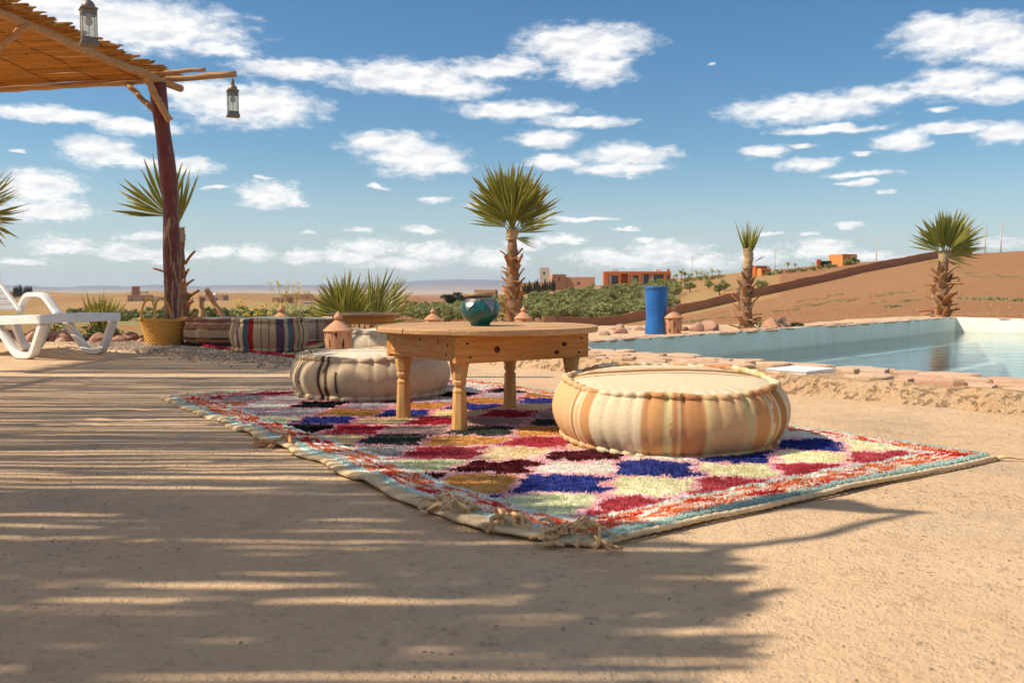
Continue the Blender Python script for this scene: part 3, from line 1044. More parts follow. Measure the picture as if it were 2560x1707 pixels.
t = MT('aged_tin')
c = t.mix(t.ramp(t.noise(16, 6, 0.65), [(0.35, 0.0), (0.68, 1.0)]), (0.17, 0.155, 0.14), (0.30, 0.22, 0.15))
M['tin'] = t.fin(c, 0.5, 0.75, t.bump(t.noise(30, 5), 0.35, 0.004), 0.5)
t = MT('lamp_glass')
t.t.nodes.remove(t.b)
gl = t.n('ShaderNodeBsdfGlossy', {'Color': (1, 1, 1, 1), 'Roughness': 0.05})
tr = t.n('ShaderNodeBsdfTransparent', {'Color': (0.93, 0.92, 0.86, 1)})
df = t.n('ShaderNodeBsdfDiffuse', {'Color': (0.75, 0.70, 0.58, 1)})
mx = t.n('ShaderNodeMixShader', {0: t.math('MULTIPLY_ADD', t.noise(14, 4), 0.18, 0.02)})
t.t.links.new(tr.outputs[0], mx.inputs[1]); t.t.links.new(df.outputs[0], mx.inputs[2])
mx2 = t.n('ShaderNodeMixShader', {0: 0.08})
t.t.links.new(mx.outputs[0], mx2.inputs[1]); t.t.links.new(gl.outputs[0], mx2.inputs[2])
t.t.links.new(mx2.outputs[0], t.out.inputs['Surface'])
M['lamp_glass'] = t.m
t = MT('opal_bulb')
t.fin((0.78, 0.70, 0.60), 0.35, 0, None, 0.4)
M['bulb'] = t.translucent((0.8, 0.72, 0.6), 0.4)

t = MT('white_plastic')
c = t.mix(t.ramp(t.noise(6, 5), [(0.4, 0.0), (0.7, 1.0)]), (0.80, 0.79, 0.77), (0.72, 0.70, 0.66))
M['plastic'] = t.fin(c, 0.38, 0, t.bump(t.noise(90, 3), 0.06, 0.002), 0.4)
t = MT('blue_plastic')
c = t.mix(t.ramp(t.noise(5, 4), [(0.35, 0.0), (0.7, 1.0)]), (0.014, 0.110, 0.36), (0.022, 0.150, 0.44))
M['blue'] = t.fin(c, 0.42, 0, t.bump(t.noise(12, 3), 0.1, 0.01), 0.4)
t = MT('basket_straw')
sp = t.n('ShaderNodeSeparateXYZ', {0: t.attr('wuv', 'Vector')})
c = t.mix(t.noise(45, 4), (0.70, 0.42, 0.11), (0.55, 0.29, 0.065))
M['straw'] = t.fin(c, 0.7, 0, t.bump(t.noise(110, 3), 0.4, 0.003), 0.25)

# ------------------------------------------------------------------ the big rug
RN = np.array([0.2165, 1.964])
RU = np.array([-0.5873, 0.8093])
RV = np.array([0.8093, 0.5873])
UMAX, VMAX = 3.27, 1.66


def hem_v(u):
    return np.interp(u, [-0.1, 0.0, 0.06, 0.15, 0.45, 0.84, 1.2, 2.0, 2.6, 3.2, 3.4], [0.0, -0.04, -0.095, -0.125, -0.165, -0.145, -0.118, -0.098, -0.082, -0.06, -0.06]) + 0.008 * np.sin(u * 17) * (u > 0.1)


def end_u(v):
    return UMAX - 0.08 + 0.12 * v / 1.6 + 0.02 * np.sin(v * 9)


C = dict(crimson=(0.46, 0.055, 0.072), blue=(0.034, 0.046, 0.22), maroon=(0.085, 0.012, 0.016), red=(0.40, 0.03, 0.045), charcoal=(0.055, 0.058, 0.048),
         black=(0.012, 0.013, 0.015), lilac=(0.46, 0.38, 0.38), grey=(0.32, 0.30, 0.28), white=(0.70, 0.64, 0.55), cream=(0.74, 0.58, 0.33),
         lemon=(0.72, 0.66, 0.40), lime=(0.60, 0.60, 0.36), orange=(0.64, 0.33, 0.085), ochre=(0.48, 0.225, 0.05), mauve=(0.42, 0.30, 0.26),
         pink=(0.74, 0.42, 0.43), hotpink=(0.66, 0.20, 0.24), cyan=(0.46, 0.58, 0.52), rust=(0.66, 0.165, 0.05), scarlet=(0.55, 0.03, 0.03), chalk=(0.74, 0.66, 0.55))
ODD = ['crimson', 'blue', 'maroon', 'crimson', 'charcoal', 'red', 'blue', 'lilac', 'white', 'grey', 'red', 'maroon']
EVEN = ['lemon', 'white', 'cream', 'orange', 'mauve', 'cream', 'ochre', 'black', 'white', 'red', 'lime', 'grey']
ROW0 = {1: 'orange', 2: 'lime', 3: 'grey', 4: 'cream', 5: 'black', 6: 'lime', 7: 'lilac', 8: 'ochre'}
ROW0[0] = 'lime'


def rug_color(u, v, jit):
    """wool colour at rug coordinates; jit = per-tuft random numbers (n,4)"""
    n = len(u)
    out = np.zeros((n, 3))
    dn = v - hem_v(u)
    df = VMAX - v
    dr = u
    dl = end_u(v) - u
    edge = np.minimum(np.minimum(dn, df), np.minimum(dr, dl))
    uu = u + (vnoise(u * 30, v * 30, 21) - 0.5) * 0.062 + (vnoise(u * 6, v * 6, 23) - 0.5) * 0.06 + (jit[:, 0] - 0.5) * 0.014
    vv = v + (vnoise(u * 30, v * 30, 22) - 0.5) * 0.040 + (vnoise(u * 6, v * 6, 24) - 0.5) * 0.04 + (jit[:, 1] - 0.5) * 0.012
    p = (uu - 0.31) / 0.303 + (vv - 0.05) / 0.36
    q = (uu - 0.31) / 0.303 - (vv - 0.05) / 0.36
    pi_, qi_ = np.round(p), np.round(q)
    w = (pi_ + qi_).astype(int)
    row = (pi_ - qi_).astype(int)
    k = np.where(w % 2 == 0, w // 2, (w + 1) // 2)
    for kk in range(-2, 14):
        for par, lst in ((0, EVEN), (1, ODD)):
            m = (k == kk) & (w % 2 == par)
            if m.any():
                out[m] = C[lst[min(max(kk, 0), len(lst) - 1)]]
    for kk, nm in ROW0.items():
        m = (w % 2 == 0) & (k == kk) & (row <= 0)
        out[m] = C[nm]
    outline = np.maximum(np.abs(p - pi_), np.abs(q - qi_)) > 0.447
    pk = np.where((u > 1.55)[:, None] & (jit[:, 2] < 0.5)[:, None], np.array(C['hotpink']), np.array(C['pink']))
    out[outline] = pk[outline]
    wob = (vnoise(u * 30, v * 30, 25) - 0.5) * 0.022
    e = edge + wob + (jit[:, 3] - 0.5) * 0.008
    m = e < 0.152
    out[m] = np.array(C['cyan']) * np.array([1.25, 1.15, 1.15])
    m = e < 0.136
    along = np.where((edge == dr) | (edge == dl), v, u)
    stripe = vnoise(along * 26 + edge * 70, edge * 105, 27)
    bo = np.where((stripe > 0.56)[:, None], np.array(C['chalk']), np.where((vnoise(along * 9, edge * 40, 28) > 0.66)[:, None], np.array(C['scarlet']), np.array(C['rust'])))
    out[m] = bo[m]
    m = e < 0.036
    out[m] = C['cyan']
    out *= (0.88 + 0.18 * jit[:, [2]]) * (0.84 + 0.30 * vnoise(u * 3.1, v * 3.1, 29))[:, None]
    grey = out.mean(1, keepdims=True)
    fade = 0.0 + 0.12 * vnoise(u * 4.7, v * 4.7, 30)[:, None]
    out = out * (1 - fade) + (grey * np.array([1.06, 1.0, 0.9])) * fade
    return out


def rug_z(u, v):
    z = 0.006 + 0.004 * (fbm(u * 2.2, v * 2.2, 3, 31) + 0.3)
    dn = v - hem_v(u)
    z = z + 0.014 * np.clip(1 - dn / 0.10, 0, 1) * np.clip(fbm(u * 5.0, u * 0 + 3, 3, 33) + 0.15, 0, 1)
    z = z + 0.010 * np.clip(1 - u / 0.10, 0, 1) * np.clip(fbm(v * 4.0, v * 0 + 5, 3, 34), 0, 1)
    return z


def rug_pt(u, v, z):
    return np.stack([RN[0] + u * RU[0] + v * RV[0], RN[1] + u * RU[1] + v * RV[1], z], -1)


rug_c = RN + RU * 1.6 + RV * 0.8
rug = empty('rug', (rug_c[0], rug_c[1], 0))
tag(rug, 'large shaggy multicoloured diamond-patterned rug with orange and white border under the round table', 'rug')
O3 = np.array([rug_c[0], rug_c[1], 0])
nu, nv = 560, 300
a = np.linspace(0, 1, nu)
b = np.linspace(0, 1, nv)
B_, A_ = np.meshgrid(b, a)
Vv = hem_v(A_ * UMAX) + (VMAX - hem_v(A_ * UMAX)) * B_
Uu = A_ * end_u(Vv)
zz = rug_z(Uu, Vv)
edge_in = np.clip(np.minimum(np.minimum(Vv - hem_v(Uu), VMAX - Vv), np.minimum(Uu, end_u(Vv) - Uu)) / 0.03, 0, 1)
shag = (fbm(Uu * 42, Vv * 42, 2, 41) * 0.0042 + fbm(Uu * 13, Vv * 13, 2, 42) * 0.003 + 0.009) * edge_in
V = rug_pt(Uu, Vv, zz + 0.003 + shag).reshape(-1, 3) - O3
ii, jj = np.meshgrid(np.arange(nu - 1), np.arange(nv - 1), indexing='ij')
F = np.stack([ii * nv + jj, ii * nv + jj + 1, (ii + 1) * nv + jj + 1, (ii + 1) * nv + jj], -1).reshape(-1, 4)
cl = rug_color(Uu.ravel(), Vv.ravel(), 0.25 + 0.5 * rng.random((nu * nv, 4)))
link('backing', mesh('backing', V, F, M['rug_base'], cl), rug)
# pile: one leaning tuft of yarn after another
NT = 210000
u = rng.random(NT) ** 1.25 * UMAX
v = rng.random(NT)
v = hem_v(u) + 0.022 + (VMAX - 0.012 - hem_v(u) - 0.022) * v
u = np.clip(0.014 + u * 1.02, 0.014, end_u(v) - 0.012)
jit = rng.random((NT, 4))
cl = rug_color(u, v, jit)
base = rug_pt(u, v, rug_z(u, v) + 0.008 + 0.003 * rng.random(NT))
th = rng.random(NT) * 2 * PI
elev = np.radians(20 + 55 * rng.random(NT))
hgt = 0.004 + 0.006 * rng.random(NT)
wid = 0.0016 + 0.0020 * rng.random(NT) ** 2
side = np.stack([np.cos(th), np.sin(th), np.zeros(NT)], -1)
dirn = np.stack([-np.sin(th) * np.cos(elev), np.cos(th) * np.cos(elev), np.sin(elev)], -1)
p0 = base - side * wid[:, None]
p1 = base + side * wid[:, None]
p2 = base + side * wid[:, None] * 0.55 + dirn * hgt[:, None]
p3 = base - side * wid[:, None] * 0.55 + dirn * hgt[:, None]
V = np.stack([p0, p1, p2, p3], 1).reshape(-1, 3) - O3
F = np.arange(NT * 4).reshape(-1, 4)
o = link('pile', mesh('pile', V, F, M['pile'], np.repeat(cl, 4, 0), smooth=False), rug)
tag(o, kind='stuff')
# hem along the long side (folded flat weave) and rope along the short side
us = np.linspace(-0.01, UMAX - 0.08, 260)
n = len(us)
zz = rug_z(us, hem_v(us))
mb = MB()
rows_ = []
for k, (dv, dz) in enumerate(((-0.016, -0.004), (-0.021, 0.005), (-0.010, 0.013), (0.010, 0.014), (0.032, 0.010))):
    wobv = fbm(us * 7, us * 0 + k * 0.35, 3, 36) * 0.016
    wobz = fbm(us * 9, us * 0 + k * 0.25, 3, 37) * 0.010
    rows_.append(rug_pt(us, hem_v(us) + dv + wobv * (k != 4), np.maximum(zz + dz + wobz - 0.004, 0.002)))
Vh = np.stack(rows_, 1).reshape(-1, 3) - O3
Fh = [(i * 5 + k, i * 5 + k + 1, (i + 1) * 5 + k + 1, (i + 1) * 5 + k) for i in range(n - 1) for k in range(4)]
mb.add(Vh.tolist(), Fh)
mb.build('hem', M['hem'], rug)
vs = np.linspace(-0.04, VMAX - 0.01, 150)
mb = MB()
zz = rug_z(vs * 0, vs) + 0.006
pth = rug_pt(-0.010 + 0.007 * fbm(vs * 5, vs * 0, 3, 38), vs, zz) - O3
mb.tube(pth.tolist(), [0.0075 + 0.0016 * math.sin(i * 2.2) for i in range(len(vs))], 8)
mb.build('edge_rope', M['hem'], rug)


def tassel(u0, v0, seed, n=7, L=0.10, r=0.008):
    rd = random.Random(seed)
    mb = MB()
    b0 = rug_pt(np.array([u0]), np.array([v0]), np.array([0.018]))[0] - O3
    for k in range(n):
        d = Vector((-RV[0] * rd.uniform(0.2, 1.0) + rd.uniform(-0.7, 0.7), -RV[1] * rd.uniform(0.2, 1.0) + rd.uniform(-0.6, 0.6), 0)).normalized()
        s = Vector((-d.y, d.x, 0))
        p = Vector(b0) + Vector((rd.uniform(-0.03, 0.03), rd.uniform(-0.02, 0.02), rd.uniform(0.0, 0.02)))
        pts = [p.copy()]
        for q in range(6):
            p = p + d * L / 6 * rd.uniform(0.7, 1.2) + s * rd.uniform(-0.022, 0.022) + Vector((0, 0, rd.uniform(-0.016, 0.012)))
            p.z = max(p.z, 0.008)
            pts.append(p.copy())
        mb.tube([tuple(x) for x in pts], [r * rd.uniform(0.8, 1.3) for _ in pts[:-1]] + [r * 0.5], 6)
    return mb.build('tassel', M['tassel'], rug)


for i, (u0, v0, n_, L_, r_) in enumerate(((1.60, -0.075, 14, 0.10, 0.0055), (0.43, -0.125, 10, 0.07, 0.0045), (0.345, -0.135, 8, 0.045, 0.0045), (0.215, -0.105, 9, 0.065, 0.0050), (0.085, -0.085, 8, 0.05, 0.005), (0.02, -0.030, 14, 0.07, 0.003))):
    tassel(u0, v0, 40 + i, n_, L_, r_)
# a loose corner thread by the far-right corner
mb = MB()
p = rug_pt(np.array([-0.01]), np.array([VMAX - 0.02]), np.array([0.01]))[0] - O3
mb.tube([tuple(p), tuple(p + [0.03, -0.01, 0.006]), tuple(p + [0.06, -0.012, 0.002]), tuple(p + [0.10, -0.03, 0.0]), tuple(p + [0.14, -0.02, -0.003])], [0.008, 0.006, 0.004, 0.003, 0.002], 6)
mb.build('corner_thread', M['hem'], rug)

# ------------------------------------------------------------------ poufs


def stripes(th, table, base):
    """table: list of (from_deg, to_deg, colour); th in degrees 0 = towards the camera, + to the right"""
    c = np.tile(np.array(base, dtype=float), (len(th), 1))
    for (a0, a1, cc) in table:
        m = (th >= a0) & (th < a1)
        c[m] = cc
    return c


def pouf(name, label, loc, Rd, H, colfun, topmat, seed, group=None, rz=0.0, scal=26, zcol=None, pipe_r=0.021, sag=0.0, dome=0.10):
    root = empty(name, loc, rz)
    tag(root, label, 'pouf', group)
    n, m = 288, 26
    th = np.linspace(0, 2 * PI, n, endpoint=False)
    deg = np.degrees(th)
    deg = np.where(deg > 180, deg - 360, deg)
    zt = np.linspace(0, 1, m)
    s = np.clip((zt * 1.0), 0, 1)
    prof = 0.86 + 0.14 * np.sin(PI * np.clip(s * 0.96 + 0.02, 0, 1)) ** 0.60
    TH, S = np.meshgrid(th, zt, indexing='xy')
    pr = np.repeat(prof[:, None], n, 1)
    circ = np.stack([np.cos(th), np.sin(th)], -1)
    wr = fbm(circ[:, 0][None, :] * 3 + S * 0.6 + seed, circ[:, 1][None, :] * 3 + S * 0.3, 3, seed)
    pin = np.abs(np.sin(TH * scal / 2 + 1.5 * vnoise(circ[:, 0] * 3, circ[:, 1] * 3, seed)[None, :]))
    rad = Rd * (pr + 0.020 * wr - 0.034 * (1 - pin) ** 2 * (S ** 5 + (1 - S) ** 5) - 0.006 * (1 - pin) ** 3)
    if sag:
        rad = rad * (1 + sag * 0.5 * np.sin(TH + seed))
    Zz = H * (0.06 + 0.86 * S) + 0.004 * wr
    Vb = np.stack([np.sin(TH) * rad, -np.cos(TH) * rad, Zz], -1).reshape(-1, 3)
    cb = colfun(np.repeat(deg[None, :], m, 0).ravel() + fbm(S.ravel() * 6, np.repeat(deg[None, :], m, 0).ravel() / 12, 2, seed) * 0.25)
    if zcol is not None:
        cb = zcol(S.ravel(), cb, TH.ravel())
    uvb = np.stack([(TH * Rd).ravel(), (S * H).ravel()], -1)
    ii, jj = np.meshgrid(np.arange(m - 1), np.arange(n), indexing='ij')
    j2 = (jj + 1) % n
    Fb = np.stack([ii * n + jj, ii * n + j2, (ii + 1) * n + j2, (ii + 1) * n + jj], -1).reshape(-1, 4)
    link('side_panel', mesh('side_panel', Vb, Fb, M['kilim'], cb, True, uvb), root)
    # domed top
    k = 18
    rr_ = np.linspace(0.0, 1, k)
    V = [(0, 0, H * (0.93 + dome))]
    Rt = rad[-1] * 0.985
    for q in range(1, k):
        for i in range(n):
            x = math.sin(th[i]) * Rt[i] * rr_[q]
            y = -math.cos(th[i]) * Rt[i] * rr_[q]
            z = H * (0.93 + dome * (1 - rr_[q] ** 2.2)) - 0.010 * max(0, rr_[q] - 0.86) / 0.14 + 0.004 * float(fbm(x * 6, y * 6, 2, seed + 5))
            V.append((x, y, z))
    F = [(0, 1 + i, 1 + (i + 1) % n) for i in range(n)]
    for q in range(k - 2):
        for i in range(n):
            a0 = 1 + q * n
            F.append((a0 + i, a0 + n + i, a0 + n + (i + 1) % n, a0 + (i + 1) % n))
    link('top_panel', mesh('top_panel', V, F, topmat), root)
    # stuffed piping rolls
    for nm, zc, rr0, pr_ in (('top_piping', H * 0.935, Rt, pipe_r), ('bottom_piping', H * 0.075, rad[0] + 0.004, pipe_r * 0.95)):
        kk = 10
        V, Cc, UVs = [], [], []
        cth = colfun(deg)
        if zcol is not None:
            cth = zcol(np.full(n, 1.0 if nm == 'top_piping' else 0.0), cth, th)
        for i in range(n):
            bulge = 0.90 + 0.13 * float(pin[0, i]) ** 0.7 + 0.09 * math.sin(th[i] * 13 + seed) + 0.07 * math.sin(th[i] * 7 + 2 * seed)
            lift = -0.004 + 0.005 * math.sin(th[i] * 5 + seed)
            for q in range(kk):
                ph = 2 * PI * q / kk
                rq = rr0[i] + 0.006 + pr_ * bulge * math.cos(ph)
                zq = zc + lift * (nm == 'top_piping') + pr_ * bulge * math.sin(ph)
                if nm != 'top_piping':
                    zq = max(zq, 0.001)
                V.append((math.sin(th[i]) * rq, -math.cos(th[i]) * rq, zq))
                Cc.append(cth[i])
                UVs.append((th[i] * Rd, ph * pr_))
        F = [(i * kk + q, ((i + 1) % n) * kk + q, ((i + 1) % n) * kk + (q + 1) % kk, i * kk + (q + 1) % kk) for i in range(n) for q in range(kk)]
        link(nm, mesh(nm, V, F, M['kilim'], np.array(Cc), True, np.array(UVs)), root)
    return root


CRE = (0.70, 0.56, 0.36)
ORA = (0.57, 0.285, 0.115)
RUS = (0.50, 0.225, 0.095)
TAN = (0.65, 0.405, 0.200)
OLI = (0.61, 0.47, 0.225)
BRN = (0.40, 0.19, 0.065)
sd = lambda x: math.degrees(math.asin(max(-0.9999, min(0.9999, (x - 708) / 543))))
FR = [(165, 222, TAN), (222, 230, CRE), (230, 240, BRN), (240, 250, CRE), (250, 262, TAN), (262, 268, CRE), (268, 302, ORA), (302, 505, CRE), (505, 598, ORA), (598, 626, OLI), (626, 650, RUS),
      (650, 668, OLI), (668, 770, RUS), (770, 802, OLI), (802, 950, TAN), (950, 1002, OLI), (1002, 1080, ORA), (1080, 1100, CRE), (1100, 1120, ORA), (1120, 1136, CRE), (1136, 1182, BRN)]
FRT = [(sd(a_), sd(b_), c_) for a_, b_, c_ in FR]
FRT += [(k, k + w_, random.choice((ORA, TAN, RUS, OLI))) for k, w_ in ((100, 12), (118, 6), (130, 20), (160, 8), (-115, 10), (-140, 16), (-165, 8))]
front_pouf = pouf('pouf', 'round cream pouf with rust and orange vertical stripes on the near corner of the rug', (0.555, 3.245, 0.017), 0.412, 0.224,
                  lambda d: stripes(d, FRT, CRE), M['kilim_top'], 3, scal=46, pipe_r=0.0115, dome=0.085)
front_pouf.rotation_euler.x = R(3.4)
front_pouf.location.z = 0.026

BEI = (0.62, 0.465, 0.295)
DKB = (0.085, 0.040, 0.026)
bt = []
for c0, off in ((-54, 0), (-26, 1), (40, 0), (95, 1), (150, 0), (-110, 1)):
    if off:
        bt += [(c0 - 4.2, c0 - 2.2, DKB), (c0 - 1.2, c0 - 0.6, DKB), (c0 + 0.4, c0 + 1.0, DKB), (c0 + 2.0, c0 + 4.2, DKB)]
    else:
        bt += [(c0 - 3.0, c0 - 1.2, DKB), (c0 + 1.2, c0 + 2.6, DKB)]
bt += [(-82, -79, DKB)]
bt = [b_ for b_ in bt if not (36 < b_[0] < 44)]
back_pouf = pouf('pouf', 'plain beige pouf with dark brown double stripes behind the round table', (-0.715, 4.66, 0.017), 0.402, 0.215,
                 lambda d: stripes(d, bt, BEI), M['cream_top'], 5, scal=30, pipe_r=0.017, dome=0.12)
# stitched mend on its side
mb = MB()
for k, dx in enumerate((0.0, 0.012)):
    pts = []
    for q in range(22):
        zq = 0.045 + 0.10 * q / 21
        aa = R(-16 + dx * 60) + 0.010 * math.sin(q * 2.6 + k)
        rq = 0.402 * (0.86 + 0.14 * math.sin(PI * (zq / 0.215 - 0.06) / 0.86) ** 0.60) + 0.003
        pts.append((math.sin(aa) * rq, -math.cos(aa) * rq, zq))
    mb.tube(pts, 0.0016, 5)
mb.build('stitching', M['nail'], back_pouf)

DK = (0.025, 0.02, 0.02)
SB = (0.52, 0.38, 0.22)
PUR = (0.095, 0.05, 0.115)
TEA = (0.055, 0.145, 0.185)
REDC = (0.33, 0.012, 0.02)
stz = []
x0_, R0 = 1222, 470
for a_, b_, c_ in ((765, 778, SB), (860, 866, DK), (905, 945, PUR), (945, 952, DK), (1012, 1018, DK), (1018, 1072, TEA), (1072, 1142, REDC), (1236, 1250, DK), (1326, 1336, DK), (1418, 1426, DK), (1426, 1496, PUR), (1496, 1504, DK), (1545, 1590, TEA), (1590, 1606, REDC), (1636, 1644, DK), (1672, 1678, DK)):
    f_ = lambda x: math.degrees(math.asin(max(-0.999, min(0.999, (x - x0_) / R0))))
    stz.append((f_(a_), f_(b_), c_))
pouf('pouf', 'beige pouf with purple, teal and red vertical stripes at the edge of the far rug', (-2.13, 8.07, 0.006), 0.333, 0.295,
     lambda d: stripes(d, stz, SB), M['cream_top'], 8, scal=20, pipe_r=0.022)


def hband(S, c, th):
    S = S + 0.02 * np.sin(th * 7)
    c = c.copy()
    c[:] = (0.50, 0.36, 0.22)
    c[(S > 0.66)] = (0.36, 0.16, 0.09)
    c[(S > 0.86)] = (0.52, 0.40, 0.28)
    c[(S > 0.93)] = (0.33, 0.13, 0.08)
    c[(S < 0.66) & (S > 0.63)] = DK
    c[(S < 0.30)] = DK
    c[(S < 0.24)] = (0.42, 0.20, 0.10)
    c[(S < 0.08)] = DK
    return c


pouf('pouf', 'pouf with horizontal rust and beige bands right of the straw basket', (-2.83, 8.98, 0.006), 0.36, 0.265,
     lambda d: stripes(d, [], SB), M['cream_top'], 11, zcol=hband, scal=18)
ct = [(c0 - 2.4, c0 - 1.0, DK) for c0 in (20, -30, 52)] + [(c0 + 1.0, c0 + 2.4, DK) for c0 in (20, -30, 52)]
pouf('pouf', 'cream pouf with thin black stripes behind the striped purple one', (-2.12, 9.75, 0.006), 0.40, 0.235,
     lambda d: stripes(d, ct, (0.60, 0.45, 0.33)), M['cream_top'], 13)
pouf('pouf', 'plain cream pouf half hidden behind the terracotta lantern and table corner', (-1.00, 7.45, 0.006), 0.36, 0.215,
     lambda d: stripes(d, [], (0.58, 0.49, 0.35)), M['cream_top'], 17)

# ------------------------------------------------------------------ round table
TA = math.atan2(0.59, 0.807)      # direction of its long apron


def low_table(name, label, loc, rz, W, D, H, Rt, ap=0.105, thick=0.022, rich=True):
    root = empty(name, loc, rz)
    tag(root, label, 'table')
    # top: planks cut to a disc, running along local x
    edges = [-Rt, -Rt * 0.62, -Rt * 0.2, Rt * 0.22, Rt * 0.6, Rt]
    for i in range(5):
        y0, y1 = edges[i] + 0.0012, edges[i + 1] - 0.0012
        rr_ = random.Random(i * 7 + int(abs(loc[0]) * 100))
        sh = rr_.uniform(-0.006, 0.010) if i != 0 else 0.004
        Q = []
        ny_ = 12
        for k in range(ny_ + 1):
            y = y0 + (y1 - y0) * k / ny_
            Q.append((math.sqrt(max(Rt * Rt - y * y, 0.0)) + sh, y))
        outl = [(x, y) for x, y in Q] + [(-x, y) for x, y in reversed(Q)]
        nn = len(outl)
        dz = rr_.uniform(-0.0015, 0.0015)
        mb = MB()
        cxx, cyy = 0.0, (y0 + y1) / 2
        V, F = [], []
        for (s, z) in ((0.988, H - thick), (1.0, H - thick + 0.004), (1.0, H - 0.005), (0.988, H)):
            for (x, y) in outl:
                V.append((cxx + (x - cxx) * s, cyy + (y - cyy) * (s if abs(y - cyy) < (y1 - y0) * 0.49 or i in (0, 4) else 1), z + dz))
        for r_ in range(3):
            for k in range(nn):
                F.append((r_ * nn + k, r_ * nn + (k + 1) % nn, (r_ + 1) * nn + (k + 1) % nn, (r_ + 1) * nn + k))
        F.append(tuple(range(nn - 1, -1, -1)))
        F.append(tuple(range(3 * nn, 4 * nn)))
        mb.add(V, F)
        mb.build('top_plank', M['top_plank'], root, smooth=False)
    zt, zb = H - thick - 0.002, H - thick - ap
    w, d = W / 2, D / 2
    th = 0.024
    # aprons: long ones along x cover the ends of the short ones
    fr = [('x', -d), ('x', d), ('y', -w), ('y', w)]
    for ax, off in fr:
        mb = MB()
        if ax == 'x':
            mb.cbox(-w, w, off - (th if off > 0 else 0), off + (0 if off > 0 else th), zb, zt, 0.003)
            ob_ = mb.build('apron', M['pine_x'], root, smooth=False)
        else:
            mb.cbox(off - (th if off > 0 else 0), off + (0 if off > 0 else th), -d + th + 0.001, d - th - 0.001, zb + 0.008, zt, 0.003)
            ob_ = mb.build('apron', M['pine_y'], root, smooth=False)
        if rich and off < 0:
            marks = [(-0.42, 0.72), (-0.40, 0.22), (0.44, 0.75), (0.42, 0.2), (0.30, 0.55), (0.24, 0.25)] if ax == 'x' else [(-0.30, 0.75), (-0.02, 0.8), (0.40, 0.7), (0.40, 0.25), (-0.42, 0.3), (-0.44, 0.65)]
            for mi, (fx_, fz_) in enumerate(marks):
                mb = MB()
                cz_ = zb + (zt - zb) * fz_
                ss = 0.0045 if mi < 4 or ax == 'y' else 0.009
                V, F = lathe([(0.0, -0.0012), (ss, -0.001), (ss * 0.8, 0.0008), (0, 0.001)], 10)
                if ax == 'x':
                    mb.add([(fx_ * W + x * 1.6, off - z - 0.0006, cz_ + y) for x, y, z in V], F)
                else:
                    mb.add([(off - z - 0.0006, fx_ * D * 0.9 + x * 0.8, cz_ + y * 1.8) for x, y, z in V], F)
                mb.build('nail', M['nail'], ob_)
            if ax == 'x':
                mb = MB()
                V, F = lathe([(0.0, -0.002), (0.0125, -0.0016), (0.0135, 0.0), (0.0115, 0.0016), (0, 0.002)], 24)
                mb.add([(-0.165 * W - 0.03 + x, off - z - 0.001, (zb + zt) / 2 - 0.004 + y) for x, y, z in V], F)
                mb.build('knot', M['knot'], ob_)
    # turned, faceted legs
    for sx in (-1, 1):
        for sy in (-1, 1):
            zl = zb - 0.0
            prof = [(0.0315, 0.0), (0.0305, zl * 0.10), (0.0265, zl * 0.50), (0.0255, zl * 0.555), (0.0270, zl * 0.575), (0.0270, zl * 0.60), (0.0205, zl * 0.635), (0.0205, zl * 0.650),
                    (0.0265, zl * 0.685), (0.0280, zl * 0.725), (0.0245, zl * 0.755), (0.0280, zl * 0.78), (0.0315, zl * 0.86), (0.0365, zl * 0.97), (0.0375, zl + 0.03)]
            mb = MB()
            mb.lathe(prof, 8)
            mb.build('leg', M['pine_z'], root, smooth=False, loc=(sx * (w - 0.050), sy * (d - 0.052), 0.0), rot=(0, 0, PI / 8))
    return root


table = low_table('coffee_table', 'low round-topped pine coffee table with turned legs in the middle of the rug', (-0.103, 3.775, 0.017), TA, 0.645, 0.53, 0.383, 0.452)
low_table('coffee_table', 'small low wooden table behind the terracotta lantern, in front of the bushy fan palm', (-1.52, 9.45, 0.0), 0.15, 0.62, 0.5, 0.30, 0.385, 0.085, 0.018, False)

# ------------------------------------------------------------------ teal jar
jar = empty('jar', (-0.128, 3.715, 0.4005))
tag(jar, 'teal glazed jar with pewter points and flat lid on the round table', 'jar')
bp = [(0.0, 0.0), (0.036, 0.0), (0.040, 0.004), (0.040, 0.012), (0.052, 0.020), (0.067, 0.032), (0.0765, 0.046), (0.0800, 0.060), (0.0790, 0.075), (0.073, 0.090), (0.063, 0.101), (0.055, 0.107), (0.052, 0.112), (0.053, 0.117)]
mb = MB()
mb.lathe(bp, 48)
mb.build('body', M['teal'], jar)
mb = MB()
mb.lathe([(0.0, 0.118), (0.050, 0.118), (0.060, 0.1185), (0.0635, 0.121), (0.064, 0.130), (0.0625, 0.132)], 48)
lid = mb.build('lid', M['bone'], jar, rot=(R(-1.5), R(-2.5), 0))
mb = MB()
mb.lathe([(0.0622, 0.1322), (0.060, 0.1335), (0.0, 0.1345)], 48)
mb.build('lid_glaze', M['teal_light'], lid)
zsb = [p_[1] for p_ in bp[3:12]]
rsb = [p_[0] for p_ in bp[3:12]]
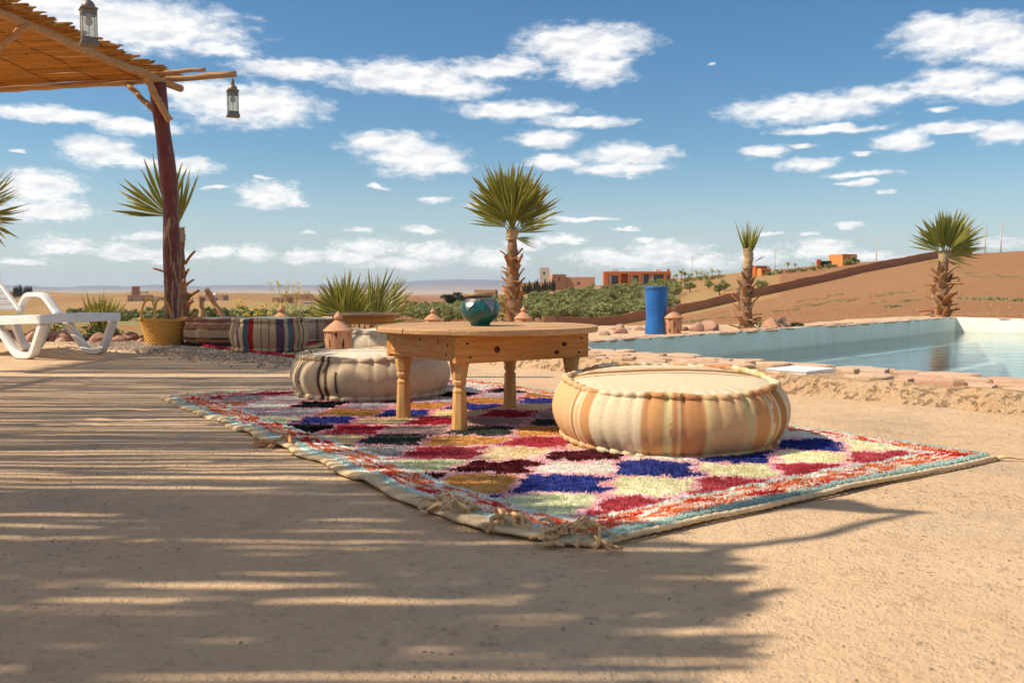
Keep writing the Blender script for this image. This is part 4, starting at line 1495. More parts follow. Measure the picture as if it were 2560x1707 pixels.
for k in range(5):
    a0 = R(-92 - 34 + k * 72)
    V, F = [], []
    rows = 9
    for i in range(rows + 1):
        f = i / rows
        z = 0.109 - f * 0.050
        r_ = float(np.interp(z, zsb, rsb)) + 0.0022
        hw = R(27) * (1 - f) ** 1.15
        for q in range(7):
            a_ = a0 + hw * (q / 3 - 1)
            V.append((r_ * math.cos(a_), r_ * math.sin(a_), z))
    for i in range(rows):
        for q in range(6):
            F.append((i * 7 + q, i * 7 + q + 1, (i + 1) * 7 + q + 1, (i + 1) * 7 + q))
    mb = MB()
    mb.add(V, F)
    mb.build('pewter_point', M['pewter'], jar)
    mb = MB()
    a_ = a0 + R(36)
    r_ = float(np.interp(0.103, zsb, rsb)) + 0.001
    mb.lathe([(0.0, -0.003), (0.003, -0.002), (0.0042, 0.0), (0.003, 0.003), (0.0, 0.004)], 12, None, (r_ * math.cos(a_), r_ * math.sin(a_), 0.103))
    mb.build('stud', M['bone'], jar)
mb = MB()
mb.lathe([(0.053, 0.104), (0.0565, 0.106), (0.0545, 0.111), (0.054, 0.117)], 40)
mb.build('neck_band', M['pewter'], jar)

# ------------------------------------------------------------------ terracotta lanterns (unit size: 0.31 high, 0.11 radius)


def lantern_proto(H=0.165):
    root = empty('terracotta_lantern')
    n, m = 200, 44
    up = H - 0.165
    th = np.linspace(0, 2 * PI, n, endpoint=False)
    zs = np.linspace(0.006, H, m)

    def hole(a, z):
        f = z / H
        k = (a / (2 * PI) * 6)
        lx = abs((k + 0.5) % 1 - 0.5)       # pointed slot at each sixth
        if abs(f - 0.60) < 0.22 and lx < 0.085 * (1 - (abs(f - 0.60) / 0.22) ** 1.4):
            return True
        k2 = abs((k + 1.0) % 1 - 0.5)
        if 0.74 < f < 0.95 and k2 < 0.10 * (f - 0.74) / 0.21:
            return True
        if 0.08 < f < 0.42 and k2 < 0.10 * (1 - abs(f - 0.2) / 0.22):
            return True
        return False
    V, F = [], []
    for s in (0, 1):
        for z in zs:
            f = z / H
            r = 0.084 + 0.014 * f + 0.003 * math.sin(f * 3) - 0.010 * s
            for a in th:
                k = a / (2 * PI) * 6
                rib = 0.0022 * (1 if abs(abs((k + 0.5) % 1 - 0.5) - 0.10 - 0.22 * abs(f - 0.6)) < 0.035 and s == 0 else 0)
                V.append(((r + rib) * math.cos(a), (r + rib) * math.sin(a), z))
    solid = np.zeros((m - 1, n), dtype=bool)
    for i in range(m - 1):
        for j in range(n):
            solid[i, j] = not hole((th[j] + PI / n) % (2 * PI), (zs[i] + zs[i + 1]) / 2)
    off = m * n
    for i in range(m - 1):
        for j in range(n):
            if not solid[i, j]:
                continue
            j2 = (j + 1) % n
            a_, b_, c_, d_ = i * n + j, i * n + j2, (i + 1) * n + j2, (i + 1) * n + j
            F.append((a_, b_, c_, d_))
            F.append((a_ + off, d_ + off, c_ + off, b_ + off))
            if i == 0 or not solid[i - 1, j]:
                F.append((a_, a_ + off, b_ + off, b_))
            if i == m - 2 or not solid[i + 1, j]:
                F.append((d_, c_, c_ + off, d_ + off))
            if not solid[i, j - 1]:
                F.append((a_, d_, d_ + off, a_ + off))
            if not solid[i, j2]:
                F.append((b_, b_ + off, c_ + off, c_))
    me = mesh('pierced_wall', V, F, M['terracotta'], smooth=True)
    me.set_sharp_from_angle(angle=R(40))
    link('pierced_wall', me, root)
    mb = MB()
    mb.lathe([(0.0, 0.0), (0.086, 0.0), (0.088, 0.007), (0.0, 0.009)], 40)
    mb.build('base', M['terracotta'], root)
    mb = MB()
    mb.lathe([(0.080, 0.160), (0.106, 0.163), (0.110, 0.168), (0.109, 0.174), (0.104, 0.176), (0.100, 0.183), (0.094, 0.184), (0.088, 0.193), (0.080, 0.200), (0.066, 0.212), (0.048, 0.226), (0.034, 0.236), (0.026, 0.243), (0.020, 0.248)], 48, None, (0, 0, up))
    roof = mb.build('roof', M['terracotta'], root)
    mb = MB()
    mb.lathe([(0.020, 0.246), (0.029, 0.254), (0.0335, 0.264), (0.032, 0.273), (0.025, 0.284), (0.015, 0.296), (0.007, 0.306), (0.003, 0.311), (0.0, 0.313)], 28, None, (0, 0, up))
    mb.build('finial', M['terracotta'], roof)
    return root


lp_tall = lantern_proto(0.222)
lp = lantern_proto()
lant = [((-1.30, 6.88, 0.004), 1.03, 'large terracotta lantern standing behind the beige pouf, left of the table'),
        ((-2.52, 10.05, 0.0), 1.20, 'terracotta lantern whose tip shows above the purple striped pouf'),
        ((-0.985, 11.45, 0.0), 1.0, 'terracotta lantern between the two wooden tables, left of the teal jar'),
        ((0.135, 11.0, 0.03), 1.0, 'terracotta lantern in front of the tall palm trunk, right of the teal jar'),
        ((1.745, 10.0, 0.06), 1.05, 'terracotta lantern on the pool edge beside the blue drum')]
for i, (l_, s_, lab) in enumerate(lant):
    o = lp_tall if i == 0 else (lp if i == 1 else copy_tree(lp))
    o.location = l_
    o.scale = (s_, s_, s_)
    o.rotation_euler = (0, 0, R(-90 + 31 + 23 * i))
    tag(o, lab, 'lantern', 'terracotta lanterns around the terrace')

# ------------------------------------------------------------------ far rug under the back poufs
t = MT('far_rug')
sp = t.n('ShaderNodeSeparateXYZ', {0: t.co()})
nz = t.noise(26, 4)
ys_ = t.math('ADD', sp.outputs[0], t.math('MULTIPLY', nz, 0.05))
c = t.ramp(t.math('FRACT', t.math('MULTIPLY', ys_, 0.62)), [(0.0, (0.34, 0.02, 0.06)), (0.12, (0.36, 0.24, 0.10)), (0.2, (0.05, 0.05, 0.03)), (0.26, (0.42, 0.30, 0.14)), (0.4, (0.26, 0.02, 0.05)),
                                                              (0.5, (0.50, 0.42, 0.36)), (0.62, (0.42, 0.14, 0.18)), (0.74, (0.16, 0.12, 0.20)), (0.85, (0.46, 0.40, 0.36))], 'CONSTANT')
M['far_rug'] = t.fin(c, 0.95, 0, t.bump(t.noise(90, 4), 0.7, 0.01), 0.05)
M['red_edge'] = rough_mat('red_selvage', (0.42, 0.012, 0.035), (0.30, 0.008, 0.025), 30, 0.95, 0.6, 120, 0.005)
fr_ = empty('far_rug', (-2.1, 8.6, 0))
tag(fr_, 'flat woven rug with red selvage under the poufs by the pergola post', 'rug')
fq = [np.array(p_) for p_ in ((-3.25, 9.05), (-1.48, 6.95), (-0.55, 7.75), (-2.35, 10.45))]
nu, nv = 60, 40
V, F = [], []
for i in range(nu + 1):
    for j in range(nv + 1):
        f, g_ = i / nu, j / nv
        p = (fq[0] * (1 - f) + fq[1] * f) * (1 - g_) + (fq[3] * (1 - f) + fq[2] * f) * g_
        w_ = float(fbm(f * 9, g_ * 6, 3, 51))
        V.append((p[0] + 2.1, p[1] - 8.6, 0.009 + 0.004 * w_))
for i in range(nu):
    for j in range(nv):
        k = i * (nv + 1) + j
        F.append((k, k + nv + 1, k + nv + 2, k + 1))
link('weave', mesh('weave', V, F, M['far_rug']), fr_)
mb = MB()
pts = []
for i in range(80):
    f = i / 79
    p = fq[0] * (1 - f) + fq[1] * f
    pts.append((p[0] + 2.1 + 0.025 * float(fbm(f * 14, 1, 3, 52)), p[1] - 8.6, 0.017 + 0.010 * float(fbm(f * 20, 3, 2, 53))))
mb.tube(pts, 0.013, 6)
mb.build('selvage', M['red_edge'], fr_)

# ------------------------------------------------------------------ gravel and grit


def pebbles(name, pts, rad, mat, label, cat, seed):
    r = np.random.default_rng(seed)
    n = len(pts)
    octv = np.array([(1, 0, 0), (-1, 0, 0), (0, 1, 0), (0, -1, 0), (0, 0, 1), (0, 0, -1)], dtype=float)
    octf = np.array([(0, 2, 4), (2, 1, 4), (1, 3, 4), (3, 0, 4), (2, 0, 5), (1, 2, 5), (3, 1, 5), (0, 3, 5)])
    a = r.random(n) * 2 * PI
    s = rad[:, None] * (0.7 + 0.6 * r.random((n, 3)))
    s[:, 2] *= 0.7
    L = octv[None] * s[:, None, :] * (0.75 + 0.5 * r.random((n, 6, 1)))
    x = L[..., 0] * np.cos(a)[:, None] - L[..., 1] * np.sin(a)[:, None]
    y = L[..., 0] * np.sin(a)[:, None] + L[..., 1] * np.cos(a)[:, None]
    V = np.stack([x, y, L[..., 2]], -1) + pts[:, None, :]
    F = (octf[None] + (np.arange(n) * 6)[:, None, None]).reshape(-1, 3)
    o = link(name, mesh(name, V.reshape(-1, 3), F, mat, smooth=False))
    tag(o, label, cat, kind='stuff')
    return o


ng = 4200
tq = rng.random(ng)
wq = rng.normal(0, 1, ng)
gp = np.stack([np.interp(tq, [0, 0.2, 0.45, 0.75, 1], [-4.3, -3.5, -2.9, -2.05, -1.25]), np.interp(tq, [0, 0.2, 0.45, 0.75, 1], [9.5, 8.75, 8.35, 7.35, 6.75])], -1)
gp[:, 0] += wq * 0.13 * (0.8 + tq * 0.4)
gp[:, 1] += wq * 0.16 + rng.normal(0, 0.08, ng)
pebbles('gravel', np.column_stack([gp, np.full(ng, 0.006)]), 0.007 + 0.010 * rng.random(ng) ** 2, M['gravel'], 'strip of loose grey gravel along the far rug', 'gravel', 61)
ng = 2600
gx = rng.random(ng) * 5.2 - 2.0
gy = 1.15 + rng.random(ng) ** 1.4 * 4.2
m = vnoise(gx * 1.6, gy * 1.6, 63) > 0.52
pebbles('grit', np.column_stack([gx[m], gy[m], np.full(m.sum(), 0.002)]), 0.0012 + 0.0032 * rng.random(m.sum()) ** 4, M['grit'], 'scattered dark grit on the sandy terrace floor', 'grit', 64)

# ------------------------------------------------------------------ rocks


def rock_mesh(seed):
    bm = bmesh.new()
    bmesh.ops.create_icosphere(bm, subdivisions=3, radius=0.5)
    r = random.Random(seed)
    cuts = [(Vector((r.uniform(-1, 1), r.uniform(-1, 1), r.uniform(-0.6, 1))).normalized(), r.uniform(0.29, 0.42)) for _ in range(9)]
    for v in bm.verts:
        for nrm, d in cuts:
            k = v.co.dot(nrm)
            if k > d:
                v.co -= nrm * (k - d) * 0.9
        v.co *= 1 + 0.06 * float(fbm(v.co.x * 4 + seed, v.co.y * 4 + v.co.z * 3, 2, seed))
        v.co.z = max(v.co.z, -0.25)
    me = bpy.data.meshes.new('rock')
    bm.to_mesh(me)
    bm.free()
    me.materials.append(M['rock'])
    me.polygons.foreach_set('use_smooth', np.ones(len(me.polygons), dtype=bool))
    me.set_sharp_from_angle(angle=R(24))
    return me


ROCKS = [rock_mesh(s) for s in range(8)]


def rock(x, y, s, label, group, z=None, flat=0.62):
    z = 0.0 if z is None else z
    o = link('rock', random.choice(ROCKS), None, (x, y, z + s * 0.25 * flat - 0.012), (random.uniform(-0.2, 0.2), random.uniform(-0.2, 0.2), random.uniform(0, 6.28)),
             (s * random.uniform(0.85, 1.3), s * random.uniform(0.8, 1.1), s * flat * random.uniform(0.8, 1.2)))
    tag(o, label, 'rock', group)


for i in range(46):
    f = i / 45
    x = -5.6 + 2.1 * f + random.uniform(-0.1, 0.1)
    rock(x, 9.75 - 0.1 * f + random.uniform(-0.22, 0.35), random.choice((0.10, 0.14, 0.18, 0.22, 0.28)), 'reddish rock in the row along the terrace edge behind the sun lounger', 'rocks behind the lounger')
for i in range(34):
    px = 1400 + 500 * random.random()
    b_ = (px - 1280) / 2300
    m_ = (PA[0] - b_ * PA[1]) / (b_ * PL[1] - PL[0])
    q = PA + PL * m_ + PLN * random.uniform(0.75, 1.7)
    rock(q[0], q[1], random.choice((0.10, 0.13, 0.16, 0.20)), 'rounded reddish rock in the bed behind the pool wall', 'rocks behind the pool', 0.05, 0.6)
for (x, y, s) in ((3.12, 11.05, 0.27), (3.35, 11.35, 0.24), (2.35, 10.9, 0.24), (2.15, 10.7, 0.2)):
    rock(x, y, s, 'rounded boulder at the foot of the trimmed palm', 'boulders at the trimmed palm', 0.06, 0.8)

# ------------------------------------------------------------------ skimmer lid in the kerb
q = PA + PW * LIDT + PN * LIDN
lidr = empty('skimmer_lid', (q[0], q[1], ZK + 0.018), math.atan2(PW[1], PW[0]))
tag(lidr, 'white plastic skimmer lid set among the flat stones of the pool kerb', 'lid')
mb = MB()
mb.cbox(-0.125, 0.125, -0.15, 0.15, -0.03, 0.004, 0.004)
mb.build('plate', M['plastic'], lidr, smooth=False)
for k in range(22):
    mb = MB() if k == 0 else mb
    mb.cbox(-0.120 + k * 0.0112, -0.120 + k * 0.0112 + 0.006, -0.158, -0.1502, -0.004, 0.003, 0.0008)
mb.build('rib', M['plastic'], lidr, smooth=False)

# ------------------------------------------------------------------ blue drum
drum = empty('plastic_drum', (1.575, 10.05, 0.06))
tag(drum, 'tall bright blue plastic drum, dented, standing behind the pool wall', 'drum')
n, m = 72, 40
V, F = [], []
Rd, Hd = 0.124, 0.515
for i in range(m + 1):
    f = i / m
    z = Hd * f
    for k in range(n):
        a_ = 2 * PI * k / n
        r_ = Rd * (1.0 - 0.022 * math.exp(-((f - 0.55) / 0.2) ** 2) - 0.02 * (1 - f))
        r_ -= 0.016 * math.exp(-((f - 0.35) / 0.18) ** 2) * max(0, math.cos(a_ - R(200))) ** 2
        r_ -= 0.014 * math.exp(-((f - 0.42) / 0.16) ** 2) * max(0, math.cos(a_ + R(10))) ** 2
        r_ += 0.003 * math.sin(f * 40) * (0.55 < f < 0.62)
        V.append((r_ * math.cos(a_), r_ * math.sin(a_), z))
for i in range(m):
    for k in range(n):
        F.append((i * n + k, i * n + (k + 1) % n, (i + 1) * n + (k + 1) % n, (i + 1) * n + k))
F.append(tuple(range(n - 1, -1, -1)))
link('barrel', mesh('barrel', V, F, M['blue']), drum)
mb = MB()
mb.lathe([(0.1235, Hd - 0.035), (0.1275, Hd - 0.033), (0.1285, Hd - 0.004), (0.1265, Hd + 0.002), (0.118, Hd + 0.002), (0.114, Hd - 0.012), (0.0, Hd - 0.012)], 72)
mb.build('rim', M['blue'], drum)

# ------------------------------------------------------------------ straw basket
bk = empty('straw_basket', (-3.385, 8.93, 0.0))
tag(bk, 'woven straw basket with two tall handles at the foot of the red post', 'basket')
n, m = 168, 66
V, UVs = [], []
for i in range(m + 1):
    f = i / m
    z = 0.005 + 0.245 * f
    for k in range(n):
        a_ = 2 * PI * k / n
        row = int(f * 17)
        wv_ = 0.0075 * math.cos(a_ * 24 + PI * (row % 2)) * abs(math.sin(f * 17 * PI)) + 0.005 * abs(math.sin(f * 17 * PI))
        r_ = 0.150 + 0.062 * f + 0.006 * math.sin(a_ * 2 + 0.4) + wv_
        V.append((r_ * math.cos(a_), r_ * 0.85 * math.sin(a_), z + 0.006 * math.sin(a_ * 2) * f))
        UVs.append((a_, f))
F = []
for i in range(m):
    for k in range(n):
        F.append((i * n + k, i * n + (k + 1) % n, (i + 1) * n + (k + 1) % n, (i + 1) * n + k))
F.append(tuple(range(n - 1, -1, -1)))
link('woven_body', mesh('woven_body', V, F, M['straw'], None, True, np.array(UVs)), bk)
for s_ in (0, 1):
    mb = MB()
    pts = []
    for k in range(121):
        a_ = 2 * PI * k / 120
        tw = a_ * 18 + PI * s_
        rr_ = 0.217 + 0.008 * math.cos(tw)
        pts.append((rr_ * math.cos(a_), rr_ * 0.85 * math.sin(a_), 0.252 + 0.008 * math.sin(tw) + 0.006 * math.sin(a_ * 2)))
    mb.tube(pts, 0.0095, 6)
    mb.build('rim_braid', M['straw'], bk)
for s_ in (-1, 1):
    mb = MB()
    pts = []
    for k in range(25):
        f = k / 24
        a_ = PI * f
        pts.append((-0.075 + 0.012 * s_ + 0.072 * math.cos(a_) * (1 + 0.1 * s_), 0.165 * s_ - 0.05 * s_ * math.sin(a_), 0.235 + 0.225 * math.sin(a_) ** 0.8))
    mb.tube(pts, 0.011, 7)
    mb.build('handle', M['straw'], bk)

# ------------------------------------------------------------------ sun lounger
# local frame: x towards the foot end, y across
lx = math.atan2(-0.53, 0.848)
lo = empty('sun_lounger', (-3.70, 7.50, 0.0), lx)
tag(lo, 'white plastic sun lounger with tall armrests on the sunlit terrace', 'sun lounger')
W2 = 0.345
ZS = 0.335


def seat_z(x):
    return ZS + 0.035 * math.sin((x + 0.1) * 2.2) * (1 if x < 0.3 else 1) * 0.6 - 0.02 * max(0, x) ** 2


# side rails
for s_ in (-1, 1):
    V, F = [], []
    N_ = 24
    for i in range(N_ + 1):
        x = -1.05 + 1.37 * i / N_
        z = seat_z(x)
        for (dy, dz) in ((0, -0.065), (0, -0.006), (-0.006 * s_, 0.0), (-0.045 * s_, 0.0), (-0.045 * s_, -0.02), (-0.02 * s_, -0.065)):
            V.append((x, s_ * W2 + dy, z + dz))
    for i in range(N_):
        for k in range(6):
            F.append((i * 6 + k, i * 6 + (k + 1) % 6, (i + 1) * 6 + (k + 1) % 6, (i + 1) * 6 + k))
    F += [(0, 1, 2, 3, 4, 5), tuple(N_ * 6 + k for k in (5, 4, 3, 2, 1, 0))]
    me = mesh('side_rail', V, F, M['plastic'])
    me.set_sharp_from_angle(angle=R(35))
    link('side_rail', me, lo)
# curved foot end
V, F = [], []
for i in range(25):
    f = i / 24 * 2 - 1
    y = W2 * f
    x = 0.32 + 0.035 * (1 - f * f)
    zc = seat_z(0.32) + 0.008 * (1 - f * f)
    for (dx, dz) in ((0, -0.068), (0.004, -0.006), (0, 0.0015), (-0.05, 0.0015), (-0.05, -0.02)):
        V.append((x + dx, y, zc + dz))
for i in range(24):
    for k in range(5):
        F.append((i * 5 + k, i * 5 + (k + 1) % 5, (i + 1) * 5 + (k + 1) % 5, (i + 1) * 5 + k))
F += [(0, 1, 2, 3, 4), tuple(24 * 5 + k for k in (4, 3, 2, 1, 0))]
me = mesh('foot_end', V, F, M['plastic'])
me.set_sharp_from_angle(angle=R(35))
link('foot_end', me, lo)
for k in range(9):
    y0 = -W2 + 0.052 + k * 0.0665
    V, F = [], []
    for i in range(21):
        x = -1.05 + 1.345 * i / 20
        z = seat_z(x) - 0.003
        for (y, dz) in ((y0, -0.012), (y0, -0.003), (y0 + 0.004, 0.0), (y0 + 0.050, 0.0), (y0 + 0.054, -0.003), (y0 + 0.054, -0.012)):
            V.append((x, y, z + dz))
    for i in range(20):
        for q in range(6):
            F.append((i * 6 + q, i * 6 + (q + 1) % 6, (i + 1) * 6 + (q + 1) % 6, (i + 1) * 6 + q))
    link('slat', mesh('slat', V, F, M['plastic'], smooth=False), lo)


def frame_bar(pts2, y, wy, r, name, parent, closed=False):
    """bent flat bar in the x-z plane with rounded section"""
    V, F = [], []
    P2 = []
    for i in range(len(pts2) - 1):
        a_, b_ = Vector(pts2[i]), Vector(pts2[i + 1])
        for k in range(6):
            P2.append(a_.lerp(b_, k / 6))
    P2.append(Vector(pts2[-1]))
    for _ in range(2):
        Q = P2[:]
        for i in range(1, len(P2) - 1):
            Q[i] = (P2[i - 1] + P2[i] * 2 + P2[i + 1]) / 4
        P2 = Q
    for i, p in enumerate(P2):
        t_ = (P2[min(i + 1, len(P2) - 1)] - P2[max(i - 1, 0)]).normalized()
        nx_, nz_ = -t_.y, t_.x
        for (sy, sn) in ((-1, -0.8), (-1, 0.8), (-0.8, 1), (-0.1, 1), (0.0, 0.78), (0.1, 1), (0.8, 1), (1, 0.8), (1, -0.8), (0.8, -1), (-0.8, -1)):
            V.append((p.x + nx_ * sn * r, y + sy * wy, p.y + nz_ * sn * r))
    q = 11
    for i in range(len(P2) - 1):
        for k in range(q):
            F.append((i * q + k, i * q + (k + 1) % q, (i + 1) * q + (k + 1) % q, (i + 1) * q + k))
    F += [tuple(range(q)), tuple((len(P2) - 1) * q + k for k in range(q - 1, -1, -1))]
    me = mesh(name, V, F, M['plastic'])
    me.set_sharp_from_angle(angle=R(40))
    link(name, me, parent)


for s_ in (-1, 1):
    frame_bar([(0.285, ZS - 0.055), (0.135, 0.026), (-0.085, 0.026), (-0.37, ZS - 0.055)], s_ * (W2 - 0.045), 0.032, 0.024, 'leg', lo)
    frame_bar([(-0.62, ZS - 0.04), (-0.80, 0.026), (-1.02, 0.026), (-1.20, ZS - 0.04)], s_ * (W2 - 0.045), 0.032, 0.024, 'leg', lo)
    frame_bar([(-0.52, ZS + 0.0), (-0.72, ZS + 0.165), (-0.98, ZS + 0.165), (-1.13, ZS + 0.0)], s_ * (W2 - 0.025), 0.034, 0.020, 'armrest', lo)
    # backrest stile
for s_ in (-1, 1):
    mb = MB()
    mb.cbox(-0.025, 0.025, -0.02, 0.02, 0, 0.72, 0.006)
    mb.build('backrest_stile', M['plastic'], lo, smooth=False, loc=(-1.03, s_ * (W2 - 0.075), ZS + 0.01), rot=(0, R(-52), 0))
for k in range(9):
    mb = MB()
    mb.cbox(-0.008, 0.010, -W2 + 0.10, W2 - 0.10, 0.03 + k * 0.076, 0.095 + k * 0.076, 0.004)
    mb.build('backrest_slat', M['plastic'], lo, smooth=False, loc=(-1.03, 0, ZS + 0.01), rot=(0, R(-52), 0))

# ------------------------------------------------------------------ pergola with reed roof
pg = empty('pergola', (-3.365, 9.165, 0.0))
tag(pg, 'pergola with red post, log beams and golden reed roof at upper left', 'pergola')
po = Vector((-3.365, 9.165, 0.0))
L_ = lambda *p: tuple(Vector(p) - po)
pts, rad = [], []
for i in range(30):
    f = i / 29
    pts.append((-0.095 * f + 0.03 * math.sin(f * 3.3) - 0.012 * math.sin(f * 8), -0.015 * f, -0.05 + 2.61 * f))
    rad.append(0.082 - 0.006 * f + 0.005 * math.sin(f * 21) + (0.012 if i < 3 else 0))
mb = MB()
mb.tube(pts, rad, 16)
mb.build('post', M['post'], pg)


def pole(name, pts, r, parent, seed=0, n=9):
    rd = random.Random(seed)
    P_ = [Vector(p) for p in pts]
    Q = []
    for i in range(len(P_) - 1):
        for k in range(8):
            Q.append(P_[i].lerp(P_[i + 1], k / 8))
    Q.append(P_[-1])
    Q = [q + Vector((rd.uniform(-1, 1), rd.uniform(-1, 1), rd.uniform(-1, 1))) * r * 0.18 for q in Q]
    rr_ = [r * rd.uniform(0.9, 1.1) for _ in Q]
    mb = MB()
    mb.tube([tuple(q) for q in Q], rr_, n)
    return mb.build(name, M['pole'], parent)


pole('edge_beam', [L_(-3.36, 9.47, 2.575), L_(-3.62, 8.4, 2.60), L_(-3.90, 7.05, 2.645), L_(-4.15, 5.7, 2.66)], 0.037, pg, 1)
pole('cross_pole', [L_(-6.0, 9.42, 2.52), L_(-5.16, 9.41, 2.56), L_(-3.9, 9.40, 2.62), L_(-2.78, 9.40, 2.705)], 0.031, pg, 2)
pole('short_pole', [L_(-3.6, 9.34, 2.70), L_(-3.06, 9.33, 2.735)], 0.022, pg, 7)
pole('brace', [L_(-3.50, 8.92, 2.59), L_(-3.44, 9.0, 2.40), L_(-3.33, 9.06, 2.18)], 0.034, pg, 3)
pole('brace', [L_(-3.86, 9.38, 2.60), L_(-3.50, 9.23, 2.26)], 0.028, pg, 4)
pole('brace', [L_(-3.80, 7.35, 2.615), L_(-4.05, 7.3, 2.40), L_(-4.45, 7.2, 2.1)], 0.030, pg, 5)
pole('rafter', [L_(-5.55, 9.3, 2.55), L_(-5.6, 7.6, 2.56), L_(-5.6, 5.6, 2.57)], 0.035, pg, 6)
pole('lamp_pole', [L_(-4.3, 6.80, 2.74), L_(-3.0, 6.75, 2.77)], 0.028, pg, 9)
pole('back_post', [L_(-5.62, 5.75, 0.0), L_(-5.6, 5.75, 2.54)], 0.065, pg, 8)


def reed_proto(seed):
    rd = random.Random(seed)
    pts = [(-1.0 + 2.0 * i / 10, 0.006 * math.sin(i * 1.3 + seed), 0.006 * math.cos(i * 0.9 + seed)) for i in range(11)]
    V, F = tube(pts, [1.0] * 11, 7, True)
    # radius is set through a unit section so the reeds keep their thickness when stretched
    V = [(v[0], pts[min(10, max(0, round((v[0] + 1) * 5)))][1] + (v[1] - pts[min(10, max(0, round((v[0] + 1) * 5)))][1]) * 0.0115, pts[min(10, max(0, round((v[0] + 1) * 5)))][2] + (v[2] - pts[min(10, max(0, round((v[0] + 1) * 5)))][2]) * 0.0115) for v in V]
    return mesh('reed', V, F, M['reed'])


REEDS = [reed_proto(s) for s in range(5)]


def roof_z(x):
    return 2.675 + 0.05 * (x + 4.4)


def right_edge(y):
    return np.interp(y, [5.5, 7.0, 9.5], [-3.98, -3.80, -3.45])


y = 5.55
count = 0
while y < 9.56 and count < 280:
    xr = float(right_edge(y)) + random.uniform(-0.10, 0.07)
    xl = -5.74 + random.uniform(-0.12, 0.12)
    cxm_, hl = (xr + xl) / 2, (xr - xl) / 2
    k = random.uniform(0.8, 1.25)
    link('reed', random.choice(REEDS), pg, L_(cxm_, y, roof_z(cxm_) + random.uniform(-0.006, 0.010)), (random.uniform(0, 6.28), -math.atan(0.05) + random.uniform(-0.004, 0.004), random.uniform(-0.012, 0.012)), (hl, k, k))
    count += 1
    y += 0.0185 + (random.uniform(0.005, 0.022) if random.random() < 0.14 else random.uniform(-0.004, 0.002))
mb = MB()
for xx in (-3.86, -4.25, -4.7, -5.2, -5.6):
    pts = [L_(xx + 0.05 * (yy - 7.5) / 2 + 0.02 * math.sin(yy * 6), yy, roof_z(xx) - 0.016 + 0.004 * math.sin(yy * 40)) for yy in np.linspace(5.6, 9.5, 70)]
    mb.tube(pts, 0.003, 4)
mb.build('binding_wire', M['nail'], pg)

# second reed canopy, over the camera's left shoulder: only its striped shade is in the picture
M['mat_reed'] = M['reed']
cn = empty('reed_canopy', (-4.3, 2.2, 0.0))
tag(cn, 'second reed canopy beside the first, throwing striped shade over the near terrace', 'canopy')


def edge2(y):
    return np.interp(y, [-1.6, 0.6, 1.0, 1.15, 1.45, 1.62, 1.78, 2.6, 4.0, 5.35], [-2.35, -2.3, -2.10, -2.06, -2.02, -2.12, -2.34, -2.6, -3.1, -3.45])


def canopy_mat():
    V, F = [], []
    y = -1.6
    rd = random.Random(5)
    while y < 5.35:
        k = 2 if y < 2.0 else 1
        xr = float(edge2(y)) + rd.uniform(-0.05, 0.03)
        xl = -6.9 + rd.uniform(-0.2, 0.2)
        r_ = rd.uniform(0.009, 0.014)
        # some reeds stop short, so the gaps come and go
        cut = rd.random()
        seg = [(xl, xr)]
        if cut < 0.30:
            c0 = rd.uniform(-4.4, -2.6)
            seg = [(xl, c0), (c0 + rd.uniform(0.2, 0.9), xr)]
        slope = rd.uniform(-0.022, 0.022)
        for (a_, b_) in seg:
            if b_ - a_ < 0.1:
                continue
            pts = [(a_ + (b_ - a_) * i / 6 + 4.3, y - 2.2 + slope * (a_ + (b_ - a_) * i / 6 + 4) + 0.016 * math.sin(i * 1.7 + y * 9), 2.60 + rd.uniform(-0.01, 0.02)) for i in range(7)]
            v_, f_ = tube(pts, r_, 6)
            kk = len(V)
            V.extend(v_)
            F.extend([tuple(i + kk for i in f) for f in f_])
        y += GAP(y, rd)
    # a second, sparse layer thrown across the first breaks the gaps up
    for k in range(210):
        y = rd.uniform(-1.6, 5.3) if k % 2 else rd.uniform(0.2, 2.0)
        c0 = rd.uniform(-5.5, -2.4)
        hl = rd.uniform(0.4, 1.3)
        b_ = min(c0 + hl, float(edge2(y)) + rd.uniform(-0.1, 0.02))
        a_ = c0 - hl
        if b_ - a_ < 0.3:
            continue
        slope = rd.uniform(-0.05, 0.05)
        pts = [(a_ + (b_ - a_) * i / 6 + 4.3, y - 2.2 + slope * (b_ - a_) * i / 6 + 0.015 * math.sin(i * 1.3 + k), 2.635 + rd.uniform(-0.01, 0.02)) for i in range(7)]
        v_, f_ = tube(pts, rd.uniform(0.010, 0.020), 6)
        kk = len(V)
        V.extend(v_)
        F.extend([tuple(i + kk for i in f) for f in f_])
    return V, F


def GAP(y, rd):
    q = rd.random()
    if y < 1.95:
        return 0.017 + (rd.uniform(0.030, 0.052) if q < 0.045 else (rd.uniform(0.004, 0.010) if q < 0.15 else rd.uniform(-0.011, 0.0)))
    if 2.20 < y < 2.235:
        return 0.075
    if y < 3.4:
        return 0.019 + (rd.uniform(0.016, 0.032) if q < 0.13 else (rd.uniform(0.004, 0.012) if q < 0.50 else rd.uniform(-0.008, 0.002)))
    return 0.020 + (rd.uniform(0.012, 0.022) if q < 0.16 else rd.uniform(-0.004, 0.010))


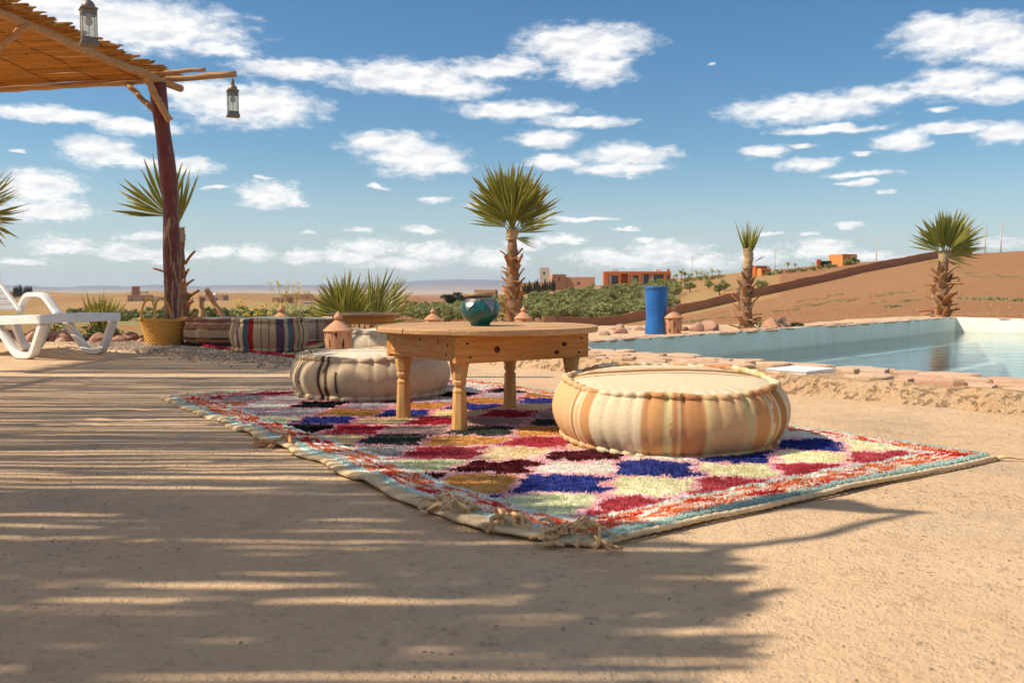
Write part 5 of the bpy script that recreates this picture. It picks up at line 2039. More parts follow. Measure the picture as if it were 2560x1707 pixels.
V, F = canopy_mat()
o = link('reed_mat', mesh('reed_mat', V, F, M['reed']), cn)
tag(o, kind='stuff')
for (x, y) in ((-2.95, 5.2), (-2.75, -1.2), (-6.6, 5.2), (-6.6, -1.2)):
    pole('canopy_post', [(x + 4.3, y - 2.2, 0), (x + 4.3, y - 2.2, 2.6)], 0.06, cn, int(x * 10 + y)) if x < -4 or y < 0 else None
pole('canopy_beam', [(-6.7 + 4.3, 5.28 - 2.2, 2.55), (-2.2 + 4.3, 5.28 - 2.2, 2.55)], 0.035, cn, 31)
pole('canopy_beam', [(-6.7 + 4.3, -1.3 - 2.2, 2.55), (-2.4 + 4.3, -1.3 - 2.2, 2.55)], 0.04, cn, 32)
pole('canopy_beam', [(-5.2 + 4.3, -1.3 - 2.2, 2.5), (-5.2 + 4.3, 5.3 - 2.2, 2.5)], 0.04, cn, 33)
pole('canopy_post', [(-3.3 + 4.3, -1.2 - 2.2, 0), (-3.3 + 4.3, -1.2 - 2.2, 2.5)], 0.06, cn, 34)
# loose dry palm strips hanging off its edge (their shadow curls beside the rug)
HZ = 2.45
kx, ky = HZ / math.tan(R(SUN_EL)) / math.sqrt(1 + SUN_S ** 2), HZ / math.tan(R(SUN_EL)) * SUN_S / math.sqrt(1 + SUN_S ** 2)


def overhead(pts, z=HZ):
    return [(x - kx * z / HZ + 4.3, y - ky * z / HZ - 2.2, z + 0.03 * math.sin(i)) for i, (x, y) in enumerate(pts)]


mb = MB()
mb.tube(overhead([(-0.1, 1.75), (0.2, 1.81), (0.44, 1.925), (0.68, 2.02), (0.88, 2.16), (1.04, 2.255)]), [0.018, 0.017, 0.017, 0.018, 0.016, 0.010], 6)
mb.build('loose_strip', M['reed'], cn)
mb = MB()
mb.tube(overhead([(0.42, 2.15), (0.61, 2.27), (0.72, 2.33), (0.83, 2.32), (0.93, 2.26), (1.06, 2.245)]), [0.012, 0.03, 0.055, 0.062, 0.030, 0.010], 6)
mb.build('loose_strip', M['reed'], cn)
mb = MB()
mb.tube(overhead([(0.05, 1.60), (0.22, 1.58), (0.36, 1.60), (0.5, 1.66)]), [0.05, 0.05, 0.03, 0.012], 6)
mb.build('loose_strip', M['reed'], cn)


# ------------------------------------------------------------------ hanging lamps
def lamp_proto():
    root = empty('hanging_lamp')
    # local: origin at the hanging point, lamp below; total height 0.40
    def frustum(mb, w0, w1, z0, z1):
        V = [(sx * w / 2, sy * w / 2, z) for (w, z) in ((w0, z0), (w1, z1)) for sx, sy in ((-1, -1), (1, -1), (1, 1), (-1, 1))]
        mb.add(V, [(3, 2, 1, 0), (4, 5, 6, 7)] + [(k, (k + 1) % 4, 4 + (k + 1) % 4, 4 + k) for k in range(4)])
    mb = MB(); mb.lathe([(0.019, -0.075), (0.019, -0.028), (0.016, -0.022), (0.0, -0.020)], 16); mb.build('neck', M['tin'], root, angle=40)
    mb = MB(); mb.lathe([(0.047, -0.128), (0.047, -0.112), (0.043, -0.096), (0.033, -0.082), (0.019, -0.073), (0.0, -0.070)], 24); mb.build('dome', M['tin'], root, angle=50)
    mb = MB(); mb.cbox(-0.058, 0.058, -0.058, 0.058, -0.142, -0.127, 0.005); mb.build('cornice', M['tin'], root, smooth=False)
    mb = MB()
    for sx in (-1, 1):
        for sy in (-1, 1):
            mb.box(sx * 0.048 - 0.003, sx * 0.048 + 0.003, sy * 0.048 - 0.003, sy * 0.048 + 0.003, -0.345, -0.142)
    for zz_ in (-0.175, -0.345):
        h_ = 0.030 if zz_ > -0.2 else 0.006
        for s_ in (-1, 1):
            mb.box(-0.045, 0.045, s_ * 0.048 - 0.002, s_ * 0.048 + 0.002, zz_, zz_ + h_)
            mb.box(s_ * 0.048 - 0.002, s_ * 0.048 + 0.002, -0.045, 0.045, zz_, zz_ + h_)
    mb.build('frame', M['tin'], root, smooth=False)
    for k in range(4):
        mb = MB(); mb.box(-0.045, 0.045, 0.0470, 0.0484, -0.338, -0.176)
        mb.build('pane', M['lamp_glass'], root, smooth=False, rot=(0, 0, k * PI / 2))
    mb = MB(); frustum(mb, 0.128, 0.098, -0.392, -0.345); mb.build('base', M['tin'], root, smooth=False)
    mb = MB(); mb.lathe([(0.0, -0.252), (0.014, -0.249), (0.025, -0.238), (0.029, -0.224), (0.026, -0.208), (0.018, -0.192), (0.013, -0.180), (0.013, -0.150)], 20); mb.build('bulb', M['bulb'], root)
    mb = MB(); mb.tube([(0, 0, -0.345), (0.002, 0, -0.25)], 0.003, 6); mb.tube([(0, 0, -0.025), (0.004, 0, -0.01), (-0.002, 0, 0.012), (-0.02, 0, 0.035)], 0.0025, 6); mb.build('wire', M['nail'], root)
    return root


lamp1 = lamp_proto()
lamp1.location = (-2.815, 9.40, 2.672)
lamp1.rotation_euler = (0, 0, R(24))
tag(lamp1, 'small square tin lamp hanging from the tip of the pergola pole', 'hanging lamp', 'tin lamps hung from the canopies')
lamp2 = copy_tree(lamp1)
lamp2.location = (-3.055, 6.76, 2.695)
lamp2.rotation_euler = (0, 0, R(33))
tag(lamp2, 'larger-looking nearer tin lamp against the white cloud at the top edge', 'hanging lamp', 'tin lamps hung from the canopies')

# ------------------------------------------------------------------ plants
t = MT('palm_leaf')
oi = t.n('ShaderNodeObjectInfo').outputs['Random']
c = t.n('ShaderNodeHueSaturation', {'Color': t.attr('Col'), 'Value': t.math('MULTIPLY_ADD', oi, 0.5, 0.78)}).outputs[0]
t.fin(c, 0.42, 0, None, 0.4)
M['leaf'] = t.translucent(t.mix(0.5, c, (0.55, 0.50, 0.07)), 0.34)
M['petiole'] = rough_mat('palm_petiole', (0.30, 0.27, 0.08), (0.38, 0.30, 0.12), 12, 0.6, 0.2, 50)
t = MT('palm_boot')
oi = t.n('ShaderNodeObjectInfo').outputs['Random']
st = t.vmul(t.co(), (40, 40, 5))
c = t.ramp(oi, [(0.0, (0.34, 0.145, 0.050)), (0.35, (0.45, 0.22, 0.085)), (0.7, (0.30, 0.125, 0.050)), (1.0, (0.52, 0.36, 0.22))])
c = t.mix(t.ramp(t.noise(1, 5, 0.6, st), [(0.35, 0.6), (0.6, 0.0)]), c, (0.15, 0.065, 0.03))
M['boot'] = t.fin(c, 0.8, 0, t.bump(t.noise(1, 5, 0.6, st), 0.6, 0.01), 0.2)
M['trunk'] = rough_mat('palm_trunk', (0.20, 0.10, 0.05), (0.34, 0.20, 0.11), 14, 0.9, 0.9, 30, 0.02)
M['burlap'] = rough_mat('palm_wrap', (0.36, 0.23, 0.11), (0.46, 0.32, 0.18), 18, 0.9, 0.7, 70, 0.01)


def fan_leaf_mesh(seed, Rf=0.5, spread=150, nseg=30, pet=0.16, droop=0.10, cup=0.25, split=0.55):
    """a palmate leaf: stalk along +z, then folded blades fanned in the x-z plane"""
    rd = random.Random(seed)
    mb = MB()
    gcol = np.array((0.150, 0.170, 0.028))
    ycol = np.array((0.42, 0.38, 0.085))
    rust = np.array((0.46, 0.24, 0.07))
    mb.tube([(0, 0, 0), (0, 0.004, pet * 0.5), (0, 0, pet + 0.02)], [0.012, 0.009, 0.006], 6, (0.25, 0.22, 0.07))
    da = R(spread) / nseg
    brown = rd.random()
    for k in range(nseg):
        a0 = -R(spread) / 2 + da * (k + 0.5)
        L = Rf * (0.80 + 0.20 * math.cos(a0 * 0.9)) * rd.uniform(0.74, 1.08)
        if rd.random() < 0.06:
            continue
        dv = Vector((math.sin(a0), 0, math.cos(a0)))
        sv = Vector((math.cos(a0), 0, -math.sin(a0)))
        yv = Vector((0, 1, 0))
        tw = rd.uniform(-0.6, 0.6)
        bend = rd.uniform(-0.6, 2.2) * droop
        a0 += rd.uniform(-0.03, 0.03)
        dv = Vector((math.sin(a0), 0, math.cos(a0)))
        yb = rd.random()
        base = gcol * (1 - 0.6 * yb) + ycol * 0.6 * yb
        rows = []
        for f in (0.03, 0.28, split, 0.76, 0.92, 1.0):
            hw = math.tan(da / 2) * L * f * 1.04 if f <= split else math.tan(da / 2) * L * split * 1.04 * max(0.02, ((1 - f) / (1 - split)) ** 0.8)
            fold = hw * 0.75
            c0 = Vector((0, 0, pet)) + dv * (L * f) + yv * (cup * (abs(a0) ** 2) * L * f * 0.35 - bend * L * f ** 2.4)
            ct_, st_ = math.cos(tw * f), math.sin(tw * f)
            s2 = sv * ct_ + yv * st_
            y2 = yv * ct_ - sv * st_
            tip = max(0, (f - 0.70) / 0.30) * (0.35 + 0.65 * brown)
            cc = base * (1 - tip) + (rust if rd.random() < 0.6 else ycol * 1.3) * tip
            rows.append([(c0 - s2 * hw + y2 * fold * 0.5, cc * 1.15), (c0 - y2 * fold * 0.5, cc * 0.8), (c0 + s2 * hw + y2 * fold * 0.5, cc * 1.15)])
        V = [tuple(p) for r_ in rows for p, _ in r_]
        Cc = [tuple(q) for r_ in rows for _, q in r_]
        F = []
        for i in range(len(rows) - 1):
            F += [(i * 3, i * 3 + 1, (i + 1) * 3 + 1, (i + 1) * 3), (i * 3 + 1, i * 3 + 2, (i + 1) * 3 + 2, (i + 1) * 3 + 1)]
        mb.add(V, F, Cc)
        if rd.random() < 0.5:      # dry thread at the tip
            p0 = rows[-2][1][0]
            p1 = rows[-1][1][0]
            d_ = (p1 - p0).normalized()
            q1 = p1 + d_ * L * rd.uniform(0.05, 0.14) + Vector((0, -1, 0)) * rd.uniform(-0.02, 0.03)
            mb.add([tuple(p1 - sv * 0.0012), tuple(p1 + sv * 0.0012), tuple(q1)], [(0, 1, 2)], (0.48, 0.36, 0.20))
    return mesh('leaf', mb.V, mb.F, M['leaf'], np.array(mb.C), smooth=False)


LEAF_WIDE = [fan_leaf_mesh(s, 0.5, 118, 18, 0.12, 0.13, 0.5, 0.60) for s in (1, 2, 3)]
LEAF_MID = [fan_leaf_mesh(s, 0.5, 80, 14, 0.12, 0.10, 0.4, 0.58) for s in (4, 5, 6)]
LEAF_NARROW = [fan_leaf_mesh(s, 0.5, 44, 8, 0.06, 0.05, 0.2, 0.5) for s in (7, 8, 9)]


def boot_mesh(seed):
    rd = random.Random(seed)
    V, F = [], []
    n = 7
    for i in range(n):
        f = i / (n - 1)
        w = 0.040 * (1 - f) ** 0.7 + 0.014
        y = 0.055 * f ** 1.6 + 0.004
        z = 0.20 * f
        for q in range(5):
            s = q / 2 - 1
            V.append((w * s, -y - 0.012 * (1 - s * s) - (0.006 if 0 < q < 4 else 0), z + (rd.uniform(-0.012, 0.012) if i == n - 1 else 0)))
    for i in range(n - 1):
        for q in range(4):
            F.append((i * 5 + q, i * 5 + q + 1, (i + 1) * 5 + q + 1, (i + 1) * 5 + q))
    k = len(V)
    V += [(v[0] * 0.9, v[1] + 0.012, v[2]) for v in V]
    for i in range(n - 1):
        for q in range(4):
            F.append((k + i * 5 + q + 1, k + i * 5 + q, k + (i + 1) * 5 + q, k + (i + 1) * 5 + q + 1))
        F.append((i * 5, (i + 1) * 5, k + (i + 1) * 5, k + i * 5))
        F.append((i * 5 + 4, k + i * 5 + 4, k + (i + 1) * 5 + 4, (i + 1) * 5 + 4))
    for q in range(4):
        F.append(((n - 1) * 5 + q, (n - 1) * 5 + q + 1, k + (n - 1) * 5 + q + 1, k + (n - 1) * 5 + q))
    return mesh('leaf_base', V, F, M['boot'])


BOOTS = [boot_mesh(s) for s in range(4)]


def palm(label, loc, trunk_h, r0, r1, boots, leaves, wrap=None, lean=(0, 0), seed=0, boot_s=1.0):
    rd = random.Random(seed)
    root = empty('fan_palm', loc)
    tag(root, label, 'palm tree', 'young fan palms around the terrace')
    pts, rad = [], []
    for i in range(20):
        f = i / 19
        pts.append((lean[0] * f ** 1.3 + 0.008 * math.sin(f * 7), lean[1] * f, -0.08 + (trunk_h + 0.08) * f))
        rad.append((r0 + (r1 - r0) * f) * (1 + 0.07 * math.sin(i * 2.3 + seed)))
    mb = MB()
    mb.tube(pts, rad, 14)
    trunk = mb.build('trunk', M['trunk'], root)
    for i in range(boots):
        f = (i + 0.3) / boots * 0.86
        a_ = i * 2.4 + rd.uniform(-0.2, 0.2)
        r_ = r0 + (r1 - r0) * f
        x = lean[0] * f ** 1.3
        y = lean[1] * f
        tilt = R(rd.uniform(8, 40)) if rd.random() < 0.75 else R(rd.uniform(45, 78))
        s = boot_s * rd.uniform(0.75, 1.2)
        o = link('leaf_base', rd.choice(BOOTS), trunk, (x + math.sin(a_) * r_ * 0.9, y - math.cos(a_) * r_ * 0.9, trunk_h * f * 0.94))
        o.rotation_euler = (Matrix.Rotation(a_, 3, 'Z') @ Matrix.Rotation(tilt, 3, 'X')).to_euler()
        o.scale = (s * rd.uniform(0.8, 1.2), s, s * rd.uniform(0.7, 1.25))
    top = Vector((lean[0], lean[1], trunk_h))
    if wrap:
        mb = MB()
        w0, w1, hw_ = wrap
        prof = []
        for i in range(15):
            f = i / 14
            prof.append((w0 + (w1 - w0) * f + 0.007 * abs(math.sin(f * PI * 3.5)) , trunk_h - 0.05 + hw_ * f))
        V, F = lathe(prof, 20)
        V = [(v[0] + top.x + 0.008 * math.sin(v[2] * 30), v[1] + top.y, v[2] + 0.012 * math.sin(math.atan2(v[1], v[0]) + 1)) for v in V]
        mb.add(V, F)
        mb.build('sackcloth_wrap', M['burlap'], root)
    for (kind, az_, tilt, s, roll, dz) in leaves:
        me = rd.choice({'w': LEAF_WIDE, 'm': LEAF_MID, 'n': LEAF_NARROW}[kind])
        o = link('leaf', me, root, tuple(top + Vector((0, 0, dz))))
        # az_ 0 = to the right in the picture, 90 = away from the camera
        o.rotation_euler = (Matrix.Rotation(R(az_ - 90), 3, 'Z') @ Matrix.Rotation(R(-tilt), 3, 'X') @ Matrix.Rotation(R(roll), 3, 'Z')).to_euler()
        o.scale = (s, s, s)
    return root


def crown(n, s, tmin, tmax, seed, kinds='wwm', flat=0.55):
    rd = random.Random(seed)
    L = []
    for i in range(n):
        a_ = 360 / n * i + rd.uniform(-20, 20)
        tl = tmin + (tmax - tmin) * rd.random() ** 0.8
        L.append((rd.choice(kinds), a_, tl, s * rd.uniform(0.82, 1.08), rd.uniform(-35, 35), rd.uniform(-0.04, 0.05)))
    return L


# tall palm behind the jar
cr1 = [('w', 188, 16, 1.38, 70, 0.04), ('w', 4, 17, 1.36, 60, 0.04), ('w', 262, 6, 1.50, 20, 0.06), ('w', 95, 5, 1.54, 8, 0.06), ('m', 182, 31, 1.30, 85, 0.04), ('m', 0, 36, 1.28, 80, 0.04),
       ('w', 240, 15, 1.38, 35, 0.05), ('w', 305, 18, 1.30, -30, 0.04), ('m', 345, 50, 1.15, 70, 0.03), ('m', 188, 46, 1.02, 92, 0.03), ('m', 60, 10, 1.48, 40, 0.05), ('m', 140, 12, 1.45, -30, 0.05),
       ('n', 195, 165, 0.6, 10, -0.02), ('n', 355, 68, 1.0, 85, 0.02), ('n', 262, 30, 1.1, 0, 0.03), ('n', 350, 104, 0.7, 60, -0.01)]
palm('tallest fan palm with full green crown behind the teal jar', (0.03, 12.5, 0.0), 1.26, 0.120, 0.060, 46, cr1, (0.068, 0.085, 0.14), (-0.03, 0), 1, 0.78)
# trimmed palm with its leaves tied up
cr2 = [('n', 51 * i + 8, 1 + (i % 3) * 3, 0.80 + 0.10 * (i % 4), 20 * i, -0.02) for i in range(7)] + [('n', -10, 62, 0.42, 0, 0.0)]
palm('trimmed palm with leaves tied in an upright tuft behind the pool wall', (2.86, 11.3, 0.04), 0.80, 0.085, 0.055, 40, cr2, (0.056, 0.052, 0.26), (0.03, 0), 2, 0.62)
# palm at the far pool corner
cr3 = [('w', 186, 16, 1.18, 80, 0.05), ('w', 355, 38, 1.25, 85, 0.05), ('w', 268, 10, 1.22, 15, 0.06), ('m', 4, 62, 1.12, 88, 0.03), ('m', 240, 20, 1.1, 35, 0.04), ('m', 330, 30, 1.22, 40, 0.04), ('m', 90, 8, 1.2, 0, 0.06),
       ('m', 182, 42, 1.05, 86, 0.03), ('n', 190, 105, 0.7, 0, 0.0), ('m', 0, 22, 1.3, 80, 0.05), ('n', 0, 88, 0.95, 80, 0.02), ('n', 10, 112, 0.7, 40, 0.0)]
palm('fan palm at the far right corner of the pool', (7.25, 15.55, 0.03), 1.02, 0.150, 0.075, 40, cr3, (0.070, 0.095, 0.15), (0.02, 0), 3, 1.0)
# palm behind the red post
cr4 = [('w', 180, 34, 1.40, 88, 0.10), ('n', 8, 5, 1.25, 70, 0.08), ('n', 60, 4, 1.2, 40, 0.06)]
palm('fan palm with one broad leaf standing behind the red pergola post', (-3.74, 10.35, 0.0), 1.12, 0.105, 0.065, 30, cr4, (0.068, 0.078, 0.16), (0.0, 0), 4, 0.82)
# palm cut by the left picture edge
palm('dark fan palm cut off by the left edge of the picture', (-5.63, 9.6, 0.0), 1.32, 0.12, 0.07, 30,
     [('m', 0, 100, 1.0, 60, 0), ('m', 20, 40, 1.0, 40, 0), ('m', -20, 120, 0.9, 90, 0), ('w', 180, 30, 1, 20, 0), ('m', 8, 66, 0.9, 20, 0.0), ('w', 270, 20, 1, 0, 0), ('m', 345, 25, 0.9, 90, 0)], None, (0, 0), 5, 1.0)

# bushy fan palm behind the small table
bush = empty('bushy_fan_palm', (-1.72, 10.5, 0.0))
bush.scale = (0.82, 0.82, 0.88)
bush.location = (-1.78, 10.5, 0.02)
tag(bush, 'stemless bushy fan palm behind the small wooden table', 'palm tree')
rd = random.Random(4)
for (kind, az_, tilt, s, roll, dx, dz) in (('w', 182, 30, 1.05, 80, -0.16, 0.12), ('w', 200, 12, 1.15, 70, -0.10, 0.10), ('w', 150, 20, 1.05, 60, -0.12, 0.08), ('m', 20, 26, 1.30, 60, 0.16, 0.14), ('m', 10, 38, 1.25, 75, 0.18, 0.10), ('w', 5, 60, 0.95, 85, 0.20, 0.10),
                                          ('n', 90, 4, 1.2, 20, 0.05, 0.08), ('n', 300, 10, 1.1, 40, 0.02, 0.06), ('w', 260, 18, 0.95, 10, 0.0, 0.04), ('m', 170, 52, 0.9, 80, -0.2, 0.06), ('n', 60, 12, 1.25, 0, 0.1, 0.06), ('w', 180, 20, 1.18, 88, -0.05, 0.1)):
    o = link('leaf', rd.choice({'w': LEAF_WIDE, 'm': LEAF_MID, 'n': LEAF_NARROW}[kind]), bush, (dx, 0.1 * rd.uniform(-1, 1), dz))
    o.rotation_euler = (Matrix.Rotation(R(az_ - 90), 3, 'Z') @ Matrix.Rotation(R(-tilt), 3, 'X') @ Matrix.Rotation(R(roll), 3, 'Z')).to_euler()
    o.scale = (s, s, s)
# spiky tuft behind the lounger
tuft = empty('palm_tuft', (-4.72, 10.55, -0.02))
tag(tuft, 'short spiky tuft of upright palm blades behind the sun lounger', 'plant')
for i in range(13):
    o = link('leaf', random.choice(LEAF_NARROW), tuft, (random.uniform(-0.05, 0.05), random.uniform(-0.05, 0.05), 0.0))
    tl = random.uniform(2, 26)
    o.rotation_euler = (Matrix.Rotation(R(i * 137.5), 3, 'Z') @ Matrix.Rotation(R(-tl), 3, 'X') @ Matrix.Rotation(R(random.uniform(0, 90)), 3, 'Z')).to_euler()
    s = random.uniform(0.78, 0.98)
    o.scale = (s * 1.3, s * 1.2, s)
# stakes propping the palm behind the post
st_ = empty('palm_prop', (-3.55, 10.3, 0.0))
tag(st_, 'tripod of pale stakes propping the palm behind the red post', 'stake')
pole('stake', [(0.42, 0.0, -0.1), (0.30, 0.0, 0.25), (0.12, 0.05, 0.55)], 0.028, st_, 71)
pole('stake', [(0.10, -0.15, -0.1), (0.08, 0.02, 0.45)], 0.026, st_, 72)
pole('stake', [(-0.5, 0.2, -0.1), (-0.1, 0.08, 0.5)], 0.026, st_, 73)

# yellow-flowered weeds beyond the far rug
M['stem'] = rough_mat('green_stem', (0.16, 0.19, 0.05), (0.24, 0.25, 0.09), 20, 0.7, 0.1, 30)
M['yellow'] = rough_mat('yellow_petal', (0.72, 0.58, 0.08), (0.78, 0.66, 0.16), 20, 0.7, 0.1, 30)


def flower_plant(loc, n, h, seed, label):
    rd = random.Random(seed)
    root = empty('flowering_weed', loc)
    tag(root, label, 'plant', 'yellow-flowered weeds')
    st, fl, lf = MB(), MB(), MB()
    for i in range(n):
        a_ = rd.uniform(0, 6.28)
        sp_ = rd.uniform(0.05, 0.38)
        H_ = h * rd.uniform(0.55, 1.05)
        tip = Vector((math.cos(a_) * sp_, math.sin(a_) * sp_ * 0.6, H_))
        pts = [Vector((0, 0, -0.1)), Vector((tip.x * 0.3, tip.y * 0.3, H_ * 0.5)), tip]
        st.tube([tuple(p) for p in pts], [0.004, 0.003, 0.002], 4)
        for q in range(rd.randint(2, 5)):
            c0 = tip + Vector((rd.uniform(-0.03, 0.03), rd.uniform(-0.03, 0.03), rd.uniform(-0.06, 0.02)))
            for w in range(4):
                b_ = w * PI / 2 + rd.uniform(0, 1)
                d = Vector((math.cos(b_), math.sin(b_), 0.4)) * 0.024
                e = Vector((-math.sin(b_), math.cos(b_), 0)) * 0.013
                fl.add([tuple(c0), tuple(c0 + d - e), tuple(c0 + d * 1.3), tuple(c0 + d + e)], [(0, 1, 2, 3)])
        for q in range(6):
            f = rd.uniform(0.1, 0.7)
            p = pts[0].lerp(pts[2], f)
            d = Vector((rd.uniform(-1, 1), rd.uniform(-1, 1), rd.uniform(0.1, 0.6))).normalized() * 0.06
            e = d.cross(Vector((0, 0, 1))).normalized() * 0.010
            lf.add([tuple(p), tuple(p + d * 0.5 - e), tuple(p + d), tuple(p + d * 0.5 + e)], [(0, 1, 2, 3)])
    st.build('stem', M['stem'], root)
    lf.build('leaves', M['stem'], root, smooth=False)
    fl.build('blossoms', M['yellow'], root, smooth=False)


flower_plant((-3.35, 12.0, -0.35), 26, 0.75, 1, 'yellow-flowered weed beyond the pouf with horizontal bands')
flower_plant((-2.95, 12.2, -0.35), 34, 0.98, 2, 'tallest yellow-flowered weed behind the purple striped pouf')
flower_plant((-3.10, 11.6, -0.30), 18, 0.6, 3, 'low yellow-flowered weed between the far poufs')

# low green weeds
t = MT('weed_leaf')
c = t.n('ShaderNodeHueSaturation', {'Color': (0.17, 0.19, 0.05, 1), 'Value': t.math('MULTIPLY_ADD', t.n('ShaderNodeObjectInfo').outputs['Random'], 0.6, 0.7)}).outputs[0]
M['weed'] = t.fin(c, 0.7)


def leaf_cloud(n, sx, sy, sz, size, seed, mat, name='foliage', clumps=0, flat=False):
    """many leaf-sized quads through a lumpy volume"""
    r = np.random.default_rng(seed)
    if clumps:
        cc = r.normal(0, 1, (clumps, 3))
        cc /= np.linalg.norm(cc, axis=1)[:, None]
        cc *= (0.35 + 0.5 * r.random((clumps, 1)))
        cc[:, 2] = np.abs(cc[:, 2]) * 0.9 if flat else cc[:, 2]
        idx = r.integers(0, clumps, n)
        d = r.normal(0, 1, (n, 3))
        d /= np.linalg.norm(d, axis=1)[:, None]
        p = cc[idx] + d * (0.34 * r.random((n, 1)) ** 0.45)
    else:
        d = r.normal(0, 1, (n, 3))
        d /= np.linalg.norm(d, axis=1)[:, None]
        p = d * r.random((n, 1)) ** 0.4
    p = p * np.array([sx, sy, sz])
    nrm = r.normal(0, 1, (n, 3)) + d * 0.6
    nrm /= np.linalg.norm(nrm, axis=1)[:, None]
    a = np.cross(nrm, np.array([0.3, 0.2, 1.0]))
    a /= np.linalg.norm(a, axis=1)[:, None] + 1e-9
    b = np.cross(nrm, a)
    s = size * (0.6 + 0.8 * r.random((n, 1)))
    V = np.stack([p - a * s, p - b * s * 0.45, p + a * s, p + b * s * 0.45], 1).reshape(-1, 3)
    F = np.arange(n * 4).reshape(-1, 4)
    return V, F


for (x, y, s, lab) in ((-4.55, 9.95, 0.16, 'low green weed among the rocks behind the lounger leg'), (-4.95, 10.0, 0.2, 'leafy green weed among the rocks left of the lounger'), (3.08, 11.15, 0.17, 'green weed tuft at the foot of the trimmed palm'), (3.55, 11.5, 0.12, 'small weed beside the boulders at the pool'), (-4.3, 9.9, 0.12, 'small sprig of weed in front of the spiky tuft')):
    V, F = leaf_cloud(260, s, s * 0.8, s * 0.55, 0.022, int(abs(x) * 10), M['weed'])
    V[:, 2] += s * 0.3 + 0.03
    o = link('weed', mesh('weed', V, F, M['weed'], smooth=False), None, (x, y, 0.0))
    tag(o, lab, 'plant')

# ------------------------------------------------------------------ trees on the hillside
t = MT('olive_leaf')
oi = t.n('ShaderNodeObjectInfo').outputs['Random']
c = t.ramp(oi, [(0.0, (0.265, 0.275, 0.100)), (0.4, (0.330, 0.325, 0.130)), (0.75, (0.230, 0.245, 0.088)), (1.0, (0.370, 0.350, 0.145))])
c = t.mix(t.ramp(t.noise(1.6, 3), [(0.35, 0.25), (0.6, 0.0)]), c, (0.11, 0.125, 0.05))
t.fin(c, 0.7, 0, None, 0.2)
M['olive'] = t.translucent((0.36, 0.35, 0.11), 0.22)
M['bark'] = rough_mat('grey_bark', (0.13, 0.095, 0.06), (0.20, 0.15, 0.10), 9, 0.95, 0.6, 25, 0.03)
M['cypress'] = rough_mat('cypress_leaf', (0.028, 0.036, 0.016), (0.055, 0.062, 0.026), 3, 0.9, 0.2, 10)
t = MT('shrub_leaf')
oi = t.n('ShaderNodeObjectInfo').outputs['Random']
c = t.ramp(oi, [(0.0, (0.17, 0.18, 0.06)), (0.5, (0.27, 0.27, 0.095)), (1.0, (0.33, 0.30, 0.11))])
M['shrub'] = t.fin(c, 0.8)

OL = []
for s in range(5):
    V, F = leaf_cloud(760, 1.75, 1.75, 1.2, 0.20, 100 + s, M['olive'], clumps=11)
    V[:, 2] += 1.4
    crown_me = mesh('crown', V, F, M['olive'], smooth=False)
    mb = MB()
    rd = random.Random(s)
    mb.tube([(0, 0, -0.4), (0.05, 0.02, 0.5), (0.0, 0.05, 1.1)], [0.17, 0.13, 0.10], 6)
    for k in range(4):
        a_ = k * 1.57 + rd.uniform(0, 0.8)
        mb.tube([(0, 0.04, 0.8), (0.4 * math.cos(a_), 0.4 * math.sin(a_), 1.4), (0.8 * math.cos(a_), 0.8 * math.sin(a_), 1.9)], [0.08, 0.05, 0.03], 5)
    OL.append((crown_me, mesh('trunk', mb.V, mb.F, M['bark'])))


def olive(x, y, s, label, group):
    cme, tme = random.choice(OL)
    root = empty('olive_tree', (x, y, float(land(x, y))), random.uniform(0, 6.28))
    root.scale = (s * random.uniform(0.9, 1.15), s * random.uniform(0.9, 1.15), s * random.uniform(0.9, 1.1))
    tag(root, label, 'tree', group)
    link('trunk', tme, root)
    link('crown', cme, root)


# wall up the hill (foot of it) : bearing column -> depth
WALLP = [(1380, 136), (1486, 138), (1600, 142), (1750, 148), (1900, 156), (2050, 166), (2200, 177), (2335, 188), (2420, 194)]


def wall_depth(px):
    return float(np.interp(px, [p_[0] for p_ in WALLP], [p_[1] for p_ in WALLP]))


cnt = 0
rows_done = []
for k, Yr in enumerate(np.linspace(146, 262, 24)):
    step = 3.9 * 2300 / Yr
    px = 985 + (k % 2) * step * 0.5
    while px < 1905:
        pj = px + random.uniform(-0.18, 0.18) * step
        Yj = Yr + random.uniform(-1.6, 1.6)
        top = np.interp(pj, [980, 1150, 1300, 1500, 1700, 1830, 1900], [238, 246, 254, 262, 236, 205, 176])
        low = max(wall_depth(pj) + 4.5, np.interp(pj, [980, 1200, 1400], [160, 152, 146]))
        thin = 0.25 if pj > 1690 else 0.93
        if low < Yj < top and random.random() < thin and cnt < 262:
            x, y_ = P(pj, Yj)
            if pj > 1690:
                olive(x, y_, random.uniform(0.85, 1.05), 'olive tree standing apart on the bare slope at the right end of the grove', 'scattered olive trees on the slope')
            else:
                olive(x, y_, random.uniform(0.92, 1.28), 'grey-green olive tree in the dense hillside grove behind the wall', 'olive trees in the hillside grove')
            cnt += 1
        px += step
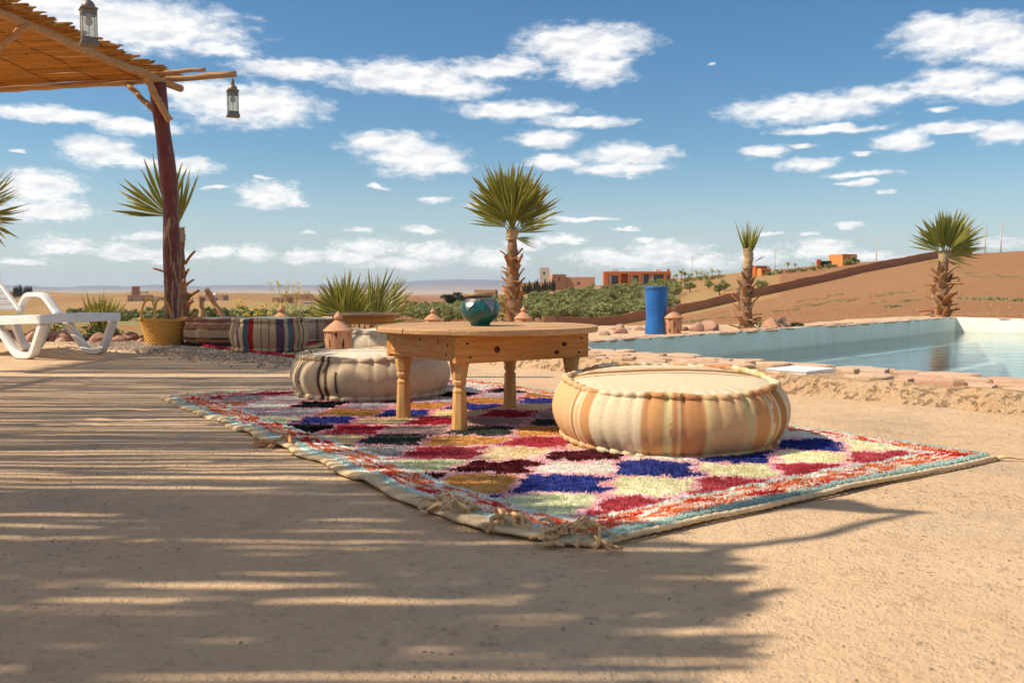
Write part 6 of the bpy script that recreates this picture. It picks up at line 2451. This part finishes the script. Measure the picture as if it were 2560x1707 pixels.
# boundary wall, panel by panel
M['mudwall'] = rough_mat('mud_wall', (0.33, 0.155, 0.085), (0.40, 0.20, 0.115), 0.6, 0.95, 0.5, 4, 0.06)
hw = empty('boundary_wall', ground_at(1486, 138))
tag(hw, 'long red earth boundary wall climbing the hill from left to right', 'wall')
wo_ = Vector(hw.location)
prev = None
pxs = np.linspace(1360, 2425, 40)
for i in range(len(pxs) - 1):
    a_ = ground_at(pxs[i], wall_depth(pxs[i]))
    b_ = ground_at(pxs[i + 1], wall_depth(pxs[i + 1]))
    a_, b_ = Vector(a_) - wo_, Vector(b_) - wo_
    d = (b_ - a_)
    nrm = Vector((-d.y, d.x, 0)).normalized() * 0.14
    h0 = 1.55 + 0.05 * math.sin(i * 1.7)
    V = []
    for p in (a_, b_):
        for s_ in (1, -1):
            for z in (-1.0, h0 + random.uniform(-0.03, 0.03)):
                V.append(tuple(p + nrm * s_ + Vector((0, 0, z))))
    mb = MB()
    mb.add(V, [(0, 1, 5, 4), (2, 6, 7, 3), (1, 3, 7, 5), (0, 4, 6, 2), (0, 2, 3, 1), (4, 5, 7, 6)])
    mb.build('wall_panel', M['mudwall'], hw, smooth=False)

# ------------------------------------------------------------------ buildings
M['orange_wall'] = rough_mat('orange_render', (0.44, 0.115, 0.030), (0.52, 0.150, 0.042), 0.5, 0.9, 0.2, 6, 0.02)
M['orange_light'] = rough_mat('light_orange_render', (0.56, 0.215, 0.058), (0.60, 0.25, 0.075), 0.5, 0.9, 0.2, 6, 0.02)
M['pink_wall'] = rough_mat('pink_earth_render', (0.42, 0.24, 0.165), (0.48, 0.29, 0.20), 0.5, 0.9, 0.3, 5, 0.03)
M['clay_wall'] = rough_mat('clay_render', (0.46, 0.225, 0.120), (0.52, 0.27, 0.15), 0.5, 0.9, 0.3, 5, 0.03)
M['pale_wall'] = rough_mat('pale_render', (0.58, 0.44, 0.33), (0.64, 0.50, 0.38), 0.5, 0.9, 0.3, 5, 0.03)
M['glass'] = MT('window_glass').fin((0.05, 0.06, 0.065), 0.08, 0, None, 0.6)
M['dark'] = rough_mat('dark_metal', (0.02, 0.018, 0.016), (0.035, 0.03, 0.026), 2, 0.7, 0.1, 5)
M['curtain'] = rough_mat('pale_curtain', (0.62, 0.60, 0.56), (0.55, 0.52, 0.48), 4, 0.9, 0.2, 6)
M['white_tank'] = rough_mat('white_tank', (0.72, 0.72, 0.72), (0.62, 0.62, 0.62), 2, 0.6, 0.1, 5)


def house(name, label, loc, rz, w, d, h, mat, openings=(), group=None, parapet=0.25, cat='house', lower=1.2):
    """front is local -y. openings: (x0, x1, z0, z1, what) in metres from the left end of the front"""
    root = empty(name, loc, rz)
    tag(root, label, cat, group)
    th = 0.35
    xs_ = sorted({-w / 2, w / 2, *[-w / 2 + o_[0] for o_ in openings], *[-w / 2 + o_[1] for o_ in openings]})
    zs_ = sorted({-lower, h, *[o_[2] for o_ in openings], *[o_[3] for o_ in openings]})
    mb = MB()
    V, F = [], []
    y0 = -d / 2
    for i in range(len(xs_) - 1):
        for k in range(len(zs_) - 1):
            xm, zm = (xs_[i] + xs_[i + 1]) / 2, (zs_[k] + zs_[k + 1]) / 2
            if any(-w / 2 + o_[0] < xm < -w / 2 + o_[1] and o_[2] < zm < o_[3] for o_ in openings):
                continue
            q = len(V)
            V += [(xs_[i], y0, zs_[k]), (xs_[i + 1], y0, zs_[k]), (xs_[i + 1], y0, zs_[k + 1]), (xs_[i], y0, zs_[k + 1])]
            F.append((q, q + 1, q + 2, q + 3))
    for o_ in openings:
        a0, a1, z0, z1 = -w / 2 + o_[0], -w / 2 + o_[1], o_[2], o_[3]
        dp = o_[5] if len(o_) > 5 else th
        q = len(V)
        V += [(a0, y0, z0), (a1, y0, z0), (a1, y0, z1), (a0, y0, z1), (a0, y0 + dp, z0), (a1, y0 + dp, z0), (a1, y0 + dp, z1), (a0, y0 + dp, z1)]
        F += [(q, q + 4, q + 5, q + 1), (q + 1, q + 5, q + 6, q + 2), (q + 2, q + 6, q + 7, q + 3), (q + 3, q + 7, q + 4, q)]
    q = len(V)
    V += [(-w / 2, y0, -lower), (w / 2, y0, -lower), (w / 2, d / 2, -lower), (-w / 2, d / 2, -lower), (-w / 2, y0, h), (w / 2, y0, h), (w / 2, d / 2, h), (-w / 2, d / 2, h)]
    F += [(q + 1, q + 2, q + 6, q + 5), (q + 2, q + 3, q + 7, q + 6), (q + 3, q, q + 4, q + 7)]
    mb.add(V, F)
    mb.build('wall', mat, root, smooth=False)
    mb = MB()
    mb.box(-w / 2 + 0.2, w / 2 - 0.2, -d / 2 + 0.2, d / 2 - 0.2, h - parapet - 0.1, h - parapet)
    for (x0, x1, ya, yb) in ((-w / 2, w / 2, -d / 2 + 0.004, -d / 2 + 0.2), (-w / 2, w / 2, d / 2 - 0.2, d / 2 - 0.004), (-w / 2 + 0.004, -w / 2 + 0.2, -d / 2 + 0.2, d / 2 - 0.2), (w / 2 - 0.2, w / 2 - 0.004, -d / 2 + 0.2, d / 2 - 0.2)):
        mb.box(x0, x1, ya, yb, h - parapet - 0.3, h - 0.003)
    mb.build('roof', mat, root, smooth=False)
    for o_ in openings:
        a0, a1, z0, z1, what = -w / 2 + o_[0], -w / 2 + o_[1], o_[2], o_[3], o_[4]
        dp = o_[5] if len(o_) > 5 else th
        mb = MB()
        if what == 'window':
            mb.box(a0, a1, y0 + dp - 0.02, y0 + dp + 0.04, z0, z1)
            wdw = mb.build('window', M['glass'], root, smooth=False)
            mb = MB()
            nmu = max(1, int((a1 - a0) / 1.3))
            for k in range(nmu + 1):
                x = a0 + (a1 - a0) * k / nmu
                mb.box(x - 0.04, x + 0.04, y0 + dp - 0.06, y0 + dp - 0.022, z0, z1)
            mb.build('window_frame', M['dark'], wdw, smooth=False)
            mb = MB()
            mb.box(a0 + (a1 - a0) * 0.08, a0 + (a1 - a0) * 0.3, y0 + dp - 0.035, y0 + dp - 0.025, z0, z1 - 0.05)
            mb.build('curtain', M['curtain'], wdw, smooth=False)
        else:
            mb.box(a0, a1, y0 + dp - 0.02, y0 + dp + 0.04, z0, z1)
            mb.build('door', M['dark'] if what == 'door' else mat, root, smooth=False)
    return root


X_, Y_, Z_ = ground_at(1590, 276)
villa = house('villa', 'long low orange villa with big windows above the olive grove', (X_, Y_, 1.55), R(-3), 19.6, 9.0, 4.1, M['orange_wall'],
              [(1.3, 4.2, 0.35, 2.95, 'window', 0.6), (5.0, 7.0, 0.2, 3.35, 'recess', 1.6), (7.7, 10.1, 0.35, 2.95, 'window', 0.6), (11.0, 13.2, 0.2, 3.35, 'window', 1.0), (13.4, 17.4, 0.9, 3.3, 'window', 0.9), (18.1, 19.2, 0.5, 3.1, 'window', 0.5)])
for k, xx in enumerate((-6.6, 6.4)):
    mb = MB(); mb.cbox(xx - 0.95, xx + 0.95, -1.0, 1.0, 4.0, 4.95, 0.1)
    mb.build('roof_unit', M['white_tank'], villa, smooth=False)
mb = MB(); mb.cbox(8.7, 9.4, -4.3, -3.5, 4.08, 4.85, 0.04); mb.build('chimney', M['orange_wall'], villa, smooth=False)

X_, Y_, Z_ = ground_at(1888, 258)
house('farm_house', 'small orange cube house behind the trimmed palm', (X_, Y_, Z_), R(28), 4.0, 4.2, 3.0, M['orange_wall'], [(0.7, 1.5, 0.9, 2.0, 'window')])
X_, Y_, Z_ = ground_at(1908, 254)
house('annex', 'lower light orange annex right of the orange cube house', (X_, Y_, Z_), R(8), 2.8, 3.0, 1.9, M['orange_light'], [(0.5, 1.0, 0.6, 1.5, 'door'), (1.6, 2.1, 0.6, 1.4, 'window')])
X_, Y_, Z_ = ground_at(2104, 262)
hs = house('hill_house', 'orange flat-roofed house beside the dark gate on the hill', (X_, Y_, Z_ - 0.2), R(24), 5.2, 5.5, 3.4, M['orange_light'], [(0.8, 1.5, 1.4, 2.3, 'window'), (3.0, 3.9, 0.2, 2.3, 'door')])
gt = empty('gate_wall', ground_at(2062, 258))
tag(gt, 'dark metal gate with orange pier left of the hill house', 'gate')
mb = MB(); mb.box(-2.55, -1.5, -0.3, 0.3, -0.8, 2.3); mb.build('gate_pier', M['orange_wall'], gt, smooth=False)
mb = MB(); mb.box(-1.5, 1.6, -0.06, 0.06, -0.6, 1.85); mb.build('gate_leaf', M['dark'], gt, smooth=False)

# earth-coloured houses on the ridge behind the tall palm
for i, (px, Yd, w, d, h, mat, lab, op) in enumerate((
        (1290, 330, 9, 6, 2.6, 'clay_wall', 'low clay house left of the tall palm on the ridge', [(1.0, 1.9, 0.7, 1.7, 'window')]),
        (1215, 345, 8, 6, 3.0, 'clay_wall', 'clay house above the teal jar lid', [(1.0, 2.0, 0.8, 1.9, 'window'), (4.8, 5.8, 0.8, 1.9, 'window')]),
        (1345, 322, 13, 7, 3.4, 'clay_wall', 'clay house behind the dark cypress row right of the tall palm', [(8.0, 9.2, 1.0, 2.0, 'window')]),
        (1361, 340, 3.4, 3.4, 8.6, 'pale_wall', 'pale square tower rising above the clay house', [(1.2, 2.0, 6.0, 7.0, 'window')]),
        (1394, 318, 4.8, 4, 5.4, 'clay_wall', 'narrow clay tower house right of the cypress row', [(1.8, 2.6, 3.2, 4.2, 'window')]),
        (1432, 320, 15, 6, 4.2, 'clay_wall', 'long clay compound left of the orange villa', [(3, 4, 1.5, 2.6, 'window'), (9, 10, 1.5, 2.6, 'window')]))):
    X_, Y_, Z_ = ground_at(px, Yd)
    house('clay_house', lab, (X_, Y_, Z_), R(random.uniform(-14, 18)), w, d, h, M[mat], op, 'clay houses on the ridge')

# left slope
X_, Y_, Z_ = ground_at(352, 430)
hh_ = house('farmhouse', 'pinkish flat-roofed farmhouse down the slope left of the red post', (X_, Y_, Z_ - 0.5), R(10), 10.0, 7, 4.2, M['pink_wall'], [(1.4, 2.3, 1.4, 2.6, 'window'), (6.5, 7.5, 1.2, 2.4, 'window')])
mb = MB(); mb.box(-3.0, 0.4, -3.0, -2.7, 4.0, 8.2); mb.build('roof_screen', M['mudwall'], hh_, smooth=False)
X_, Y_, Z_ = ground_at(395, 440)
house('farmhouse', 'grey side wing of the farmhouse partly hidden by the basket handle', (X_, Y_, Z_ - 0.5), R(5), 7, 6, 3.8, M['pale_wall'], [(2, 3, 1.2, 2.2, 'window')])
X_, Y_, Z_ = ground_at(350, 690)
house('hilltop_house', 'grey flat house on top of the bare hill', (X_, Y_, Z_ - 0.4), R(4), 11, 7, 3.2, M['pale_wall'], [(2, 3.2, 0.8, 2.2, 'door'), (6, 7, 1, 2, 'window')])
X_, Y_, Z_ = ground_at(535, 400)
hv = house('farmhouse', 'small clay house with white dome behind the yellow weeds', (X_, Y_, Z_ - 0.4), R(-6), 11, 6, 3.0, M['pink_wall'], [(2, 3, 0.4, 2.0, 'door'), (7.5, 8.6, 0.9, 1.9, 'window')])
mb = MB(); mb.lathe([(1.1, 0), (1.05, 0.4), (0.8, 0.8), (0.4, 1.1), (0, 1.2)], 16, None, (0.8, 0, 2.9)); mb.build('dome', M['white_tank'], hv)
for i, (px, w, h, lab) in enumerate(((745, 20, 3.6, 'long brown compound on the plain left of the bushy palm'), (795, 13, 3.2, 'brown house on the plain touching the bushy palm'), (708, 7, 3.0, 'dark red hut beyond the yellow weeds'))):
    X_, Y_, Z_ = ground_at(px, 640 if i < 2 else 420)
    house('plain_house', lab, (X_, Y_, Z_ - 0.3), R(random.uniform(-8, 8)), w, 8, h, M['clay_wall'] if i < 2 else M['mudwall'], [(2, 3, 0.8, 2.2, 'window'), (w - 3, w - 2, 0.8, 2.2, 'window')], 'houses on the plain')
X_, Y_, Z_ = ground_at(25, 760)
house('plain_house', 'brown house beside the cypress row at the far left', (X_, Y_, Z_ - 0.3), R(5), 14, 8, 4.6, M['clay_wall'], [(2, 3, 0.8, 2.2, 'window'), (9, 10, 0.8, 2.2, 'window')], 'houses on the plain')

# cypresses and dark trees
CY = []
for s in range(3):
    V, F = leaf_cloud(420, 0.75, 0.75, 2.6, 0.30, 200 + s, M['cypress'])
    V[:, 0] *= (1.15 - 0.32 * (V[:, 2] + 2.6) / 2.6)
    V[:, 1] *= (1.15 - 0.32 * (V[:, 2] + 2.6) / 2.6)
    V[:, 2] += 2.7
    CY.append(mesh('crown', V, F, M['cypress'], smooth=False))
mb = MB(); mb.tube([(0, 0, -0.4), (0, 0, 1.5)], [0.16, 0.1], 6)
CYT = mesh('trunk', mb.V, mb.F, M['bark'])


def cypress(px, Yd, s, label, group):
    root = empty('cypress_tree', ground_at(px, Yd))
    root.scale = (s, s, s * random.uniform(0.85, 1.15))
    tag(root, label, 'tree', group)
    link('trunk', CYT, root)
    link('crown', random.choice(CY), root)


for i in range(15):
    cypress(1306 + 5.6 * i + random.uniform(-1.5, 1.5), 300 + random.uniform(-4, 4), random.uniform(0.62, 0.85), 'small dark cypress in the row right of the tall palm', 'cypress row on the ridge')
for i in range(9):
    cypress(36 + 5.4 * i + random.uniform(-2, 2), 720, random.uniform(1.3, 1.9), 'distant cypress in the row above the lounger backrest', 'cypress row at the far left')

SH = []
for s in range(3):
    V, F = leaf_cloud(360, 1.0, 1.0, 0.8, 0.16, 300 + s, M['shrub'], clumps=7)
    V[:, 2] += 0.65
    SH.append(mesh('shrub', V, F, M['shrub'], smooth=False))


def shrub(px, Yd, s, label, group, dark=False):
    o = link('shrub', random.choice(SH), None, ground_at(px, Yd), (0, 0, random.uniform(0, 6.28)), (s * random.uniform(0.9, 1.3), s, s * random.uniform(0.8, 1.1)))
    tag(o, label, 'shrub', group)


for i in range(26):
    shrub(1918 + 175 * random.random(), 246 + 8 * random.random(), random.uniform(0.55, 1.0), 'green shrub in the hedge along the track below the gate', 'hedge shrubs on the hill')
for (px, s) in ((2118, 1.5), (2128, 1.7), (2136, 1.3)):
    shrub(px, 252, s, 'dark round shrub at the right wall of the hill house', 'shrubs by the hill house')
for (px, s) in ((2180, 0.7), (2206, 0.8), (2248, 0.7), (2262, 0.5)):
    shrub(px, 206, s, 'small shrub on the skyline above the boundary wall', 'skyline shrubs')
for i in range(30):
    shrub(1665 + 160 * random.random(), 262 + 22 * random.random(), random.uniform(0.5, 1.0), 'low green shrub among the young palms right of the villa', 'shrubs among the young palms')
for i in range(16):
    shrub(1010 + 150 * random.random(), 300 + 60 * random.random(), random.uniform(1.0, 2.0), 'bushy tree on the ridge left of the teal jar', 'ridge bushes left of the jar')
V, F = leaf_cloud(1500, 5.2, 3.0, 2.3, 0.42, 333, M['cypress'], clumps=16)
V[:, 2] += 2.2
dk = empty('dark_tree', ground_at(1140, 300))
tag(dk, 'broad almost black tree clump left of the teal jar', 'tree')
link('crown', mesh('crown', V, F, M['cypress'], smooth=False), dk)
mb = MB(); mb.tube([(0, 0, -0.5), (0.2, 0, 2.0)], [0.35, 0.2], 7); mb.build('trunk', M['bark'], dk)
for i in range(120):
    Yb = random.choice((150, 162, 176, 190, 206)) + random.uniform(-3, 3)
    shrub(random.uniform(170, 980), Yb, random.uniform(1.2, 1.9), 'rounded bush in the low green grove down the slope at the left', 'bushes in the low left grove')
for i in range(10):
    shrub(575 + 125 * random.random(), 210 + 30 * random.random(), random.uniform(1.2, 2.0), 'round green bush in the dip behind the yellow weeds', 'bushes behind the yellow weeds')

# young palms right of the villa
t = MT('young_palm_frond')
M['frond'] = t.fin(t.mix(t.noise(2, 3), (0.34, 0.33, 0.13), (0.46, 0.41, 0.20)), 0.7)


def young_palm_mesh(seed):
    rd = random.Random(seed)
    mb = MB()
    H_ = 1.5
    mb.tube([(0, 0, -0.4), (0.04, 0, H_ * 0.5), (0.0, 0.03, H_)], [0.12, 0.09, 0.08], 6)
    for k in range(16):
        a_ = k * 2.4
        el0 = rd.uniform(0.1, 1.3)
        L = rd.uniform(1.0, 1.4)
        p = Vector((0, 0, H_))
        d = Vector((math.cos(a_) * math.cos(el0), math.sin(a_) * math.cos(el0), math.sin(el0)))
        s = Vector((-math.sin(a_), math.cos(a_), 0))
        V = []
        for q in range(5):
            w = 0.16 * math.sin(PI * (0.15 + 0.8 * q / 4))
            V += [tuple(p - s * w - Vector((0, 0, w * 0.5))), tuple(p), tuple(p + s * w - Vector((0, 0, w * 0.5)))]
            p = p + d * L / 4
            d = (d + Vector((0, 0, -0.42))).normalized()
        F = []
        for q in range(4):
            F += [(q * 3, q * 3 + 1, q * 3 + 4, q * 3 + 3), (q * 3 + 1, q * 3 + 2, q * 3 + 5, q * 3 + 4)]
        mb.add(V, F)
    return mesh('young_palm', mb.V, mb.F, M['frond'], smooth=False)


YP = [young_palm_mesh(s) for s in range(3)]
for i, (px, s) in enumerate(((1636, 1.25), (1650, 1.5), (1690, 1.2), (1702, 1.6), (1712, 1.55), (1728, 1.2), (1742, 1.3), (1752, 1.4), (1768, 1.0), (1780, 1.35), (1796, 1.1), (1918, 0.9), (1968, 1.2), (1986, 1.0), (2030, 0.8), (1682, 0.9), (1722, 0.8), (1760, 0.8))):
    Yd = 278 if px > 1880 else 284
    o = link('young_palm', random.choice(YP), None, ground_at(px, Yd), (0, 0, random.uniform(0, 6.28)), (s, s, s * random.uniform(0.85, 1.1)))
    tag(o, 'small pale young palm in the plantation right of the orange villa' if px < 1900 else 'lone young palm on the skyline near the cube house', 'palm tree', 'young palms on the hill' if px < 1900 else 'young palms on the skyline')
dp_ = link('date_palm', YP[0], None, ground_at(517, 395), (0, 0, 1.0), (1.5, 1.5, 1.7))
tag(dp_, 'lone date palm beside the clay house with the white dome', 'palm tree')

# dry grass patches on the ploughed field: grass is nobody's to count
M['grass'] = rough_mat('dry_grass', (0.25, 0.23, 0.10), (0.32, 0.28, 0.14), 2, 0.9, 0.1, 10)
patch = [(2030, 62, 2.2), (2105, 64, 2.6), (2015, 84, 1.8), (2095, 88, 1.4), (2225, 64, 1.5), (2235, 46, 1.3), (2190, 38, 0.9), (2080, 33, 0.6), (2510, 82, 2.2), (2470, 40, 1.3), (2535, 39, 1.4), (1960, 55, 1.2), (1760, 60, 1.4), (1690, 58, 1.2), (1810, 95, 1.6), (1640, 70, 1.3), (1745, 48, 1.0), (2400, 100, 1.2)]
V, F = [], []
for (px, Yd, w) in patch:
    subs = [(random.uniform(-1, 1) * w * 0.7, random.uniform(-1, 1) * w * 2.2, random.uniform(0.15, 0.5) * w) for _ in range(7)]
    for i in range(220):
        a_, q = random.uniform(0, 6.28), random.random() ** 0.7
        x0, y0 = P(px, Yd)
        sb = random.choice(subs)
        x, y_ = x0 + sb[0] + math.cos(a_) * q * sb[2] * 0.6, y0 + sb[1] + math.sin(a_) * q * sb[2] * 2.0
        if float(vnoise(x * 1.1, y_ * 0.6, 77)) < 0.42:
            continue
        z = float(land(x, y_)) - 0.02
        for b_ in range(3):
            an = random.uniform(0, 6.28)
            dx, dy = math.cos(an) * 0.045, math.sin(an) * 0.045
            k = len(V)
            V += [(x - dx, y_ - dy, z), (x + dx, y_ + dy, z), (x + random.uniform(-0.1, 0.1), y_ + random.uniform(-0.1, 0.1), z + random.uniform(0.04, 0.13))]
            F.append((k, k + 1, k + 2))
gr = link('dry_grass', mesh('dry_grass', V, F, M['grass'], smooth=False))
tag(gr, 'patches of dry green grass on the ploughed red field', 'grass', kind='stuff')

# clods and stones of the ploughed field
ng = 9000
cb_ = 1480 + 1150 * rng.random(ng)
cy_ = np.exp(rng.uniform(math.log(19), math.log(125), ng))
cx_ = (cb_ - 1280) / 2300 * cy_
ok_ = (cy_ < np.interp(cb_, [p_[0] for p_ in WALLP], [p_[1] for p_ in WALLP]) - 3) & ~in_poly(cx_, cy_, TERR)
pebbles('field_stones', np.column_stack([cx_[ok_], cy_[ok_], land(cx_[ok_], cy_[ok_])]), 0.012 + cy_[ok_] * 0.0009 * rng.random(ok_.sum()) ** 3, M['clod'], 'clods and stones strewn over the ploughed red field', 'stones', 88)

# power poles
M['concrete'] = rough_mat('concrete_pole', (0.52, 0.47, 0.38), (0.60, 0.55, 0.46), 1, 0.9, 0.2, 5)


def power_pole(px, Yd, h, label, arm=True):
    root = empty('power_pole', ground_at(px, Yd))
    tag(root, label, 'pole', 'power poles on the ridge')
    mb = MB(); mb.tube([(0, 0, -1), (0, 0, h)], [0.17, 0.10], 6); mb.build('mast', M['concrete'], root)
    if arm:
        for k in range(3):
            mb = MB()
            mb.box(-0.45, 0.45, -0.05, 0.05, h - 0.35 - k * 0.55, h - 0.27 - k * 0.55)
            mb.build('cross_arm', M['concrete'], root, smooth=False)


for (px, Yd, h, lab) in ((1386, 330, 7.0, 'thin power pole left of the clay compound'), (1405, 330, 6.8, 'power pole behind the narrow clay tower'), (1417, 325, 6.0, 'short power pole above the clay compound'), (1441, 330, 8.0, 'power pole above the middle of the clay compound'),
                         (1484, 330, 6.8, 'power pole at the left end of the villa'), (1729, 300, 7.4, 'power pole among the young palms'), (1935, 290, 7.4, 'power pole right of the orange cube house'), (2188, 290, 7.2, 'power pole on the skyline right of the hill house'),
                         (2458, 225, 6.4, 'power pole on the skyline just right of the corner palm'), (2497, 225, 7.2, 'rightmost power pole on the skyline')):
    power_pole(px, Yd, h, lab)
mast = empty('radio_mast', ground_at(4, 900))
tag(mast, 'thin red and white radio mast at the far left', 'mast')
mb = MB()
for sx, sy in ((-1, -1), (1, -1), (0, 1)):
    mb.tube([(sx * 1.0, sy * 1.0, -1), (sx * 0.3, sy * 0.3, 30)], 0.22, 5)
for k in range(12):
    w_ = 1.0 - 0.7 * k / 12
    mb.tube([(-w_, -w_, k * 2.5), (w_, -w_, k * 2.5 + 1.2)], 0.12, 4)
mb.build('lattice', M['white_tank'], mast)

# parked cars far away on the plain
M['car_paint'] = rough_mat('car_paint', (0.50, 0.52, 0.55), (0.58, 0.60, 0.62), 1, 0.35, 0.02, 5)


def far_car(px, Yd, rz, label):
    root = empty('parked_car', ground_at(px, Yd), rz)
    tag(root, label, 'car', 'cars parked on the plain')
    prof_ = [(-2.1, 0.35), (-2.1, 0.85), (-1.3, 0.95), (-0.8, 1.45), (0.7, 1.48), (1.25, 0.98), (2.05, 0.85), (2.1, 0.35)]
    V = [(x, s_ * 0.82, z) for s_ in (-1, 1) for x, z in prof_]
    n_ = len(prof_)
    F = [tuple(range(n_ - 1, -1, -1)), tuple(range(n_, 2 * n_))] + [(k, (k + 1) % n_, n_ + (k + 1) % n_, n_ + k) for k in range(n_)]
    mb = MB(); mb.add(V, F); mb.build('body', M['car_paint'], root, smooth=False)
    for s_ in (-1, 1):
        mb = MB(); mb.add([(-1.2, s_ * 0.826, 0.98), (-0.75, s_ * 0.826, 1.38), (0.62, s_ * 0.826, 1.4), (1.1, s_ * 0.826, 1.0)], [(0, 1, 2, 3)]); mb.build('side_window', M['glass'], root, smooth=False)
        for x in (-1.3, 1.3):
            V, F = lathe([(0.0, -0.1), (0.33, -0.1), (0.33, 0.1), (0.0, 0.1)], 14)
            mb = MB(); mb.add([(x + v[0], s_ * 0.75 + v[2], 0.33 + v[1]) for v in V], F); mb.build('wheel', M['dark'], root, smooth=False)


far_car(768, 430, 0.1, 'pale car parked on the plain, left one of the pair')
far_car(779, 432, 0.0, 'pale car parked on the plain, right one of the pair')

# earth mound just below the terrace, left of the middle lanterns
mb = MB()
V, F = [], []
for i in range(25):
    for j in range(17):
        u_, v_ = i / 24 * 2 - 1, j / 16 * 2 - 1
        r2 = u_ * u_ + v_ * v_
        V.append((u_ * 1.0, v_ * 0.8, max(0, 1 - r2) ** 0.8 * 0.30 * (1 + 0.3 * float(fbm(u_ * 2, v_ * 2, 3, 91))) - 0.25))
for i in range(24):
    for j in range(16):
        k = i * 17 + j
        F.append((k, k + 17, k + 18, k + 1))
o = link('earth_mound', mesh('earth_mound', V, F, M['earth']), None, (-1.75, 13.4, 0.12))
tag(o, 'low bare earth mound right of the small table', 'mound')

# ------------------------------------------------------------------ air
hz = MT('haze_air')
hz.t.nodes.remove(hz.b)
vol = hz.n('ShaderNodeVolumePrincipled', {'Color': (0.78, 0.88, 1.0, 1), 'Density': 0.000055, 'Anisotropy': 0.1})
hz.t.links.new(vol.outputs[0], hz.out.inputs['Volume'])
mb = MB()
mb.box(-14500, 14500, -14500, 14500, -75, 130)
hzo = mb.build('haze', hz.m, None, smooth=False)
tag(hzo, 'thin pale blue haze over the plain and far range', 'haze', kind='stuff')

# neighbours of a kind that can be told apart by their place in the row get it in their label
WORDS = ['first', 'second', 'third', 'fourth', 'fifth', 'sixth', 'seventh', 'eighth', 'ninth', 'tenth', 'eleventh', 'twelfth', 'thirteenth', 'fourteenth', 'fifteenth', 'sixteenth', 'seventeenth', 'eighteenth']
same = {}
for o in sc.objects:
    if o.parent is None and 'group' in o and 'label' in o:
        same.setdefault(o['label'], []).append(o)
for lab, L in same.items():
    if 1 < len(L) <= 18 and len(lab.split()) <= 12:
        L.sort(key=lambda o: o.location.x / max(o.location.y, 0.1))
        for k, o in enumerate(L):
            o['label'] = lab + ', ' + WORDS[k] + ' from the left'
